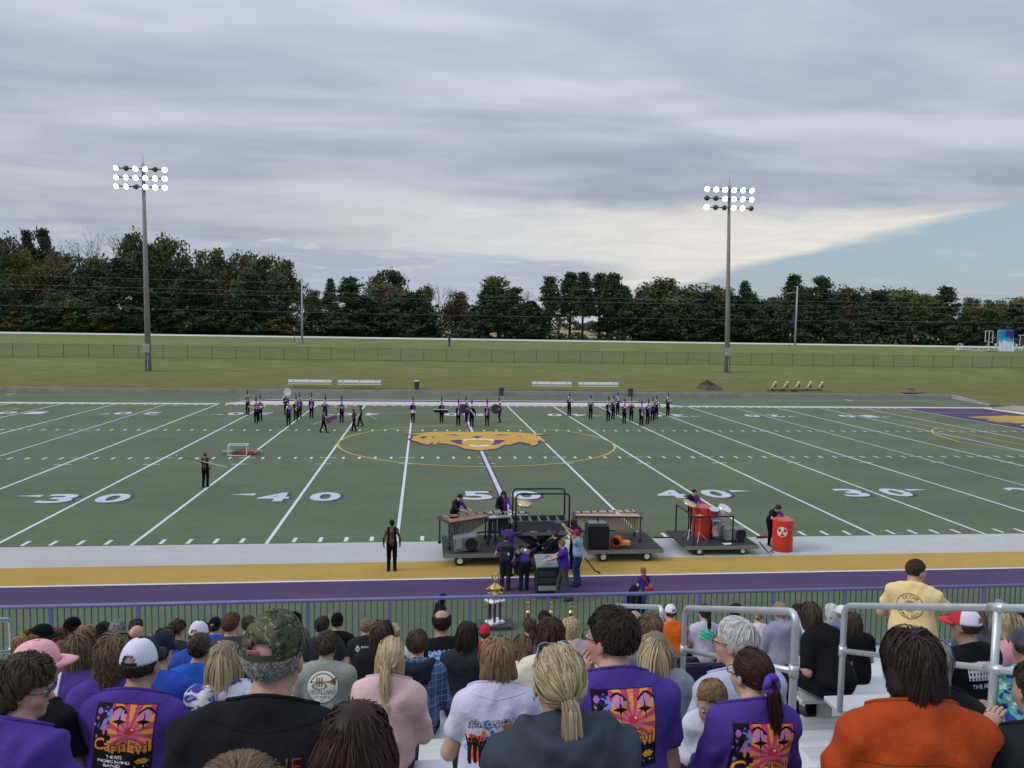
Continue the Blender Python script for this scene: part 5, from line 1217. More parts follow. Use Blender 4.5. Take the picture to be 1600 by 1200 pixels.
def pr_vert():
    c = Canvas(.09, .26, 30, 84); c.text('CAPITAL', 0, 0, .05, 'c8c8cc', wid=.22, rot=math.pi/2); return c
# ------------------------------------------------------------------ patterned cloth
def pat_mat(key, fn):
    if key in MATS: return MATS[key]
    m = bpy.data.materials.new('mat_'+key); m.use_nodes = True; b = NB(m.node_tree); p = m.node_tree.nodes['Principled BSDF']; tc = b.n('ShaderNodeTexCoord').outputs['Object']
    ln(m.node_tree, fn(b, tc), p.inputs['Base Color']); p.inputs['Roughness'].default_value = .85; p.inputs['Specular IOR Level'].default_value = .15
    bn = b.n('ShaderNodeBump'); bn.inputs['Strength'].default_value = .5; bn.inputs['Distance'].default_value = .02; ln(m.node_tree, b.noise(tc, 9., 4), bn.inputs['Height']); ln(m.node_tree, bn.outputs[0], p.inputs['Normal'])
    MATS[key] = m; return m
def f_tiedye(b, tc): 
    n = b.noise(b.mapping(tc, (9, 9, 22)), 1., 2, .5, .8); return b.mix(b.step(n, .47, .55), (.62, .62, .68), (.045, .05, .26))
def f_camo(b, tc):
    n1 = b.noise(tc, 16., 3, .6, 1.); n2 = b.noise(b.mapping(tc, (1, 1, 2), (3, 1, 2)), 24., 4, .65, 1.5); c = b.mix(b.step(n1, .45, .5), (.10, .095, .055), (.055, .075, .035)); c = b.mix(b.step(n2, .54, .57), c, (.02, .022, .016)); return b.mix(b.step(b.noise(b.mapping(tc, (1, 1, 1), (7, 7, 2)), 28., 3, .6, 2.), .60, .63), c, (.24, .22, .16))
def f_plaid(b, tc):
    x, y, z = b.sep(tc); ln_ = lambda v, k, w: b.math('LESS_THAN', b.math('FRACT', b.math('MULTIPLY', v, k)), w)
    c = b.mix(b.math('MULTIPLY', b.math('ADD', ln_(x, 9., .5), ln_(z, 9., .5)), .4), (.03, .06, .14), (.075, .13, .26)); return b.mix(b.math('MAXIMUM', ln_(x, 22., .09), ln_(z, 22., .09)), c, (.22, .28, .40))
def f_stripe(b, tc):
    x, y, z = b.sep(tc); return b.mix(b.math('LESS_THAN', b.math('FRACT', b.math('MULTIPLY', x, 26.)), .10), (.70, .71, .78), (.30, .33, .48))
def f_swirl(b, tc):
    n = b.noise(tc, 7., 2, .5, 2.); c = b.mix(b.step(n, .42, .46), (.03, .06, .30), (.12, .45, .38)); return b.mix(b.step(n, .58, .61), c, (.70, .72, .78))
def f_half(b, tc):
    x, y, z = b.sep(tc); return b.mix(b.step(x, -.03, -.02), (.68, .68, .74), (.085, .035, .22))
PATS = dict(tiedye=f_tiedye, camo=f_camo, plaid=f_plaid, stripe=f_stripe, swirl=f_swirl, half=f_half)
# ------------------------------------------------------------------ spectators
PUR = '4c3688'
SPEC = []
def SP(label, u, v, w, hs, hc, shirt, **k): SPEC.append((label, u, v, w, hs, hc, shirt, k))
# u, v: centre of the head in the photograph; w: width of the skull in pixels (hair adds to it)
SP('short-haired woman in purple tee and sunglasses turned right at the left edge', 40, 1056, 72, 'bob', 'brown', PUR, hy=84, hp=12, by=24, length=.10, glasses=('35405a', '3a3f52'), eyes=1, skin='pink', part=.6, wave=.012)
SP('woman in pink ball cap and black tee at the left', 58, 1030, 48, 'mid', 'ltbrown', '14151a', hy=58, hp=6, cap=dict(col='e8a8b0', brim='eeb0b8', openback=False, mesh=False), g=1.25, d=3.75)
SP('girl with long light brown hair and white tee behind the pink cap', 97, 1016, 40, 'long', 'curlyb', 'd8d8de', kid=.92)
SP('woman with dark skin in black cap and orange hair tie, facing right', 67, 990, 27, 'bun', 'ginger', '3a2a4a', hy=70, skin='dark', cap=dict(col='121214', openback=True, mesh=False))
SP('tan-haired head low behind the pink cap at the left edge', 34, 1000, 26, 'bob', 'sandy', '6a6a70')
SP('woman with auburn hair between the black cap and the curly blonde', 93, 990, 26, 'mid', 'auburn', '4a3a3a', hy=25)
SP('bearded man in black beanie and black jacket by the guard rail', 114, 976, 20, 'crop', 'black', '101114', hy=60, skin='dark', cap=dict(col='0c0c0e', nobrim=True, openback=False, mesh=False), sleeve=2.)
SP('woman with curly golden hair in a bright red top', 134, 988, 26, 'curly', 'sandy', 'c02020', length=.3)
SP('person with dark curly hair in purple near the guard rail', 162, 984, 18, 'fro', 'black', PUR, skin='dark')
SP('person with short grey hair left of the bald man', 184, 980, 25, 'short', 'grey', '50505a')
SP('person in purple and white shirt raising a phone in front of the red top', 121, 1010, 30, 'bob', 'ltbrown', ('half',), wr=(.10, .26, .62), sleeve=.9, d=5.6)
SP('woman with long curly brown hair beside the white mesh cap', 178, 1012, 46, 'curly', 'curlyb', PUR, pr=(pr_bits, .12), length=.46, wave=.018)
SP('man in white mesh cap and purple tee with a bright clown print', 221, 1026, 62, 'crop', 'dkbrown', PUR, hy=14, hp=4, cap=dict(col='d8d8e6', front='20222e', button='20222e'), pr=(pr_carn, .255), g=1.22, skin='tan')
SP('man in navy cap with sunglasses on it and royal blue tee', 250, 1012, 50, 'crop', 'dkbrown', '2a50b0', hy=20, cap=dict(col='1c2436', mesh=False), g=1.35, up=1, d=4.5)
SP('bald man behind the navy cap', 214, 986, 26, 'none', '', '5a5a62', skin='pink')
SP('brown-haired person by the rail behind the bald man', 213, 976, 22, 'short', 'brown', '3a3a44')
SP('brown-haired woman with light blue sunglasses pushed up', 257, 992, 26, 'mid', 'brown', '2a4a9a', up=2)
SP('young man with swept brown hair and charcoal tee by the rail', 277, 980, 23, 'boy', 'brown', '2c2d33', hy=35, hp=18)
SP('person in white and black trucker cap left of the long blonde hair', 312, 985, 28, 'short', 'brown', '2a4a9a', cap=dict(col='d6ccd6', front='15161a'), hy=12)
SP('woman with brown hair in a claw clip and bare nape in blue', 313, 1006, 36, 'bun', 'brown', '2458b0', hy=10)
SP('dark-capped person in blue tee near the rail', 336, 975, 20, 'short', 'dkbrown', '2a52b8', cap=dict(col='14151a', mesh=False), hy=10)
SP('man with reddish brown hair and glasses right of the dark cap', 362, 970, 25, 'short', 'auburn', '3a3c46', hy=30, glasses=('303030', None))
SP('brown-haired person just left of the camouflage cap', 388, 972, 22, 'short', 'brown', '4a4a50')
SP('woman with long streaked blonde hair in blue and white tie-dye', 352, 1022, 50, 'long', 'hilite', ('tiedye',), hy=6, length=.44)
SP('heavy man in camouflage cap and black tee in the foreground', 430, 1012, 104, 'crop', 'grey', '16171b', hy=12, hp=2, cap=dict(col='404030', pat='camo', mesh=False), pr=(pr_rash, .30), g=1.35, skin='pink', up=3, sw=.20)
SP('close blurred brown-haired head at the bottom edge', 372, 1262, 250, 'short', 'ltbrown', '40404a', d=1.1)
SP('large dark-brown head of hair in the bottom foreground', 556, 1142, 128, 'long', 'dkred', '2a2a30', d=1.55)
SP('boy in sage tee with a trumpet print', 511, 1003, 38, 'boy', 'brown', '8f958a', hy=14, pr=(pr_orleans, .26), kid=.97)
SP('dark-haired person behind the boy in sage', 504, 973, 24, 'short', 'dkbrown', '303038')
SP('person in black knit hat and black hoodie by the rail', 527, 968, 19, 'crop', 'black', '0f1013', cap=dict(col='0c0c0e', nobrim=True, openback=False, mesh=False), sleeve=2., pr=(pr_vert, .28))
SP('boy with short sandy hair and charcoal tee with white lettering', 571, 976, 21, 'short', 'sandy', '26282e', pr=(pr_pyramid, .27), kid=.9)
SP('woman with wavy brown hair in black vest over white', 597, 985, 32, 'mid', 'brown', '1a1b20', hy=18)
SP('woman with a blonde bun between brown hair and pale blonde', 614, 985, 26, 'bun', 'hilite', 'c8c8d2')
SP('woman with half-tied pale blonde hair in a pink sweater', 612, 1016, 42, 'half', 'blonde', 'd6b4b0', hy=12, sleeve=2.)
SP('boy in blue plaid shirt with navy hood', 652, 1000, 37, 'boy', 'brown', ('plaid',), hy=6, sleeve=2., hood='1d2433', kid=.95)
SP('balding man in black tee with a blue sky print', 690, 966, 31, 'balding', 'dkbrown', '15161a', pr=(pr_blue, .27), skin='tan', g=1.2)
SP('woman with long dark wavy hair and a headband', 730, 984, 33, 'long', 'dkbrown', '2a2c34', hy=20, length=.34, wave=.012)
SP('small child in a red hat in front of the trophies', 757, 990, 15, 'short', 'brown', 'a02830', cap=dict(col='c02a34', nobrim=True, openback=False, mesh=False), kid=.72)
SP('woman with sandy bob in white tee with raised-hands print', 776, 1022, 58, 'bob', 'sandy', 'c6c6da', pr=(pr_accept, .20), length=.135)
SP('woman with blonde-streaked ponytail and grey hoodie in the foreground', 872, 1046, 86, 'pony', 'hilite', '3a424c', hy=-8, hp=-4, hood=1, sleeve=2., up=4, g=1.4, sw=.195, earring=1)
SP('girl with tied-back light brown hair in white tee', 816, 1005, 34, 'half', 'ltbrown', 'd4d4dc', pr=(pr_bits, .22), kid=.92)
SP('girl with a brown ponytail near the small trophies', 827, 976, 22, 'pony', 'brown', '6a5a5a')
SP('short dark-haired man by the rail near the small trophies', 850, 962, 18, 'short', 'black', '30323a')
SP('woman with dark red-brown hair and a cream sweater', 860, 984, 36, 'mid', 'dkred', 'd2cbb8', sleeve=2., length=.24)
SP('woman with curly blonde hair right of the cream sweater', 892, 976, 25, 'curly', 'blonde', 'c0a8ac', length=.24)
SP('dark-haired man with glasses and purple tee in the foreground', 954, 987, 70, 'short', 'dkbrown', PUR, hy=-42, hp=4, by=-6, pr=(pr_carn, .26), glasses=('241c1a', None), g=1.3, skin='pink', sw=.19, wl=(-.08, .22, .50), eyes=1)
SP('bald bearded man in grey tee facing right', 992, 966, 24, 'none', '', '6c727c', hy=50, skin='tan')
SP('child with tousled blond hair', 1015, 978, 25, 'boy', 'ltbrown', '70707a', kid=.8)
SP('man in orange sweatshirt and white cap', 1046, 954, 19, 'crop', 'brown', 'd8661c', cap=dict(col='e0e0e6', front='1a1a20'), hy=-20, sleeve=2., g=1.15)
SP('woman with long streaked hair and grey sweatshirt', 1024, 1004, 42, 'long', 'hilite', '868c98', hy=12, sleeve=2., length=.46)
SP('woman with dark ponytail in pale tee with green print', 1100, 954, 19, 'pony', 'dkbrown', 'b9b4cc', pr=(pr_green, .27))
SP('dark-haired man in sunglasses beside the rail post', 1150, 952, 18, 'short', 'black', '33363e', hy=60, glasses=('101010', '101010'))
SP('woman with blonde updo in pale pink top', 1184, 958, 20, 'up', 'hilite', 'dcc8cc', hy=10)
SP('white-haired man in glasses and pale tee', 1148, 990, 54, 'short', 'white', 'b4b8d0', hy=-52, hp=2, by=-10, glasses=('1a1a1a', None), length=.085, skin='pink', g=1.2, eyes=1, pr=(pr_accept, .17))
SP('woman with long dark ponytail, purple scrunchie and purple tee', 1172, 1040, 62, 'pony', 'dkred', PUR, hy=-24, by=-4, pr=(pr_carn, .20), glasses=('1a1a1a', None), scrunchie=1, length=.42, sleeve=2.)
SP('man in tan cap and grey hoodie', 1219, 953, 21, 'crop', 'grey', '8a8ea0', cap=dict(col='8a7458', mesh=False), sleeve=2., hood=1)
SP('man with dark red-brown hair in white pinstripe jersey', 1247, 952, 20, 'short', 'dkred', ('stripe',), hy=25)
SP('brown-haired person in black leaning forward at the aisle', 1266, 955, 25, 'bob', 'brown', '131418', lean=30, by=-20, g=1.25, d=7.8, sleeve=.9, pants='121317')
SP('woman with white hair near the guard rail', 1300, 952, 19, 'bob', 'white', '8a8a94')
SP('person in a small white cap near the guard rail', 1315, 956, 16, 'short', 'grey', '5a6a94', cap=dict(col='dcdce0', mesh=False))
SP('woman with half-up brown hair in black', 1333, 966, 26, 'long', 'brown', '121317', length=.3, wave=.010)
SP('woman in burnt orange blouse with brown bob in the foreground', 1424, 1022, 92, 'bob', 'dkbrown', 'a8421c', hy=8, g=1.36, sleeve=2., sw=.20, length=.145)
SP('woman with grey-streaked hair and glasses beside the orange blouse', 1456, 1026, 58, 'bob', 'grey', '16171b', hy=48, glasses=('141414', None), d=3.3, length=.14)
SP('man in red and white trucker cap and black tee with arena print', 1507, 968, 40, 'crop', 'brown', '131418', hy=-36, cap=dict(col='dcd6e6', front='c23038', brim='cc3a40'), pr=(pr_arena, .25), g=1.25)
SP('woman with wavy brown hair by the rail behind the red cap', 1523, 957, 26, 'long', 'curlyb', '50505a', hy=12, wave=.012, length=.3)
SP('woman with wavy blonde hair looking down, pink top', 1573, 968, 32, 'mid', 'hilite', 'c48a94', hy=-55, hp=20)
SP('dark-haired person at the right edge by the rail', 1594, 960, 24, 'short', 'dkbrown', '34363e')
SP('person in grey cap and blue-green swirl shirt at the right edge', 1600, 1000, 38, 'crop', 'brown', ('swirl',), cap=dict(col='5a5860', mesh=False))
SP('person in charcoal and black at the lower right edge', 1622, 1062, 76, 'short', 'dkbrown', '222428', g=1.25, wl=(-.06, .25, .45))
SP('grey-haired person behind the tie-dye shirt near the rail', 412, 968, 20, 'short', 'grey', '44464e')
SP('person with grey cap near the rail at the right', 1562, 945, 17, 'crop', 'brown', '6a6e78', cap=dict(col='7a7a82', mesh=False))
PLACED = []
def solve_row(u, v, w, kid, dforce):
    best = None
    for yr in ROWS:
        q = on_y(u, v, CY+yr+.10); d = (q-CAM)@_f; sc = (q[2]-seat_z(yr))/.745; dm = dforce or .172*(kid if kid < .85 else 1)*FPX/w
        cost = (math.log(max(.2, sc)/(kid))/.10)**2+(math.log(max(d, .1)/dm)/.10)**2*(2 if dforce else 1)
        for (y2, x2) in PLACED:
            if abs(y2-yr) < .3: cost += 10*max(0, .46-abs(x2-(q[0]-CX)))/.2
        if 2.15 < q[0]-CX < 3.58 and not dforce: cost += 5
        if best is None or cost < best[0]: best = (cost, yr, q, d, sc)
    return best
for i, (label, u, v, w, hs, hc, shirt, k) in enumerate(SPEC):
    cost, yr, q, d, sc = solve_row(u, v, w, k.get('kid', 1.), k.get('d'))
    PLACED.append((yr, q[0]-CX)); kid = k.get('kid', 1.); s = min(max(sc, .70), 1.16); 
    by = k.get('by', k.get('hy', 0)*.25); sz = seat_z(yr)
    vox = .0142 if d < 4.6 else .019 if d < 7 else .025; hv = .0085 if d < 4.6 and ('eyes' in k or abs(k.get('hy', 0)) > 25) else .011 if d < 4.6 else vox
    lean = k.get('lean', 6.+(i*37 % 7)-2)
    P = Person(True, s, lean=lean, side=((i*53) % 7)-3, sw=k.get('sw', .178 if hs in ('short', 'crop', 'boy', 'none', 'balding') else .160), g=k.get('g', 1.+((i*29) % 9)/60.), hy=k.get('hy', ((i*41) % 25)-12)-by, hp=k.get('hp', 4), wl=k.get('wl'), wr=k.get('wr'), foot=.43, kid=kid < .9)
    # root so that the head lands on its line of sight
    rz = R(-by); hw = rotz(rz)@P.hc; yroot = q[1]-hw[1] if 'lean' in k else CY+yr; q2 = on_y(u, v, yroot+hw[1])
    root = person_root(label, (q2[0]-hw[0], yroot, sz), rz, 'spectators seated in the stand')
    dz = q2[2]-(sz+P.hc[2])
    if abs(dz) > .06 or d < 2: print('ROWFIX %-60s yr %.2f d %.2f s %.2f dz %.2f' % (label[:60], yr, d, sc, dz))
    if abs(dz) > .10: root.location.z += dz*.7
    if isinstance(shirt, tuple): shirt = pat_mat(shirt[0], PATS[shirt[0]])
    o = build_person(P, root, k.get('skin', ('fair', 'pink', 'fair', 'tan')[i % 4]), shirt, k.get('sleeve', .62), k.get('pants', ('22242c', '2c3a55', '1c1c20', '3a3a3c')[i % 4]), vox, hv, True, hood=k.get('hood') == 1, eyes='eyes' in k, seed=i, wr=.6 if 'pr' in k else 1.)
    near = d < 4.6
    if near and k.get('hood') != 1:
        cm = o['shirt'].data.materials[0]; collar(P, o['shirt'], cm)
    if near and k.get('sleeve', .62) < 1:
        dk = M((.02, .015, .03), .9)
        if 'orange' in label or isinstance(k.get('pr'), tuple): seam(P, o['shirt'], [(x, .445+.02*abs(x)/.1) for x in np.linspace(-.17, .17, 26)], cm, .0016)
    if 'burnt orange' in label:
        sm_ = M((.20, .045, .018), .9)
        seam(P, o['shirt'], [(x, .355-.10*abs(x)) for x in np.linspace(-.24, .24, 40)], sm_, .002); seam(P, o['shirt'], [(.0+.002*z, z) for z in np.linspace(.35, .0, 24)], sm_, .0022); seam(P, o['shirt'], [(.016, z) for z in np.linspace(.35, .0, 24)], sm_, .0015)
    if hs != 'none':
        hk = dict(N=4700, seg=6, wid=.0015) if d < 2.4 else dict(N=2700, seg=6, wid=.0021) if d < 3.4 else dict(N=1800, seg=6, wid=.0027) if near else dict(N=900, seg=6, wid=.0042) if d < 7 else dict(N=520, seg=5, wid=.006)
        if hs == 'curly': hk['seg'] = 18; hk['N'] = hk['N']//2
        hair(P, root, hs, hc, capped='cap' in k, seed=i, length=k.get('length'), wave=k.get('wave'), part=k.get('part', 0.), **hk)
    if 'cap' in k:
        c = dict(k['cap']); pt = c.pop('pat', None); 
        if pt: c['mat'] = pat_mat(pt, PATS[pt])
        cap(P, root, size=1.03, **c)
    if 'glasses' in k: glasses(P, root, k['glasses'][0], k['glasses'][1] or '888888', clear=k['glasses'][1] is None)
    if 'up' in k: glasses(P, root, {1: '202428', 2: '5aa8d0', 3: '121212', 4: '6a9aa8'}[k['up']], {1: '3a4a5a', 2: '8ac0dc', 3: '15151a', 4: '3a4a58'}[k['up']], up=True)
    if 'hood' in k and k['hood'] != 1:
        sp = []; pts = [P.t(x, y, z) for x, y, z in ((-.11, .06, .46), (-.125, -.02, .47), (-.09, -.09, .46), (0, -.12, .44), (.09, -.09, .46), (.125, -.02, .47), (.11, .06, .46))]
        for a, b in zip(pts[:-1], pts[1:]): sp.append(rc(a, b, .04*s, .04*s, .02))
        sp.append(el(P.t(0, -.10, .385), np.array([.13, .05, .10])*s, P.T, .03)); lo, hi = bounds(sp); Vh, Fh = nets(sp, *(axis(lo[j], hi[j], .013) for j in range(3)), wrinkle(i, .006)); mesh_obj('hood', Vh, Fh, cloth(k['hood']), root, True)
    if 'scrunchie' in k: MB().tube([P.h(.036*math.cos(a)*(1+.15*math.sin(5*a)), -.138+.008*math.sin(a*4), -.005+.034*math.sin(a)) for a in np.linspace(0, 6.283, 25)[:-1]], .016, 7, closed=True).build('scrunchie', cloth('5a44a0'), root, True)
    if 'earring' in k: MB().tube([P.h(-.082, .0+.007*math.cos(a), -.052+.007*math.sin(a)) for a in np.linspace(0, 6.28, 13)[:-1]], .0012, 5, closed=True).build('earring', M((.6, .5, .3), .2, metal=1.), root)
    if 'pr' in k:
        po = apply_print(P, o['shirt'], k['pr'][0](), k['pr'][1]+.075)
        if k['pr'][0] is pr_rash: po['kind'] = 'stuff'
    if label.startswith('heavy man'):
        fl = Canvas(.05, .028, 30, 18); MB().box(P.h(-.02, -.112, .05), (.036*s, .004, .022*s), P.HR@rotx(.35)).build('flag_patch', pat_mat('flag', lambda b, tc: b.mix(b.math('LESS_THAN', b.math('FRACT', b.math('MULTIPLY', b.sep(tc)[2], 160.)), .5), (.5, .35, .33), (.45, .12, .12))), root)
print('spectators', time.time()-T0)
# ------------------------------------------------------------------ people on the field
PURJ = '6a2a90'
def jacket_mat():
    return pat_mat('jacket', lambda b, tc: b.mix(b.step(b.sep(tc)[0], -.004, .004), (.19, .04, .29), (.012, .011, .015)))
def jacket_rev(): return pat_mat('jacket_rev', lambda b, tc: b.mix(b.step(b.sep(tc)[0], -.004, .004), (.012, .011, .015), (.19, .04, .29)))
def costume(): return pat_mat('costume', lambda b, tc: b.mix(b.step(b.math('ABSOLUTE', b.math('ADD', b.math('ABSOLUTE', b.sep(tc)[0]), -.10)), .03, .05), (.012, .012, .014), b.mix(b.step(b.noise(tc, 14., 3, .6, 1.), .45, .6), (.05, .04, .025), (.28, .21, .11))))
def shako(P, root):
    c = P.h(0, -.01, .07); up = P.HR@np.array([0, 0, 1.]); s = P.hs
    h = MB().lathe([(.098*s, -.02), (.102*s, .0), (.098*s, .06), (.104*s, .13), (.10*s, .135), (.001, .137)], 14, c, up).build('shako', M((.72, .72, .72), .5), root, True)
    m_ = MB(); m_.V = [tuple(P.h(x, y, z)) for x, y, z in ((-.085, .055, .045), (.085, .055, .045), (.06, .135, .02), (0, .15, .015), (-.06, .135, .02))]; m_.F = [(0, 1, 2, 3, 4)]; o = m_.build('visor', BLK, h); o.modifiers.new('s', 'SOLIDIFY').thickness = .006
    rg = np.random.RandomState(1); T_ = np.linspace(0, 1, 9); C = []
    base = P.h(0, .075, .13); 
    for t in T_: C.append((base+P.HR@np.array([0, -.03*t*t, .45*t])*s, .036+.026*math.sin(t*2.9)))
    m_ = MB().tube([q[0] for q in C], [q[1]*s for q in C], 9)
    for i in range(160):
        j = rg.randint(len(C)); a = rg.normal(size=3); a /= np.linalg.norm(a); p = C[j][0]; b_ = np.cross(a, rg.normal(size=3)); b_ /= np.linalg.norm(b_)
        m_.add([p+a*C[j][1]*.8-b_*.012, p+a*C[j][1]*1.5+np.array([0, 0, .03]), p+a*C[j][1]*.8+b_*.012], [(0, 1, 2)])
    m_.build('plume', M((.15, .022, .19), .9, .3, 30.), h)
def musician(kind, hy=0, lean=0):
    """one uniformed player as a template at the origin"""
    wr = dict(trombone=((-.10, .30, 1.20), (.16, .34, 1.18)), horn=((-.06, .30, 1.38), (.07, .30, 1.38)), drum=((-.15, .33, 1.02), (.15, .33, 1.02)), clarinet=((-.03, .24, 1.12), (.03, .27, 1.02)), bass=((-.36, .12, 1.15), (.36, .12, 1.15)), tuba=((-.10, .30, 1.25), (.10, .25, 1.15)), none=(None, None))[kind]
    P = Person(False, .97, lean=lean, sw=.165, g=.96, hy=hy, hp=-2, wl=wr[0], wr=wr[1]); root = empty('person')
    build_person(P, root, 'fair', jacket_mat(), 2., '0e0e11', .03, .03, False, '0c0c0e', shirtname='jacket', hemz=-.06)
    hair(P, root, 'short', 'dkbrown', N=160, seg=3, wid=.01, capped=True); shako(P, root)
    for sd in (-1, 1):
        a, e, w = P.arm[sd]; d = nrm(w-e); MB().tube([w-d*.05, w+d*.03], [.042, .045], 8).build('glove_cuff', WHT, root, True)
    return P, root
BRASS = M((.62, .50, .28), .22, .05, metal=.9); SILV = M((.65, .66, .68), .2, .05, metal=.9); DRUMB = M((.02, .02, .025), .25)
def inst(kind):
    """instrument templates in the player's frame; returns an Empty with parts"""
    e = empty(dict(trombone='trombone', horn='trumpet', drum='snare_drum', clarinet='clarinet', bass='bass_drum', tuba='sousaphone', tenor='tenor_drums')[kind]); B = lambda: MB()
    if kind == 'trombone':
        B().tube([(-.40, .36, 1.16), (.45, .36, 1.22)], .014, 6).build('slide', BRASS, e); B().tube([(-.05, .33, 1.20), (.5, .33, 1.25), (.55, .33, 1.31), (.5, .33, 1.36), (-.3, .33, 1.27)], .015, 6).build('tube', BRASS, e); B().lathe([(.014, 0), (.03, .15), (.05, .22), (.10, .28)], 14, (-.25, .33, 1.27), (-1, 0, -.12)).build('bell', BRASS, e, True)
    if kind == 'horn':
        B().tube([(0, .12, 1.50), (0, .42, 1.47)], .012, 6).build('lead_pipe', SILV, e); B().tube([(0, .42, 1.47), (.03, .46, 1.44), (0, .42, 1.41), (0, .2, 1.42)], .012, 6).build('tuning_slide', SILV, e)
        for y in (.26, .30, .34): B().tube([(0, y, 1.37), (0, y, 1.52)], .015, 6).build('valve', SILV, e)
        B().lathe([(.012, 0), (.02, .1), (.035, .17), (.075, .22)], 12, (0, .42, 1.47), (0, 1, -.05)).build('bell', SILV, e, True)
    if kind == 'drum':
        B().lathe([(.18, 0), (.18, .24)], 20, (0, .34, .80)).build('shell', WHT, e); 
        for z in (.80, 1.03): B().lathe([(.186, 0), (.19, .02), (.186, .04)], 20, (0, .34, z)).build('rim', SILV, e)
        B().tube([(-.12, .16, .95), (-.12, .10, 1.4)], .012, 6).build('harness', BLK, e); B().tube([(.12, .16, .95), (.12, .10, 1.4)], .012, 6).build('harness', BLK, e)
    if kind == 'tenor':
        for x, r in ((-.46, .15), (-.17, .17), (.15, .17), (.44, .15)): B().lathe([(r*.95, 0), (r, .20), (r*1.04, .20), (r*1.04, .235)], 18, (x, .36, .84)).build('drum', DRUMB, e); B().lathe([(r, .237), (.001, .238)], 18, (x, .36, .84)).build('drumhead', WHT, e)
        B().box((0, .3, .95), (.9, .05, .06)).build('frame', SILV, e)
    if kind == 'clarinet':
        B().tube([(0, .13, 1.47), (0, .32, .92)], [.012, .016], 8).build('body', M((.6, .6, .62), .3), e); B().lathe([(.016, 0), (.04, .08)], 12, (0, .32, .92), (0, .33, -.94)).build('bell', SILV, e)
    if kind == 'bass':
        B().lathe([(.36, -.2), (.36, .2)], 28, (0, .36, 1.1), (1, 0, 0)).build('shell', DRUMB, e)
        for s in (-1, 1): B().lathe([(.37, -.02), (.385, 0), (.37, .02)], 28, (s*.2, .36, 1.1), (1, 0, 0)).build('hoop', DKM, e); B().lathe([(.355, 0), (.001, .004*s)], 28, (s*.202, .36, 1.1), (1, 0, 0)).build('drumhead', BLK, e)
    if kind == 'tuba':
        B().tube([(.26*math.cos(a)+.02, .05, 1.22+.36*math.sin(a)) for a in np.linspace(0, 6.283, 25)[:-1]], .05, 8, closed=True).build('coil', WHT, e, True); B().tube([(-.2, -.05, 1.4), (-.24, -.08, 1.65), (-.22, .02, 1.85)], [.05, .07, .10], 10).build('neck', WHT, e, True); B().lathe([(.09, -.12), (.14, .0), (.22, .10), (.32, .16), (.31, .17), (.20, .11)], 22, (-.21, .10, 1.92), (-.15, 1, .1)).build('bell', WHT, e, True); B().lathe([(.09, .02), (.001, .021)], 16, (-.21, .10, 1.92), (-.15, 1, .1)).build('throat', BLK, e)
    return e
TPL = {}; ITP = {}; USED = set()
def place(u, v, kind, mk, rz, lab, ilab, icat):
    p = on_z(u, v); key = mk
    if key not in TPL: TPL[key] = musician(mk)[1]; r = TPL[key]
    else: r = copy_tree(TPL[key])
    r.location = tuple(p); r.rotation_euler = (0, 0, rz); tag(r, lab, 'person', 'marching band members on the field')
    if kind:
        if kind not in ITP: ITP[kind] = inst(kind); t = ITP[kind]
        else: t = copy_tree(ITP[kind])
        t.location = tuple(p); t.rotation_euler = (0, 0, rz); tag(t, ilab, icat, 'marching band instruments')
PI = math.pi
BM = [(387.3, 647.7, 'trombone', 'leftmost player, with a trombone'), (400.6, 660.7, 'trombone', 'player in front of the left pair, trombone across the waist'), (406.6, 657.4, 'trombone', 'player just behind the left trombonist'), (447, 647.7, 'tuba', 'sousaphone player under the big white bell'), (451, 665, 'horn', 'front player of the left cluster'), (462.4, 658, 'clarinet', 'second player back in the left cluster'), (468.5, 653.4, 'clarinet', 'rear player of the left cluster, below the first bench'), (486.7, 653, 'clarinet', 'lone player between the left cluster and the colour guard'), (508, 658, 'horn', 'player half hidden by the running guard with a rifle'), (534, 660, 'trombone', 'player with gold horn left of the two running guards'),
      (645, 660, 'drum', 'snare drummer at the left of the drum line'), (690, 660, 'tenor', 'drummer with a row of tenor drums'), (716, 664.7, 'clarinet', 'player left of the midfield line with silver instrument'), (729, 659, 'bass', 'bass drummer behind the sashed leader'), (761, 665, 'clarinet', 'player with silver instrument right of midfield'), (781, 660, 'bass', 'bass drummer turned left at the drum line end'),
      (889, 649.6, 'horn', 'leftmost player of the right block, standing apart'), (922.6, 654.7, 'horn', 'second player from the left in the right block'), (950, 658, 'clarinet', 'third player from the left in the right block'), (957.5, 654.7, 'horn', 'fourth player from the left in the right block'), (964.8, 648.5, 'horn', 'rearmost player near the slate blue bin'), (975, 661.5, 'horn', 'player in front of the slate blue bin'), (986, 658, 'horn', 'broad player right of the slate blue bin'), (1001.7, 665.6, 'clarinet', 'frontmost player of the right block'), (1011.6, 661.8, 'horn', 'player just right of the frontmost one'), (1019, 658, 'horn', 'third last player of the right block'), (1025, 655, 'horn', 'second last player of the right block'), (1043, 649.6, 'horn', 'rightmost player of the band, standing apart')]
IN = dict(trombone='gold trombone', horn='silver trumpet', drum='white snare drum', clarinet='silver clarinet', bass='black bass drum', tuba='white sousaphone', tenor='black tenor drums')
for i, (u, v, k, lab) in enumerate(BM):
    mk = dict(tenor='drum').get(k, k); rz = PI+((i*37 % 11)-5)*.05
    if u == 781: rz = PI/2+.5*0+PI*1.0; rz = PI*.5
    if u == 729: rz = PI*.62
    place(u, v, k, mk, rz, 'uniformed %s' % lab, '%s held by the %s' % (IN[k], lab.split(',')[0]), IN[k].split()[-1])
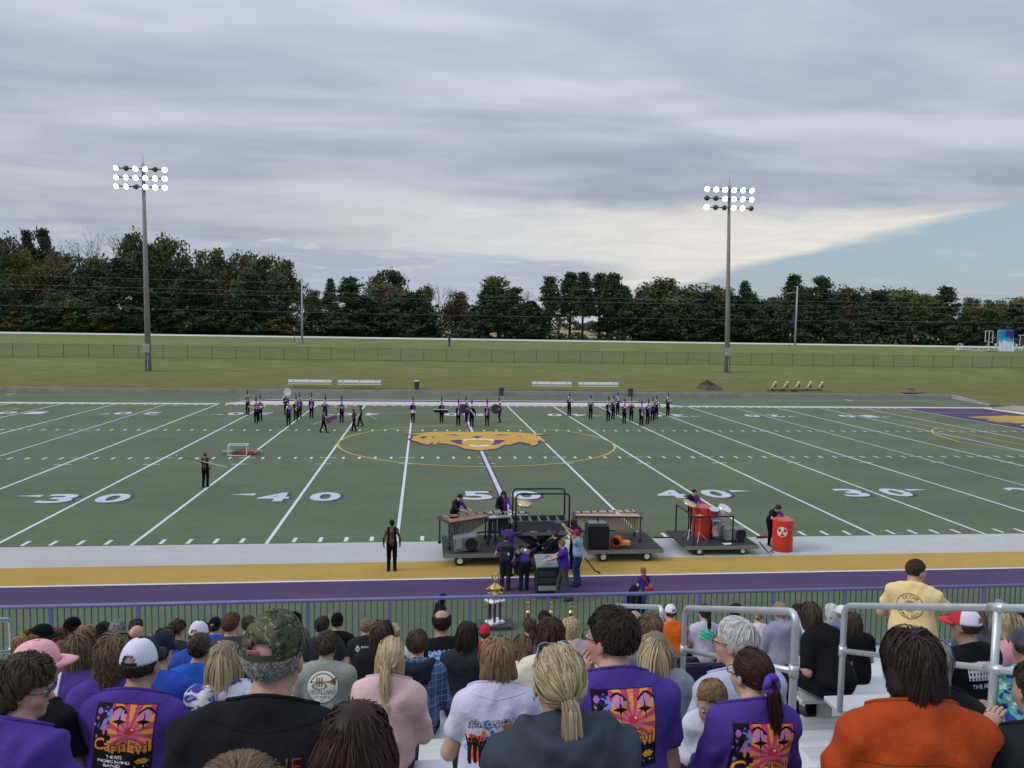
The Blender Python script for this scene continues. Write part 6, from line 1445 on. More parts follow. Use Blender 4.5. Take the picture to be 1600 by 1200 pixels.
# sashed leader
P = Person(False, .98, sw=.17, hy=0, wl=(-.30, .02, .85), wr=(.30, .06, .85)); r = empty('person', on_z(737, 666.5), 0, 'drum major in black with a white sash seen from behind at midfield', 'person', 'marching band members on the field')
build_person(P, r, 'fair', '101013', 2., '0e0e11', .03, .03, False, '0c0c0e', shirtname='jacket'); shako(P, r); hair(P, r, 'short', 'dkbrown', N=160, seg=3, wid=.01, capped=True)
MB().tube([P.t(-.17, -.09, .40), P.t(-.05, -.135, .3), P.t(.08, -.14, .12), P.t(.17, -.11, -.02)], [.035]*4, 6).build('sash', WHT, r)
MB().tube([(-.32, .05, .02), (-.34, .03, 2.1)], .014, 6).build('mace', DKM); bpy.data.objects['mace'].location = r.location; tag(bpy.data.objects['mace'], 'long thin mace held upright beside the drum major', 'mace')
# colour guard
def guard(u, v, rz, lab, step=0., wl=None, wr=None, hc='dkbrown', skin='fair', s=.95, vox=.025, hs='bun'):
    P = Person(False, s, sw=.15, g=.92, step=step, wl=wl, wr=wr, lean=4 if step else 0); r = empty('person', on_z(u, v), rz, lab, 'person', 'colour guard on the field')
    build_person(P, r, skin, costume(), .25, '0d0d10', vox, vox, False, '0c0c0e', shirtname='tunic', hemz=-.16); hair(P, r, hs, hc, N=300, seg=4, wid=.008); return P, r
SILK = M((.22, .07, .26), .6, .2, 8.); POLE = M((.7, .66, .5), .4)
P, r = guard(505.5, 676, -PI/2+.2, 'guard running right with a rifle and lavender flag', .22, (-.1, .35, 1.15), (.15, .4, 1.2), skin='fair')
f = empty('flag', r.location, -PI/2+.2, 'lavender and gold flag carried by the running guard', 'flag'); MB().tube([(.0, -.75, .60), (.1, 1.15, 1.32)], .02, 6).build('pole', POLE, f)
mesh_obj('silk', [(.1, .2+.75*i/8, 1.02+.28*i/8-(.42 if j else 0)*(1-.05*i)+.03*math.sin(i*1.5+j)) for i in range(9) for j in range(2)], [(2*i, 2*i+2, 2*i+3, 2*i+1) for i in range(8)], SILK, f, True)
P, r = guard(553, 673.7, PI/2-.3, 'front one of two guards running together left of the circle', .2, (-.12, .35, 1.25), (.2, -.1, 1.0), skin='tan')
P, r = guard(563, 666.4, PI/2-.2, 'rear one of two guards running together left of the circle', .22, None, (.25, -.15, 1.1), skin='tan')
f = empty('guard_rifle', r.location, PI/2-.2, 'white pole trailing behind the rear running guard', 'pole'); MB().tube([(.15, -.1, 1.05), (.2, -1.25, .55)], .022, 6).build('shaft', POLE, f); MB().lathe([(.03, 0), (.03, .05)], 8, (.2, -1.25, .55), (0, -1, -.4)).build('tip', BLK, f)
P, r = guard(321, 761, 0, 'guard in black and gold seen from behind, pole over the shoulder, on the thirty-five', 0, (-.22, -.05, 1.25), (.22, .05, .95), 'ltbrown', s=.97, vox=.022)
f = empty('guard_pole', r.location, 0, 'thin pole carried behind the back by the guard on the thirty-five', 'pole'); MB().tube([(-1.25, .0, 1.50), (-.2, -.14, 1.28)], .02, 6).build('shaft', M((.12, .1, .1), .5), f); MB().tube([(-.2, -.14, 1.28), (1.05, -.1, .95)], .02, 6).build('shaft', POLE, f); MB().lathe([(.035, 0), (.035, .06)], 8, (-1.25, 0, 1.5), (-1, 0, .2)).build('tip', WHT, f)
P, r = guard(612, 892, 0, 'guard with dark skin in black and gold tunic seen from behind at the sideline', 0, (-.26, .02, .86), (.26, .02, .86), 'black', 'dark', s=.98, vox=.02, hs='bun')
# cage of flags on the turf
p = on_z(371, 712); e = empty('flag_cage', p, 0, 'white framed cage standing on the turf with flags stacked in it', 'cage'); w, h = 1.05, .62
for a, b in [((x, y, 0), (x, y, h)) for x in (-w/2, w/2) for y in (0, .5)]+[((x, y, z), (-x, y, z)) for x in (-w/2,) for y in (0, .5) for z in (0, h)]+[((x, 0, z), (x, .5, z)) for x in (-w/2, w/2) for z in (0, h)]: MB().tube([a, b], .03, 6).build('frame_bar', WHT, e)
MB().box((0, .25, h), (w, .5, .02)).build('top_panel', BLK, e)
for i, (c_, lab) in enumerate((((.35, .05, .05), 'red'), ((.45, .32, .15), 'gold'), ((.05, .05, .12), 'dark'), ((.5, .12, .08), 'orange-red'))):
    f = empty('folded_flag', p, .03*i, '%s flag rolled on its pole through the cage' % lab, 'flag', 'flags in the cage'); y = .1+.09*i; z = .1+.07*((i*2) % 4)
    MB().tube([(-.9, y, z), (1.5-.12*i, y, z+.03)], .016, 6).build('pole', POLE if i % 2 else DKM, f); MB().tube([(-.3, y, z), (.2, y, z+.02), (.7, y, z), (1.2, y, z+.02)], [.05, .08, .07, .02], 8).build('silk', M(c_, .8, .2, 6.), f)
# ------------------------------------------------------------------ front ensemble
RUB = M((.035, .036, .038), .8, .2, 3., .2); STEEL = M((.30, .31, .32), .4, .1, metal=.6); GREYP = M((.16, .17, .19), .5, .1); ROSE = M((.32, .14, .10), .45, .2, 12., stretch=(1, 12, 1)); REDB = M((.62, .045, .03), .35, .06, 3.)
def wheel(parent, c, r=.17):
    o = MB().lathe([(r*.55, -.06), (r*.9, -.07), (r, -.04), (r, .04), (r*.9, .07), (r*.55, .06)], 18, c, (0, 1, 0)).build('wheel', RUB, parent, True); MB().lathe([(r*.55, -.075), (r*.5, -.06), (.02, -.06)], 14, c, (0, 1, 0)).build('rim', M((.75, .75, .74), .5), o)
def cart(u0, u1, vf, depth, zt, lab, name='flatbed_cart', rr=.17):
    a, b = on_z(u0, vf), on_z(u1, vf); y = (a[1]+b[1])/2; L = b[0]-a[0]; e = empty(name, ((a[0]+b[0])/2, y+depth/2, 0), 0, lab, 'cart', 'percussion carts on the sideline')
    MB().box((0, 0, zt-.04), (L, depth, .08), bev=.01).build('deck', RUB, e); MB().box((0, -depth/2-.01, zt-.07), (L, .03, .12)).build('edge_rail', STEEL, e)
    for sx in (-1, 1):
        for sy in (-1, 1): wheel(e, (sx*(L/2-.55), sy*(depth/2-.1), rr), rr)
    return e, L, y
ca, La, ya = cart(692, 872, 884, 2.3, .42, 'long flat cart carrying the left mallet instruments and grey speaker'); za = .42
cb, Lb, yb2 = cart(917, 1037, 878, 2.3, .42, 'long flat cart carrying the right marimba')
cc_, Lc, yc = cart(1068, 1186, 868, 2.1, .35, 'black flat cart carrying the drum kit, with low railing', rr=.14)
def keyboard(cx, cy, z0, L, lab, barm, resm, n=22, flip=1, tilt=0., rot=0., arch=True, name='marimba'):
    e = empty(name, (cx, cy, z0), rot, lab, 'mallet keyboard', 'mallet keyboards'); H = .92
    w0, w1 = (.85, .42) if flip > 0 else (.42, .85)
    for i in range(n):
        t = i/(n-1); x = (t-.5)*L; w = w0+(w1-w0)*t
        MB().box((x, -w*.28, H), (L/n*.86, w*.5, .022)).build('bar', barm, e)
        if i % 7 not in (2, 6) and i < n-1: MB().box((x+L/n*.5, w*.26, H+.045), (L/n*.8, w*.42, .022)).build('bar', barm, e)
    for i in range(n):
        t = i/(n-1); x = (t-.5)*L; tt = t if flip > 0 else 1-t; l = (.62-.42*tt)*(1 if not arch else (.55+.5*abs(math.sin(tt*3.0+.6)))); MB().tube([(x, -.18, H-.04), (x, -.18, H-.06-l)], L/n*.42, 8).build('resonator', resm, e)
    for sx, w in ((-1, w0), (1, w1)):
        MB().box((sx*(L/2+.05), 0, H-.03), (.06, w+.2, .1)).build('end_rail', DKM, e)
        for sy in (-1, 1): MB().tube([(sx*(L/2+.05), sy*w*.45, H-.08), (sx*(L/2+.05), sy*w*.45, .08)], .028, 8).build('leg', DKM, e); MB().lathe([(.06, -.02), (.06, .02)], 12, (sx*(L/2+.05), sy*w*.45, .06), (0, 1, 0)).build('caster', RUB, e)
    MB().box((0, -.1, .35), (L, .05, .05)).build('stretcher', DKM, e); MB().tube([(-L/2-.02, -w0*.52, H-.02), (L/2+.02, -w1*.52, H-.02)], .03, 6).build('front_rail', DKM, e); MB().tube([(-L/2-.02, w0*.52, H+.02), (L/2+.02, w1*.52, H+.02)], .03, 6).build('back_rail', DKM, e)
    return e
xa = lambda u, y, z: on_y(u, 800, y)[0]
keyboard(xa(734, ya+1.0, 0), ya+1.25, za, 1.75, 'rosewood mallet keyboard with grey resonators on the left cart', ROSE, M((.32, .33, .34), .35, .05, metal=.6), 20, 1, rot=.42, name='xylophone')
keyboard(xa(795, ya+1.2, 0), ya+1.45, za, 1.35, 'silver vibraphone partly hidden behind the lift on the left cart', M((.62, .63, .66), .3, .05, metal=.7), DKM, 18, 1, rot=.05, name='vibraphone')
keyboard(xa(949, yb2+1.1, 0), yb2+1.25, .42, 2.15, 'large pink-brown marimba with tan resonators on the right cart', M((.55, .30, .25), .45, .15, 12.), M((.50, .40, .24), .4, .08), 26, -1, name='marimba')
def speaker(x, y, z, rz, lab, sc=1., tilt=0.):
    e = empty('loudspeaker', (x, y, z), rz, lab, 'loudspeaker', 'loudspeakers of the front ensemble'); R_ = roty(tilt)
    MB().box((0, .0, .22*sc), (.66*sc, .34*sc, .42*sc), R_, bev=.05).build('cabinet', GREYP, e, False); MB().lathe([(.165*sc, 0), (.17*sc, .02), (.15*sc, .025), (.03*sc, .005)], 20, (.13*sc, -.17*sc, .22*sc), (0, -1, 0)).build('woofer', BLK, e); MB().box((-.19*sc, -.175*sc, .22*sc), (.16*sc, .02, .26*sc), bev=.008).build('horn_flare', M((.30, .31, .33), .5), e)
speaker(xa(729, ya+.3, 0), ya+.35, za, 0, 'grey loudspeaker lying on its side at the front of the left cart', 1.25, -.12)
e = empty('bass_speaker', (xa(934, yb2+.3, 0), yb2+.35, .42), 0, 'tall black bass speaker box at the left end of the right cart', 'loudspeaker'); MB().box((0, 0, .40), (.72, .6, .80), bev=.02).build('cabinet', BLK, e); MB().box((0, -.305, .38), (.64, .012, .66)).build('grille', M((.012, .014, .02), .8, .3, 60.), e); MB().box((0, .05, .83), (.60, .4, .05), bev=.01).build('lid', GREYP, e); MB().tube([(.05, .1, .85), (.05, .1, 1.0)], .03, 8).build('pole_socket', BLK, e)
e = empty('blower_fan', (xa(965, yb2+.3, 0), yb2+.3, .42), -.2, 'orange round blower fan with a yellow housing on the right cart', 'fan'); MB().lathe([(.17, -.1), (.2, -.08), (.2, .1), (.15, .12), (.14, .0)], 18, (0, 0, .2), (-.4, -1, 0)).build('duct', M((.70, .10, .02), .4), e); MB().box((.28, .02, .16), (.34, .22, .16), bev=.03).build('housing', M((.72, .32, .03), .4), e); MB().lathe([(.13, 0), (.001, .01)], 14, (0, -.02, .2), (-.4, -1, 0)).build('hub', BLK, e)
# drum kit on its cart
xk = lambda u: on_y(u, 840, yc+.9)[0]; dz = .35
e = empty('cart_railing', (0, 0, 0), 0, 'low black pipe railing around the left of the drum cart', 'railing')
q = [(xk(1071), yc+2.0, dz), (xk(1087)-.35, yc+.1, dz), (xk(1135)-.1, yc+.1, dz), (xk(1116), yc+1.9, dz)]
for c in q: MB().tube([c, (c[0], c[1], dz+1.0)], .03, 8).build('post', BLK, e)
for a, b in ((0, 1), (1, 2)): MB().tube([(q[a][0], q[a][1], dz+1.0), (q[b][0], q[b][1], dz+1.0)], .03, 8).build('rail', BLK, e)
def barrel(x, y, z, lab, rad=True, tilt=0.):
    e = empty('red_barrel', (x, y, z), 0, lab, 'barrel', 'red barrels used as drums'); h, r_ = 1.12, .36
    MB().lathe([(r_*.97, 0), (r_, .02), (r_*.98, .3), (r_*1.01, .37), (r_*.98, .44), (r_*.98, .68), (r_*1.01, .75), (r_*.98, .82), (r_, h-.03), (r_*.97, h)], 28).build('drum_body', REDB, e, True); MB().lathe([(r_*.95, h+.003), (.001, h+.004)], 28).build('lid', M((.7, .68, .66), .5), e); MB().lathe([(r_*1.0, h-.02), (r_*1.03, h), (r_*.97, h+.015)], 28).build('rim', M((.5, .06, .05), .4), e)
    if rad:
        c0 = R(-118)
        def on(x_, z_, o=.006): a = c0+x_/r_; return ((r_+o)*math.cos(a), (r_+o)*math.sin(a), z_)
        mb = MB(); n = 24; zc = .74
        for i in range(n):
            for k in range(4):
                rr = [.18*k/4, .18*(k+1)/4]; A = [2*PI*i/n, 2*PI*(i+1)/n]; mb.poly([on(rr[0]*math.cos(A[0])+1e-4, zc+rr[0]*math.sin(A[0])), on(rr[1]*math.cos(A[0]), zc+rr[1]*math.sin(A[0])), on(rr[1]*math.cos(A[1]), zc+rr[1]*math.sin(A[1])), on(rr[0]*math.cos(A[1])-1e-4, zc+rr[0]*math.sin(A[1]))])
        sy = mb.build('hazard_disc', M((.78, .76, .74), .5), e); m2 = MB()
        for t0 in (90, 210, 330):
            A = np.radians(np.linspace(t0+150, t0+210, 6)); 
            for a, b in zip(A[:-1], A[1:]): m2.poly([on(.05*math.cos(a), zc+.05*math.sin(a), .011), on(.155*math.cos(a), zc+.155*math.sin(a), .011), on(.155*math.cos(b), zc+.155*math.sin(b), .011), on(.05*math.cos(b), zc+.05*math.sin(b), .011)])
        A = np.linspace(0, 2*PI, 11)[:-1]; m2.poly([on(.03*math.cos(a), zc+.03*math.sin(a), .011) for a in A]); m2.build('trefoil', REDB, sy)
    return e
barrel(xk(1100), yc+1.15, dz, 'red barrel standing in the drum kit on the cart', False)
pb = on_z(1229, 864); barrel(pb[0], pb[1]+.36, 0, 'red barrel with a white hazard disc on the sideline'); 
def drum(x, y, z, r_, h, ax, mat, lab, name, legs=0):
    e = empty(name, (x, y, z), 0, lab, 'drum', 'drums of the kit'); MB().lathe([(r_, -h/2), (r_, h/2)], 20, (0, 0, 0), ax).build('shell', mat, e); n_ = nrm(ax)
    for s in (-1, 1): MB().lathe([(r_*1.02, -.015), (r_*1.05, 0), (r_*1.02, .015)], 20, n_*s*h/2, ax).build('hoop', SILV, e); MB().lathe([(r_*.99, 0), (.001, .002)], 20, n_*s*(h/2+.004), n_*s).build('drumhead', WHT, e)
    if legs: MB().tube([(0, .02, -.1), (0, .02, -legs)], .02, 6).build('stand', SILV, e)
drum(xk(1111.5), yc+.75, dz+.98, .17, .26, (0, -.25, 1), M((.30, .03, .05), .3), 'dark red tom drum mounted in front of the barrel', 'tom_drum', .9); drum(xk(1127), yc+.85, dz+.98, .23, .36, (.35, -.5, 1), M((.66, .68, .70), .35), 'tilted white drum right of the red tom', 'floor_tom', .9); drum(xk(1122), yc+1.0, dz+.30, .28, .4, (0, 1, 0), BLK, 'black bass drum low behind the cart speaker', 'kick_drum')
CYMB = M((.62, .50, .26), .3, .06, metal=.85)
def cymbal(x, y, z, r_, ax, base, lab):
    e = empty('cymbal_stand', (x, y, base), 0, lab, 'cymbal', 'cymbals of the front ensemble'); h = z-base; MB().lathe([(r_, 0), (r_*.5, .02), (.05, .035), (.02, .06), (.001, .06)], 24, (0, 0, h), ax).build('cymbal', CYMB, e, True); MB().tube([(0, 0, .3), (0, 0, h+.06)], .014, 6).build('stem', SILV, e)
    for a in (0, 2.1, 4.2): MB().tube([(0, 0, .35), (.3*math.cos(a), .3*math.sin(a), .02)], .014, 6).build('leg', SILV, e)
cymbal(xk(1077), yc+.9, dz+1.28, .30, (.35, -.35, 1), dz, 'tan crash cymbal tilted at the left of the drum kit'); cymbal(xk(1087), yc+.55, dz+.92, .22, (0, -.05, 1), dz, 'flat hi-hat cymbal in front of the red barrel'); cymbal(xa(819, ya+1.6, 0), ya+1.6, za+1.28, .30, (.12, -.3, 1), za, 'gold cymbal on a stand behind the lift tray')
speaker(xk(1142), yc+.6, dz, .1, 'grey loudspeaker standing at the right end of the drum cart', 1.15)
o = MB().box((xk(1126), yc+.2, dz+.008), (.34, .2, .012), rotz(.1)).build('paper_sheet', WHT); tag(o, 'white sheet of paper lying on the drum cart deck', 'paper')
p = on_z(1200, 841); rg = np.random.RandomState(8); e = empty('red_bag', p, 0, 'red and black bag lying on the turf by the barrel', 'bag'); MB().tube([(-.35, .1, .04), (-.15, .08, .06), (.15, .1, .05), (.38, .1, .03)], [.03, .06, .055, .03], 9).build('sack', M((.45, .06, .07), .8, .3, 9., .4), e, True); MB().tube([(-.45, 0, .03), (-.3, .02, .05), (-.15, 0, .03)], .04, 7).build('strap', BLK, e)
o = MB().tube([on_z(1186, 862)+np.array([0, 0, .35]), on_z(1200, 868)+np.array([0, 0, .1]), on_z(1207, 862)+np.array([0, 0, .05])], .025, 6).build('tow_handle', BLK); o.parent = cc_; o.location = -cc_.location
o = MB().tube([on_z(1037, 872)+np.array([0, 1.2, .4]), on_z(1066, 860)+np.array([0, .6, .3])], .025, 6).build('tow_bar', BLK); o.parent = cb; o.location = -cb.location
o = MB().tube([on_z(913, 893)+np.array([0, 0, .45]), on_z(930, 898)+np.array([0, 0, .12]), on_z(938, 898)+np.array([0, 0, .05])], .025, 6).build('tow_handle', BLK); o.parent = cb; o.location = -cb.location
# scissor lift with a long tray and two hoops
yl = on_z(800, 893)[1]; xl = on_y(842, 850, yl)[0]; sc_ = 1/FPX*px((xl, yl, 1))[2]
def PX(u, v, y=None): return on_y(u, v, yl if y is None else y)
e = empty('scissor_lift', (xl, yl, 0), 0, 'black scissor lift with a divided tray and two tall hoops', 'lift'); rel = lambda p: np.array(p)-np.array([xl, yl, 0.])
z1 = PX(842, 824)[2]; z2 = PX(842, 809)[2]; hw = (PX(886, 820)[0]-PX(800, 820)[0])/2
MB().box((0, .35, (z1+z2)/2), (2*hw, .06, z2-z1)).build('tray_back', DKM, e); MB().box((0, -.35, (z1+z2)/2-.02), (2*hw, .06, z2-z1)).build('tray_front', M((.07, .075, .085), .5), e); MB().box((0, 0, z1), (2*hw, .7, .05)).build('tray_floor', BLK, e); MB().box((.0, -.40, z1-.10), (2*hw+.1, .06, .09)).build('skirt', STEEL, e)
for i in range(7): MB().box(((i/3-1)*hw, 0, (z1+z2)/2), (.03, .7, (z2-z1)*.9)).build('divider', GREYP, e)
MB().box((hw*.62, -.385, z2-.06), (.22, .012, .05)).build('nameplate', M((.3, .3, .32), .4), e)
for y_, u0, u1, vt in ((.38, 801, 882, 764), (-.38, 806, 889.5, 772)):
    x0, x1, zt = rel(PX(u0, 800, yl+y_))[0], rel(PX(u1, 800, yl+y_))[0], PX(u0, vt, yl+y_)[2]
    MB().tube([(x0, y_, z1), (x0, y_, zt-.1), (x0+.05, y_, zt-.02), (x0+.12, y_, zt), (x1-.12, y_, zt), (x1-.05, y_, zt-.02), (x1, y_, zt-.1), (x1, y_, z1-.1)], .028, 8).build('hoop', BLK, e, True)
zb = .34
for y_ in (-.33, .33):
    for s in (-1, 1): MB().box((0, y_, (zb+z1-.1)/2), (math.hypot(1.75*hw, z1-zb-.1), .06, .15), roty(s*math.atan2(z1-zb-.1, 1.75*hw))).build('scissor_arm', BLK, e)
MB().tube([(0, -.36, (zb+z1-.1)/2), (0, .36, (zb+z1-.1)/2)], .05, 8).build('pivot', STEEL, e)
MB().box((0, 0, zb-.06), (2*hw*.95, .75, .1)).build('base_frame', BLK, e)
for sx in (-1, 1):
    for sy in (-1, 1): MB().lathe([(.13, -.035), (.13, .035)], 14, (sx*hw*.8, sy*.33, .13), (0, 1, 0)).build('wheel', RUB, e)
# mixing desk on a rack case
pm = on_z(855, 935); e = empty('mixer_rack', pm, 0, 'black rolling rack case with a tilted mixing desk on top', 'mixer'); w = 33*px(pm)[2]/FPX
MB().box((0, .3, .52), (w, .6, .8), bev=.02).build('case', BLK, e); MB().box((0, .3, 1.0), (w*1.06, .62, .1), rotx(.35), bev=.02).build('desk', M((.20, .22, .25), .5), e); MB().box((w*.15, .36, 1.085), (w*.35, .2, .012), rotx(.35)).build('screen', M((.06, .08, .12), .15), e)
for i in range(9):
    MB().box(((i-4)*w*.105, .12, .995), (.018, .025, .03), rotx(.35)).build('fader', WHT, e)
    for j in range(3): MB().lathe([(.011, 0), (.010, .025)], 8, ((i-4)*w*.105-.2*w*0, .24+.07*j, 1.03+.026*j), (0, -.34, .94)).build('knob', M((.5, .55, .6), .4), e)
for z in (.30, .52, .72): MB().box((0, -.008, z), (w*.86, .02, .14), bev=.004).build('rack_unit', M((.05, .05, .055), .35) if z > .4 else M((.32, .33, .33), .4), e)
for sx in (-1, 1):
    for sy in (.06, .54): MB().lathe([(.06, -.02), (.06, .02)], 10, (sx*w*.4, sy, .06), (1, 0, 0)).build('caster', RUB, e)
# players and staff around it
def staff(u, v, h, rz, lab, shirt, pants, hs, hc, z0=0., sleeve=.62, skin='fair', capc=None, loc=None, **k):
    bag = k.pop('bag', None); pr_ = k.pop('pr', None); sm = k.pop('shirtname', 'shirt'); P = Person(False, h/1.75, **k); p = loc if loc is not None else on_z(u, v, z0); r = empty('person', p, rz, lab, 'person', 'crew and players by the carts')
    o = build_person(P, r, skin, shirt, sleeve, pants, .027, .018, True, '202226', shirtname=sm)
    if hs != 'none': hair(P, r, hs, hc, N=320, seg=4, wid=.008, capped=bool(capc))
    if capc: cap(P, r, capc, mesh=False, size=1.03)
    if pr_: apply_print(P, o['shirt'], pr_(), .30)
    return P, r
JK = jacket_mat()
pl = lambda u, y: (xa(u, y, 0), y, 0.)
P, r = staff(0, 0, 1.72, -PI*.72, 'young mallet player in black and purple jacket bending over the left keyboard', JK, '0e0e11', 'short', 'dkbrown', loc=(xa(712, ya+1.75, 0), ya+1.85, za), sleeve=2., lean=22, hp=32, wl=(-.18, .48, 1.08), wr=(.16, .5, 1.1), shirtname='jacket')
P, r = staff(0, 0, 1.68, -PI, 'long-haired player in black and purple jacket behind the vibraphone', JK, '0e0e11', 'mid', 'dkbrown', loc=(xa(786, ya+2.2, 0), ya+2.25, za), sleeve=2., lean=10, hp=22, wl=(-.2, .42, 1.05), wr=(.2, .42, 1.05), shirtname='jacket')
P, r = staff(0, 0, 1.70, -PI, 'drummer in black and purple jacket behind the red barrel on the cart', JK, '0e0e11', 'short', 'brown', loc=(xk(1095), yc+1.85, dz), sleeve=2., lean=12, hp=20, wl=(-.2, .42, 1.12), wr=(.2, .42, 1.12), shirtname='jacket')
P, r = staff(0, 0, 1.72, -PI*.9, 'curly-haired player in black and purple jacket leaning over the sideline barrel', JK, '0e0e11', 'fro', 'brown', loc=(pb[0]-.12, pb[1]+.98, 0), sleeve=2., lean=34, hp=38, wl=(-.2, .52, 1.15), wr=(.2, .52, 1.15), shirtname='jacket')
P, r = staff(793, 900, 1.74, -.55, 'man in black cap and purple sweatshirt reaching up to the lift tray', '43307a', '20222a', 'crop', 'black', sleeve=2., skin='dark', capc='121214', wl=(-.05, .45, 1.45), wr=(.2, .42, 1.5), hp=0)
P, r = staff(789, 922, 1.74, -.15, 'person in purple tee with a black backpack seen from behind', '43307a', '2c2e33', 'short', 'brown', wr=(.34, .25, 1.1), wl=(-.2, .25, 1.0))
b = empty('backpack', r.location, -.15, 'black backpack worn on the purple tee', 'backpack'); MB().box((0, -.22, 1.22), (.34, .2, .50), bev=.06).build('pack', BLK, b, False); MB().box((0, -.33, 1.12), (.26, .06, .26), bev=.02).build('pocket', M((.03, .03, .033), .7), b); MB().box((.1, -.37, 1.2), (.05, .012, .07)).build('tag', WHT, b)
for s in (-1, 1): MB().tube([(s*.1, -.14, 1.45), (s*.12, .0, 1.52), (s*.12, .1, 1.4), (s*.14, .02, 1.1)], .02, 6).build('strap', BLK, b)
P, r = staff(818, 922, 1.66, .1, 'woman in purple tee and jeans bending down with a grey sling bag', '43307a', '1d2b42', 'bun', 'brown', lean=62, hp=50, g=1.1, wl=(-.22, .62, .75), wr=(.22, .62, .8), sw=.155)
b = empty('sling_bag', r.location, .1, 'small grey sling bag on the bending woman back', 'bag'); q = P.t(.03, -.17, .28); MB().box(q, (.30, .10, .22), P.T@roty(.5), bev=.03).build('pouch', M((.13, .13, .14), .7), b); MB().tube([P.t(-.15, -.1, .42), P.t(0, -.15, .3), P.t(.16, -.1, .1)], .018, 6).build('strap', M((.10, .10, .11), .7), b); MB().box(P.t(.03, -.225, .28), (.06, .01, .1), P.T@roty(.5)).build('mark', WHT, b)
P, r = staff(846, 880, 1.72, 2.6, 'person in dark purple half hidden behind the scissor arms', '2a2444', '171a26', 'short', 'dkbrown', wl=(-.15, .35, 1.4), wr=(.2, .3, 1.1))
P, r = staff(868, 913, 1.70, .6, 'person in a brown knit hat and dark hoodie behind the mixer', '1a1b24', '20222a', 'crop', 'brown', sleeve=2., capc=None, wl=(-.2, .35, 1.1), wr=(.2, .35, 1.1)); cap(P, r, '4a3a34', nobrim=True, openback=False, mesh=False, size=1.05)
P, r = staff(880, 937, 1.82, PI/2-.25, 'ginger-haired man in purple polo and grey trousers working the mixer', '452a92', '4a4b50', 'short', 'ginger', g=1.15, wl=(-.16, .52, 1.10), wr=(.1, .50, 1.08), lean=6, hp=18, step=.22)
P, r = staff(902, 916, 1.80, .95, 'man in light blue shirt, red cap and jeans reaching up to the lift', '93a6c0', '2b4566', 'crop', 'brown', sleeve=1.6, capc='a82a30', g=1.12, wl=(-.28, .38, 1.86), wr=(-.1, .36, 1.75), hp=-8)
P, r = staff(897, 889, 1.72, .5, 'woman with dark red hair behind the man in light blue', '3a2a70', '20222a', 'mid', 'auburn', wl=(-.25, .3, 1.5))
P, r = staff(1004, 960, 1.32, .15, 'girl in purple tee and jeans with a red shoulder bag', '43307a', '4a6a94', 'pony', 'ginger', sw=.15, kid=True)
b = empty('shoulder_bag', r.location, .15, 'bright red shoulder bag on the girl in purple', 'bag'); MB().box((.10, -.17, .74), (.26, .08, .20), bev=.03).build('pouch', M((.5, .04, .05), .5), b); MB().tube([(.1, -.15, .84), (.0, -.15, 1.0), (-.09, -.05, 1.10)], .012, 6).build('strap', M((.5, .04, .05), .5), b)
P, r = staff(988, 1004, 1.55, -.3, 'person in black with long black hair left of the girl with the red bag', '0e0f12', '15161a', 'long', 'black', sleeve=2., lean=26)
P, r = staff(687, 1030, 1.62, -1.2, 'woman in black cap and black top below the guard rail', '101114', '17181c', 'mid', 'black', sleeve=2., capc='14151a', skin='tan')
# trophies on the ground in front of the rail
GOLDM = M((.70, .50, .14), .25, .05, metal=.9); PURPM = M((.10, .03, .16), .25, .1, metal=.5)
def figure_top(parent, z, s, gold):
    MB().lathe([(.02*s, 0), (.012*s, .05*s), (.014*s, .07*s)], 10, (0, 0, z)).build('stem', gold, parent); MB().tube([(.055*s*math.cos(a), 0, z+.13*s+.055*s*math.sin(a)) for a in np.linspace(0, 2*PI, 17)[:-1]], .012*s, 6, closed=True).build('wreath', gold, parent)
    MB().tube([(.0, 0, z+.10*s), (.01*s, 0, z+.15*s), (.03*s, 0, z+.165*s)], .01*s, 6).build('emblem', gold, parent)
y0 = on_z(774, 1016)[1]; p = on_y(773, 973, CY+20.2); z0 = p[2]
e = empty('large_trophy', (p[0], p[1], z0), 0, 'tall gold cup trophy on purple columns with white tiers', 'trophy'); S2 = px(p)[2]/FPX; h1 = 36*S2; w = 25*S2
MB().box((0, 0, .03), (w, w*.8, .06), rotz(.5), bev=.01).build('lower_tier', WHT, e); MB().box((0, 0, h1), (w*1.05, w*.85, .05), rotz(.5), bev=.01).build('upper_tier', WHT, e)
for a in (.4, 2.5, 4.6): MB().tube([(w*.36*math.cos(a), w*.3*math.sin(a), .06), (w*.36*math.cos(a), w*.3*math.sin(a), h1)], .035, 8).build('column', PURPM, e)
MB().lathe([(.10, 0), (.05, .05), (.035, .10), (.12, .18), (.16, .30), (.17, .33), (.14, .33), (.05, .42)], 18, (0, 0, h1+.03)).build('cup', GOLDM, e, True); figure_top(e, h1+.44, 1.5, GOLDM)
for s in (-1, 1): MB().tube([(s*.16, 0, h1+.34), (s*.23, 0, h1+.30), (s*.2, 0, h1+.2), (s*.12, 0, h1+.2)], .018, 6).build('handle', GOLDM, e); MB().lathe([(.03, 0), (.02, .06), (.03, .1)], 8, (s*w*.42, 0, h1+.03)).build('finial', GOLDM, e)
MB().box((0, 0, -z0/2), (.9, .6, max(.05, z0-.002))).build('plinth', M((.06, .06, .065), .7), e) if z0 > .08 else None
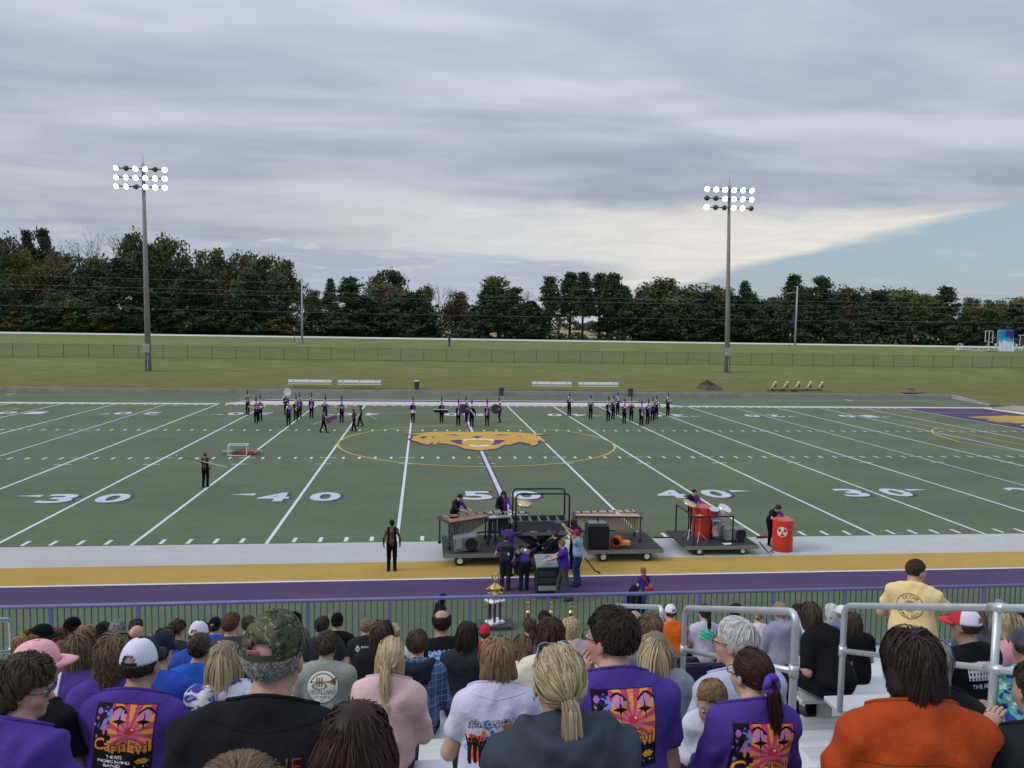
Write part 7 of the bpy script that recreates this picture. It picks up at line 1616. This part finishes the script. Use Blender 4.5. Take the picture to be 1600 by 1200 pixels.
for u, lab in ((825.5, 'small gold trophy furthest left beyond the rail'), (860.5, 'small gold trophy in the middle beyond the rail'), (892.5, 'small gold trophy furthest right beyond the rail')):
    p = on_y(u, 956, CY+20.2); e = empty('small_trophy', (p[0], p[1], 0), 0, lab, 'trophy', 'small trophies by the rail'); z = p[2]; MB().box((0, 0, .03), (.22, .16, .06)).build('base', WHT, e); MB().tube([(0, 0, .06), (0, 0, z-.05)], .03, 8).build('column', PURPM, e); MB().lathe([(.06, -.05), (.075, 0), (.03, .05)], 12, (0, 0, z)).build('cup', GOLDM, e); figure_top(e, z+.04, 1.2, GOLDM)
# ------------------------------------------------------------------ others in the stand
q = on_y(1432, 878, CY+6.25); zf = seat_z(5.62)-.43
P = Person(False, (q[2]-zf)/1.655, lean=6, sw=.185, g=1.22, hy=40, hp=14, wr=(.30, .42, 1.10), wl=(-.22, .3, 1.0)); rz = R(-38); hw = rotz(rz)@P.hc
r = empty('person', (q[0]-hw[0], q[1]-hw[1], zf), rz, 'man standing in pale yellow tee with round black print', 'person'); o = build_person(P, r, 'pink', 'e6cc92', .62, '2c3a55', .014, .0095, True, eyes=True, seed=77, wr=.55)
hair(P, r, 'crop', 'brown', N=3000, seg=3, wid=.0022, length=.014); apply_print(P, o['shirt'], pr_occhs(), .30, -.02)
# baby looking over a shoulder
q = on_y(1112, 1098, CY+3.35); P = Person(True, .52, lean=4, sw=.15, g=1.15, hy=0, hp=14, hs=.80, kid=True, wl=(-.12, .3, .3), wr=(.12, .3, .3), foot=.25); rz = PI-.5
hw = rotz(rz)@P.hc; r = empty('person', (q[0]-hw[0], q[1]-hw[1], q[2]-hw[2]), rz, 'baby with thin reddish blond hair looking back over a shoulder', 'person'); build_person(P, r, 'fair', 'c8ccd8', 2., '8a90a0', .011, .007, True, eyes=True, seed=5); hair(P, r, 'baby', 'sandy', N=1500, seg=4, wid=.002)
# stadium seats, bag and cloth on the planks
for u, v, yr, lab in ((1046, 998, ROWS[12], 'dark folding stadium seat under the man in orange'), (1096, 1006, ROWS[11], 'dark purple stadium seat under the woman with the green print')):
    q = on_y(u, v, CY+yr-.1); e = empty('stadium_seat', (q[0], CY+yr, seat_z(yr)), 0, lab, 'seat', 'folding stadium seats'); MB().box((0, .02, .04), (.46, .36, .06), bev=.02).build('cushion', M((.03, .02, .07), .8), e); MB().box((0, -.20, .24), (.46, .05, .36), rotx(.12), bev=.015).build('backrest', M((.03, .02, .07), .8), e); MB().tube([(-.24, .15, .02), (-.24, -.18, .05), (-.24, -.22, .42), (.24, -.22, .42), (.24, -.18, .05), (.24, .15, .02)], .012, 6).build('frame', DKM, e)
yr = ROWS[8]; q = on_y(1306, 1062, CY+yr); e = empty('seat_cushion', (CX+A1+.4, CY+yr-.66, seat_z(yr-.66)), .1, 'black padded seat cushion with a loose cord on the aisle plank', 'cushion'); MB().box((0, 0, .035), (.50, .42, .07), bev=.025).build('pad', BLK, e); MB().tube([(.12*math.cos(a)*(1+.3*math.sin(3*a)), .06*math.sin(a)-.05, .078+.004*math.sin(5*a)) for a in np.linspace(0, 9, 40)], .004, 5).build('cord', GREYP, e)
yr = ROWS[5]; q = on_y(1545, 1105, CY+yr); e = empty('red_jacket', (q[0], CY+yr, seat_z(yr)), 0, 'dark red jacket heaped on the plank at the right', 'jacket'); sp = [el((0, 0, .10), (.20, .16, .12), None, .05), el((.12, .03, .2), (.13, .12, .10), rotz(.4), .05), el((-.13, -.04, .13), (.14, .11, .12), None, .05)]; lo, hi = bounds(sp); Vj, Fj = nets(sp, *(axis(lo[j], hi[j], .014) for j in range(3)), wrinkle(3, .016)); mesh_obj('cloth', Vj, Fj, cloth('5a1620'), e, True)
print('field done', time.time()-T0)
print('SCRIPT TIME', time.time()-T0)
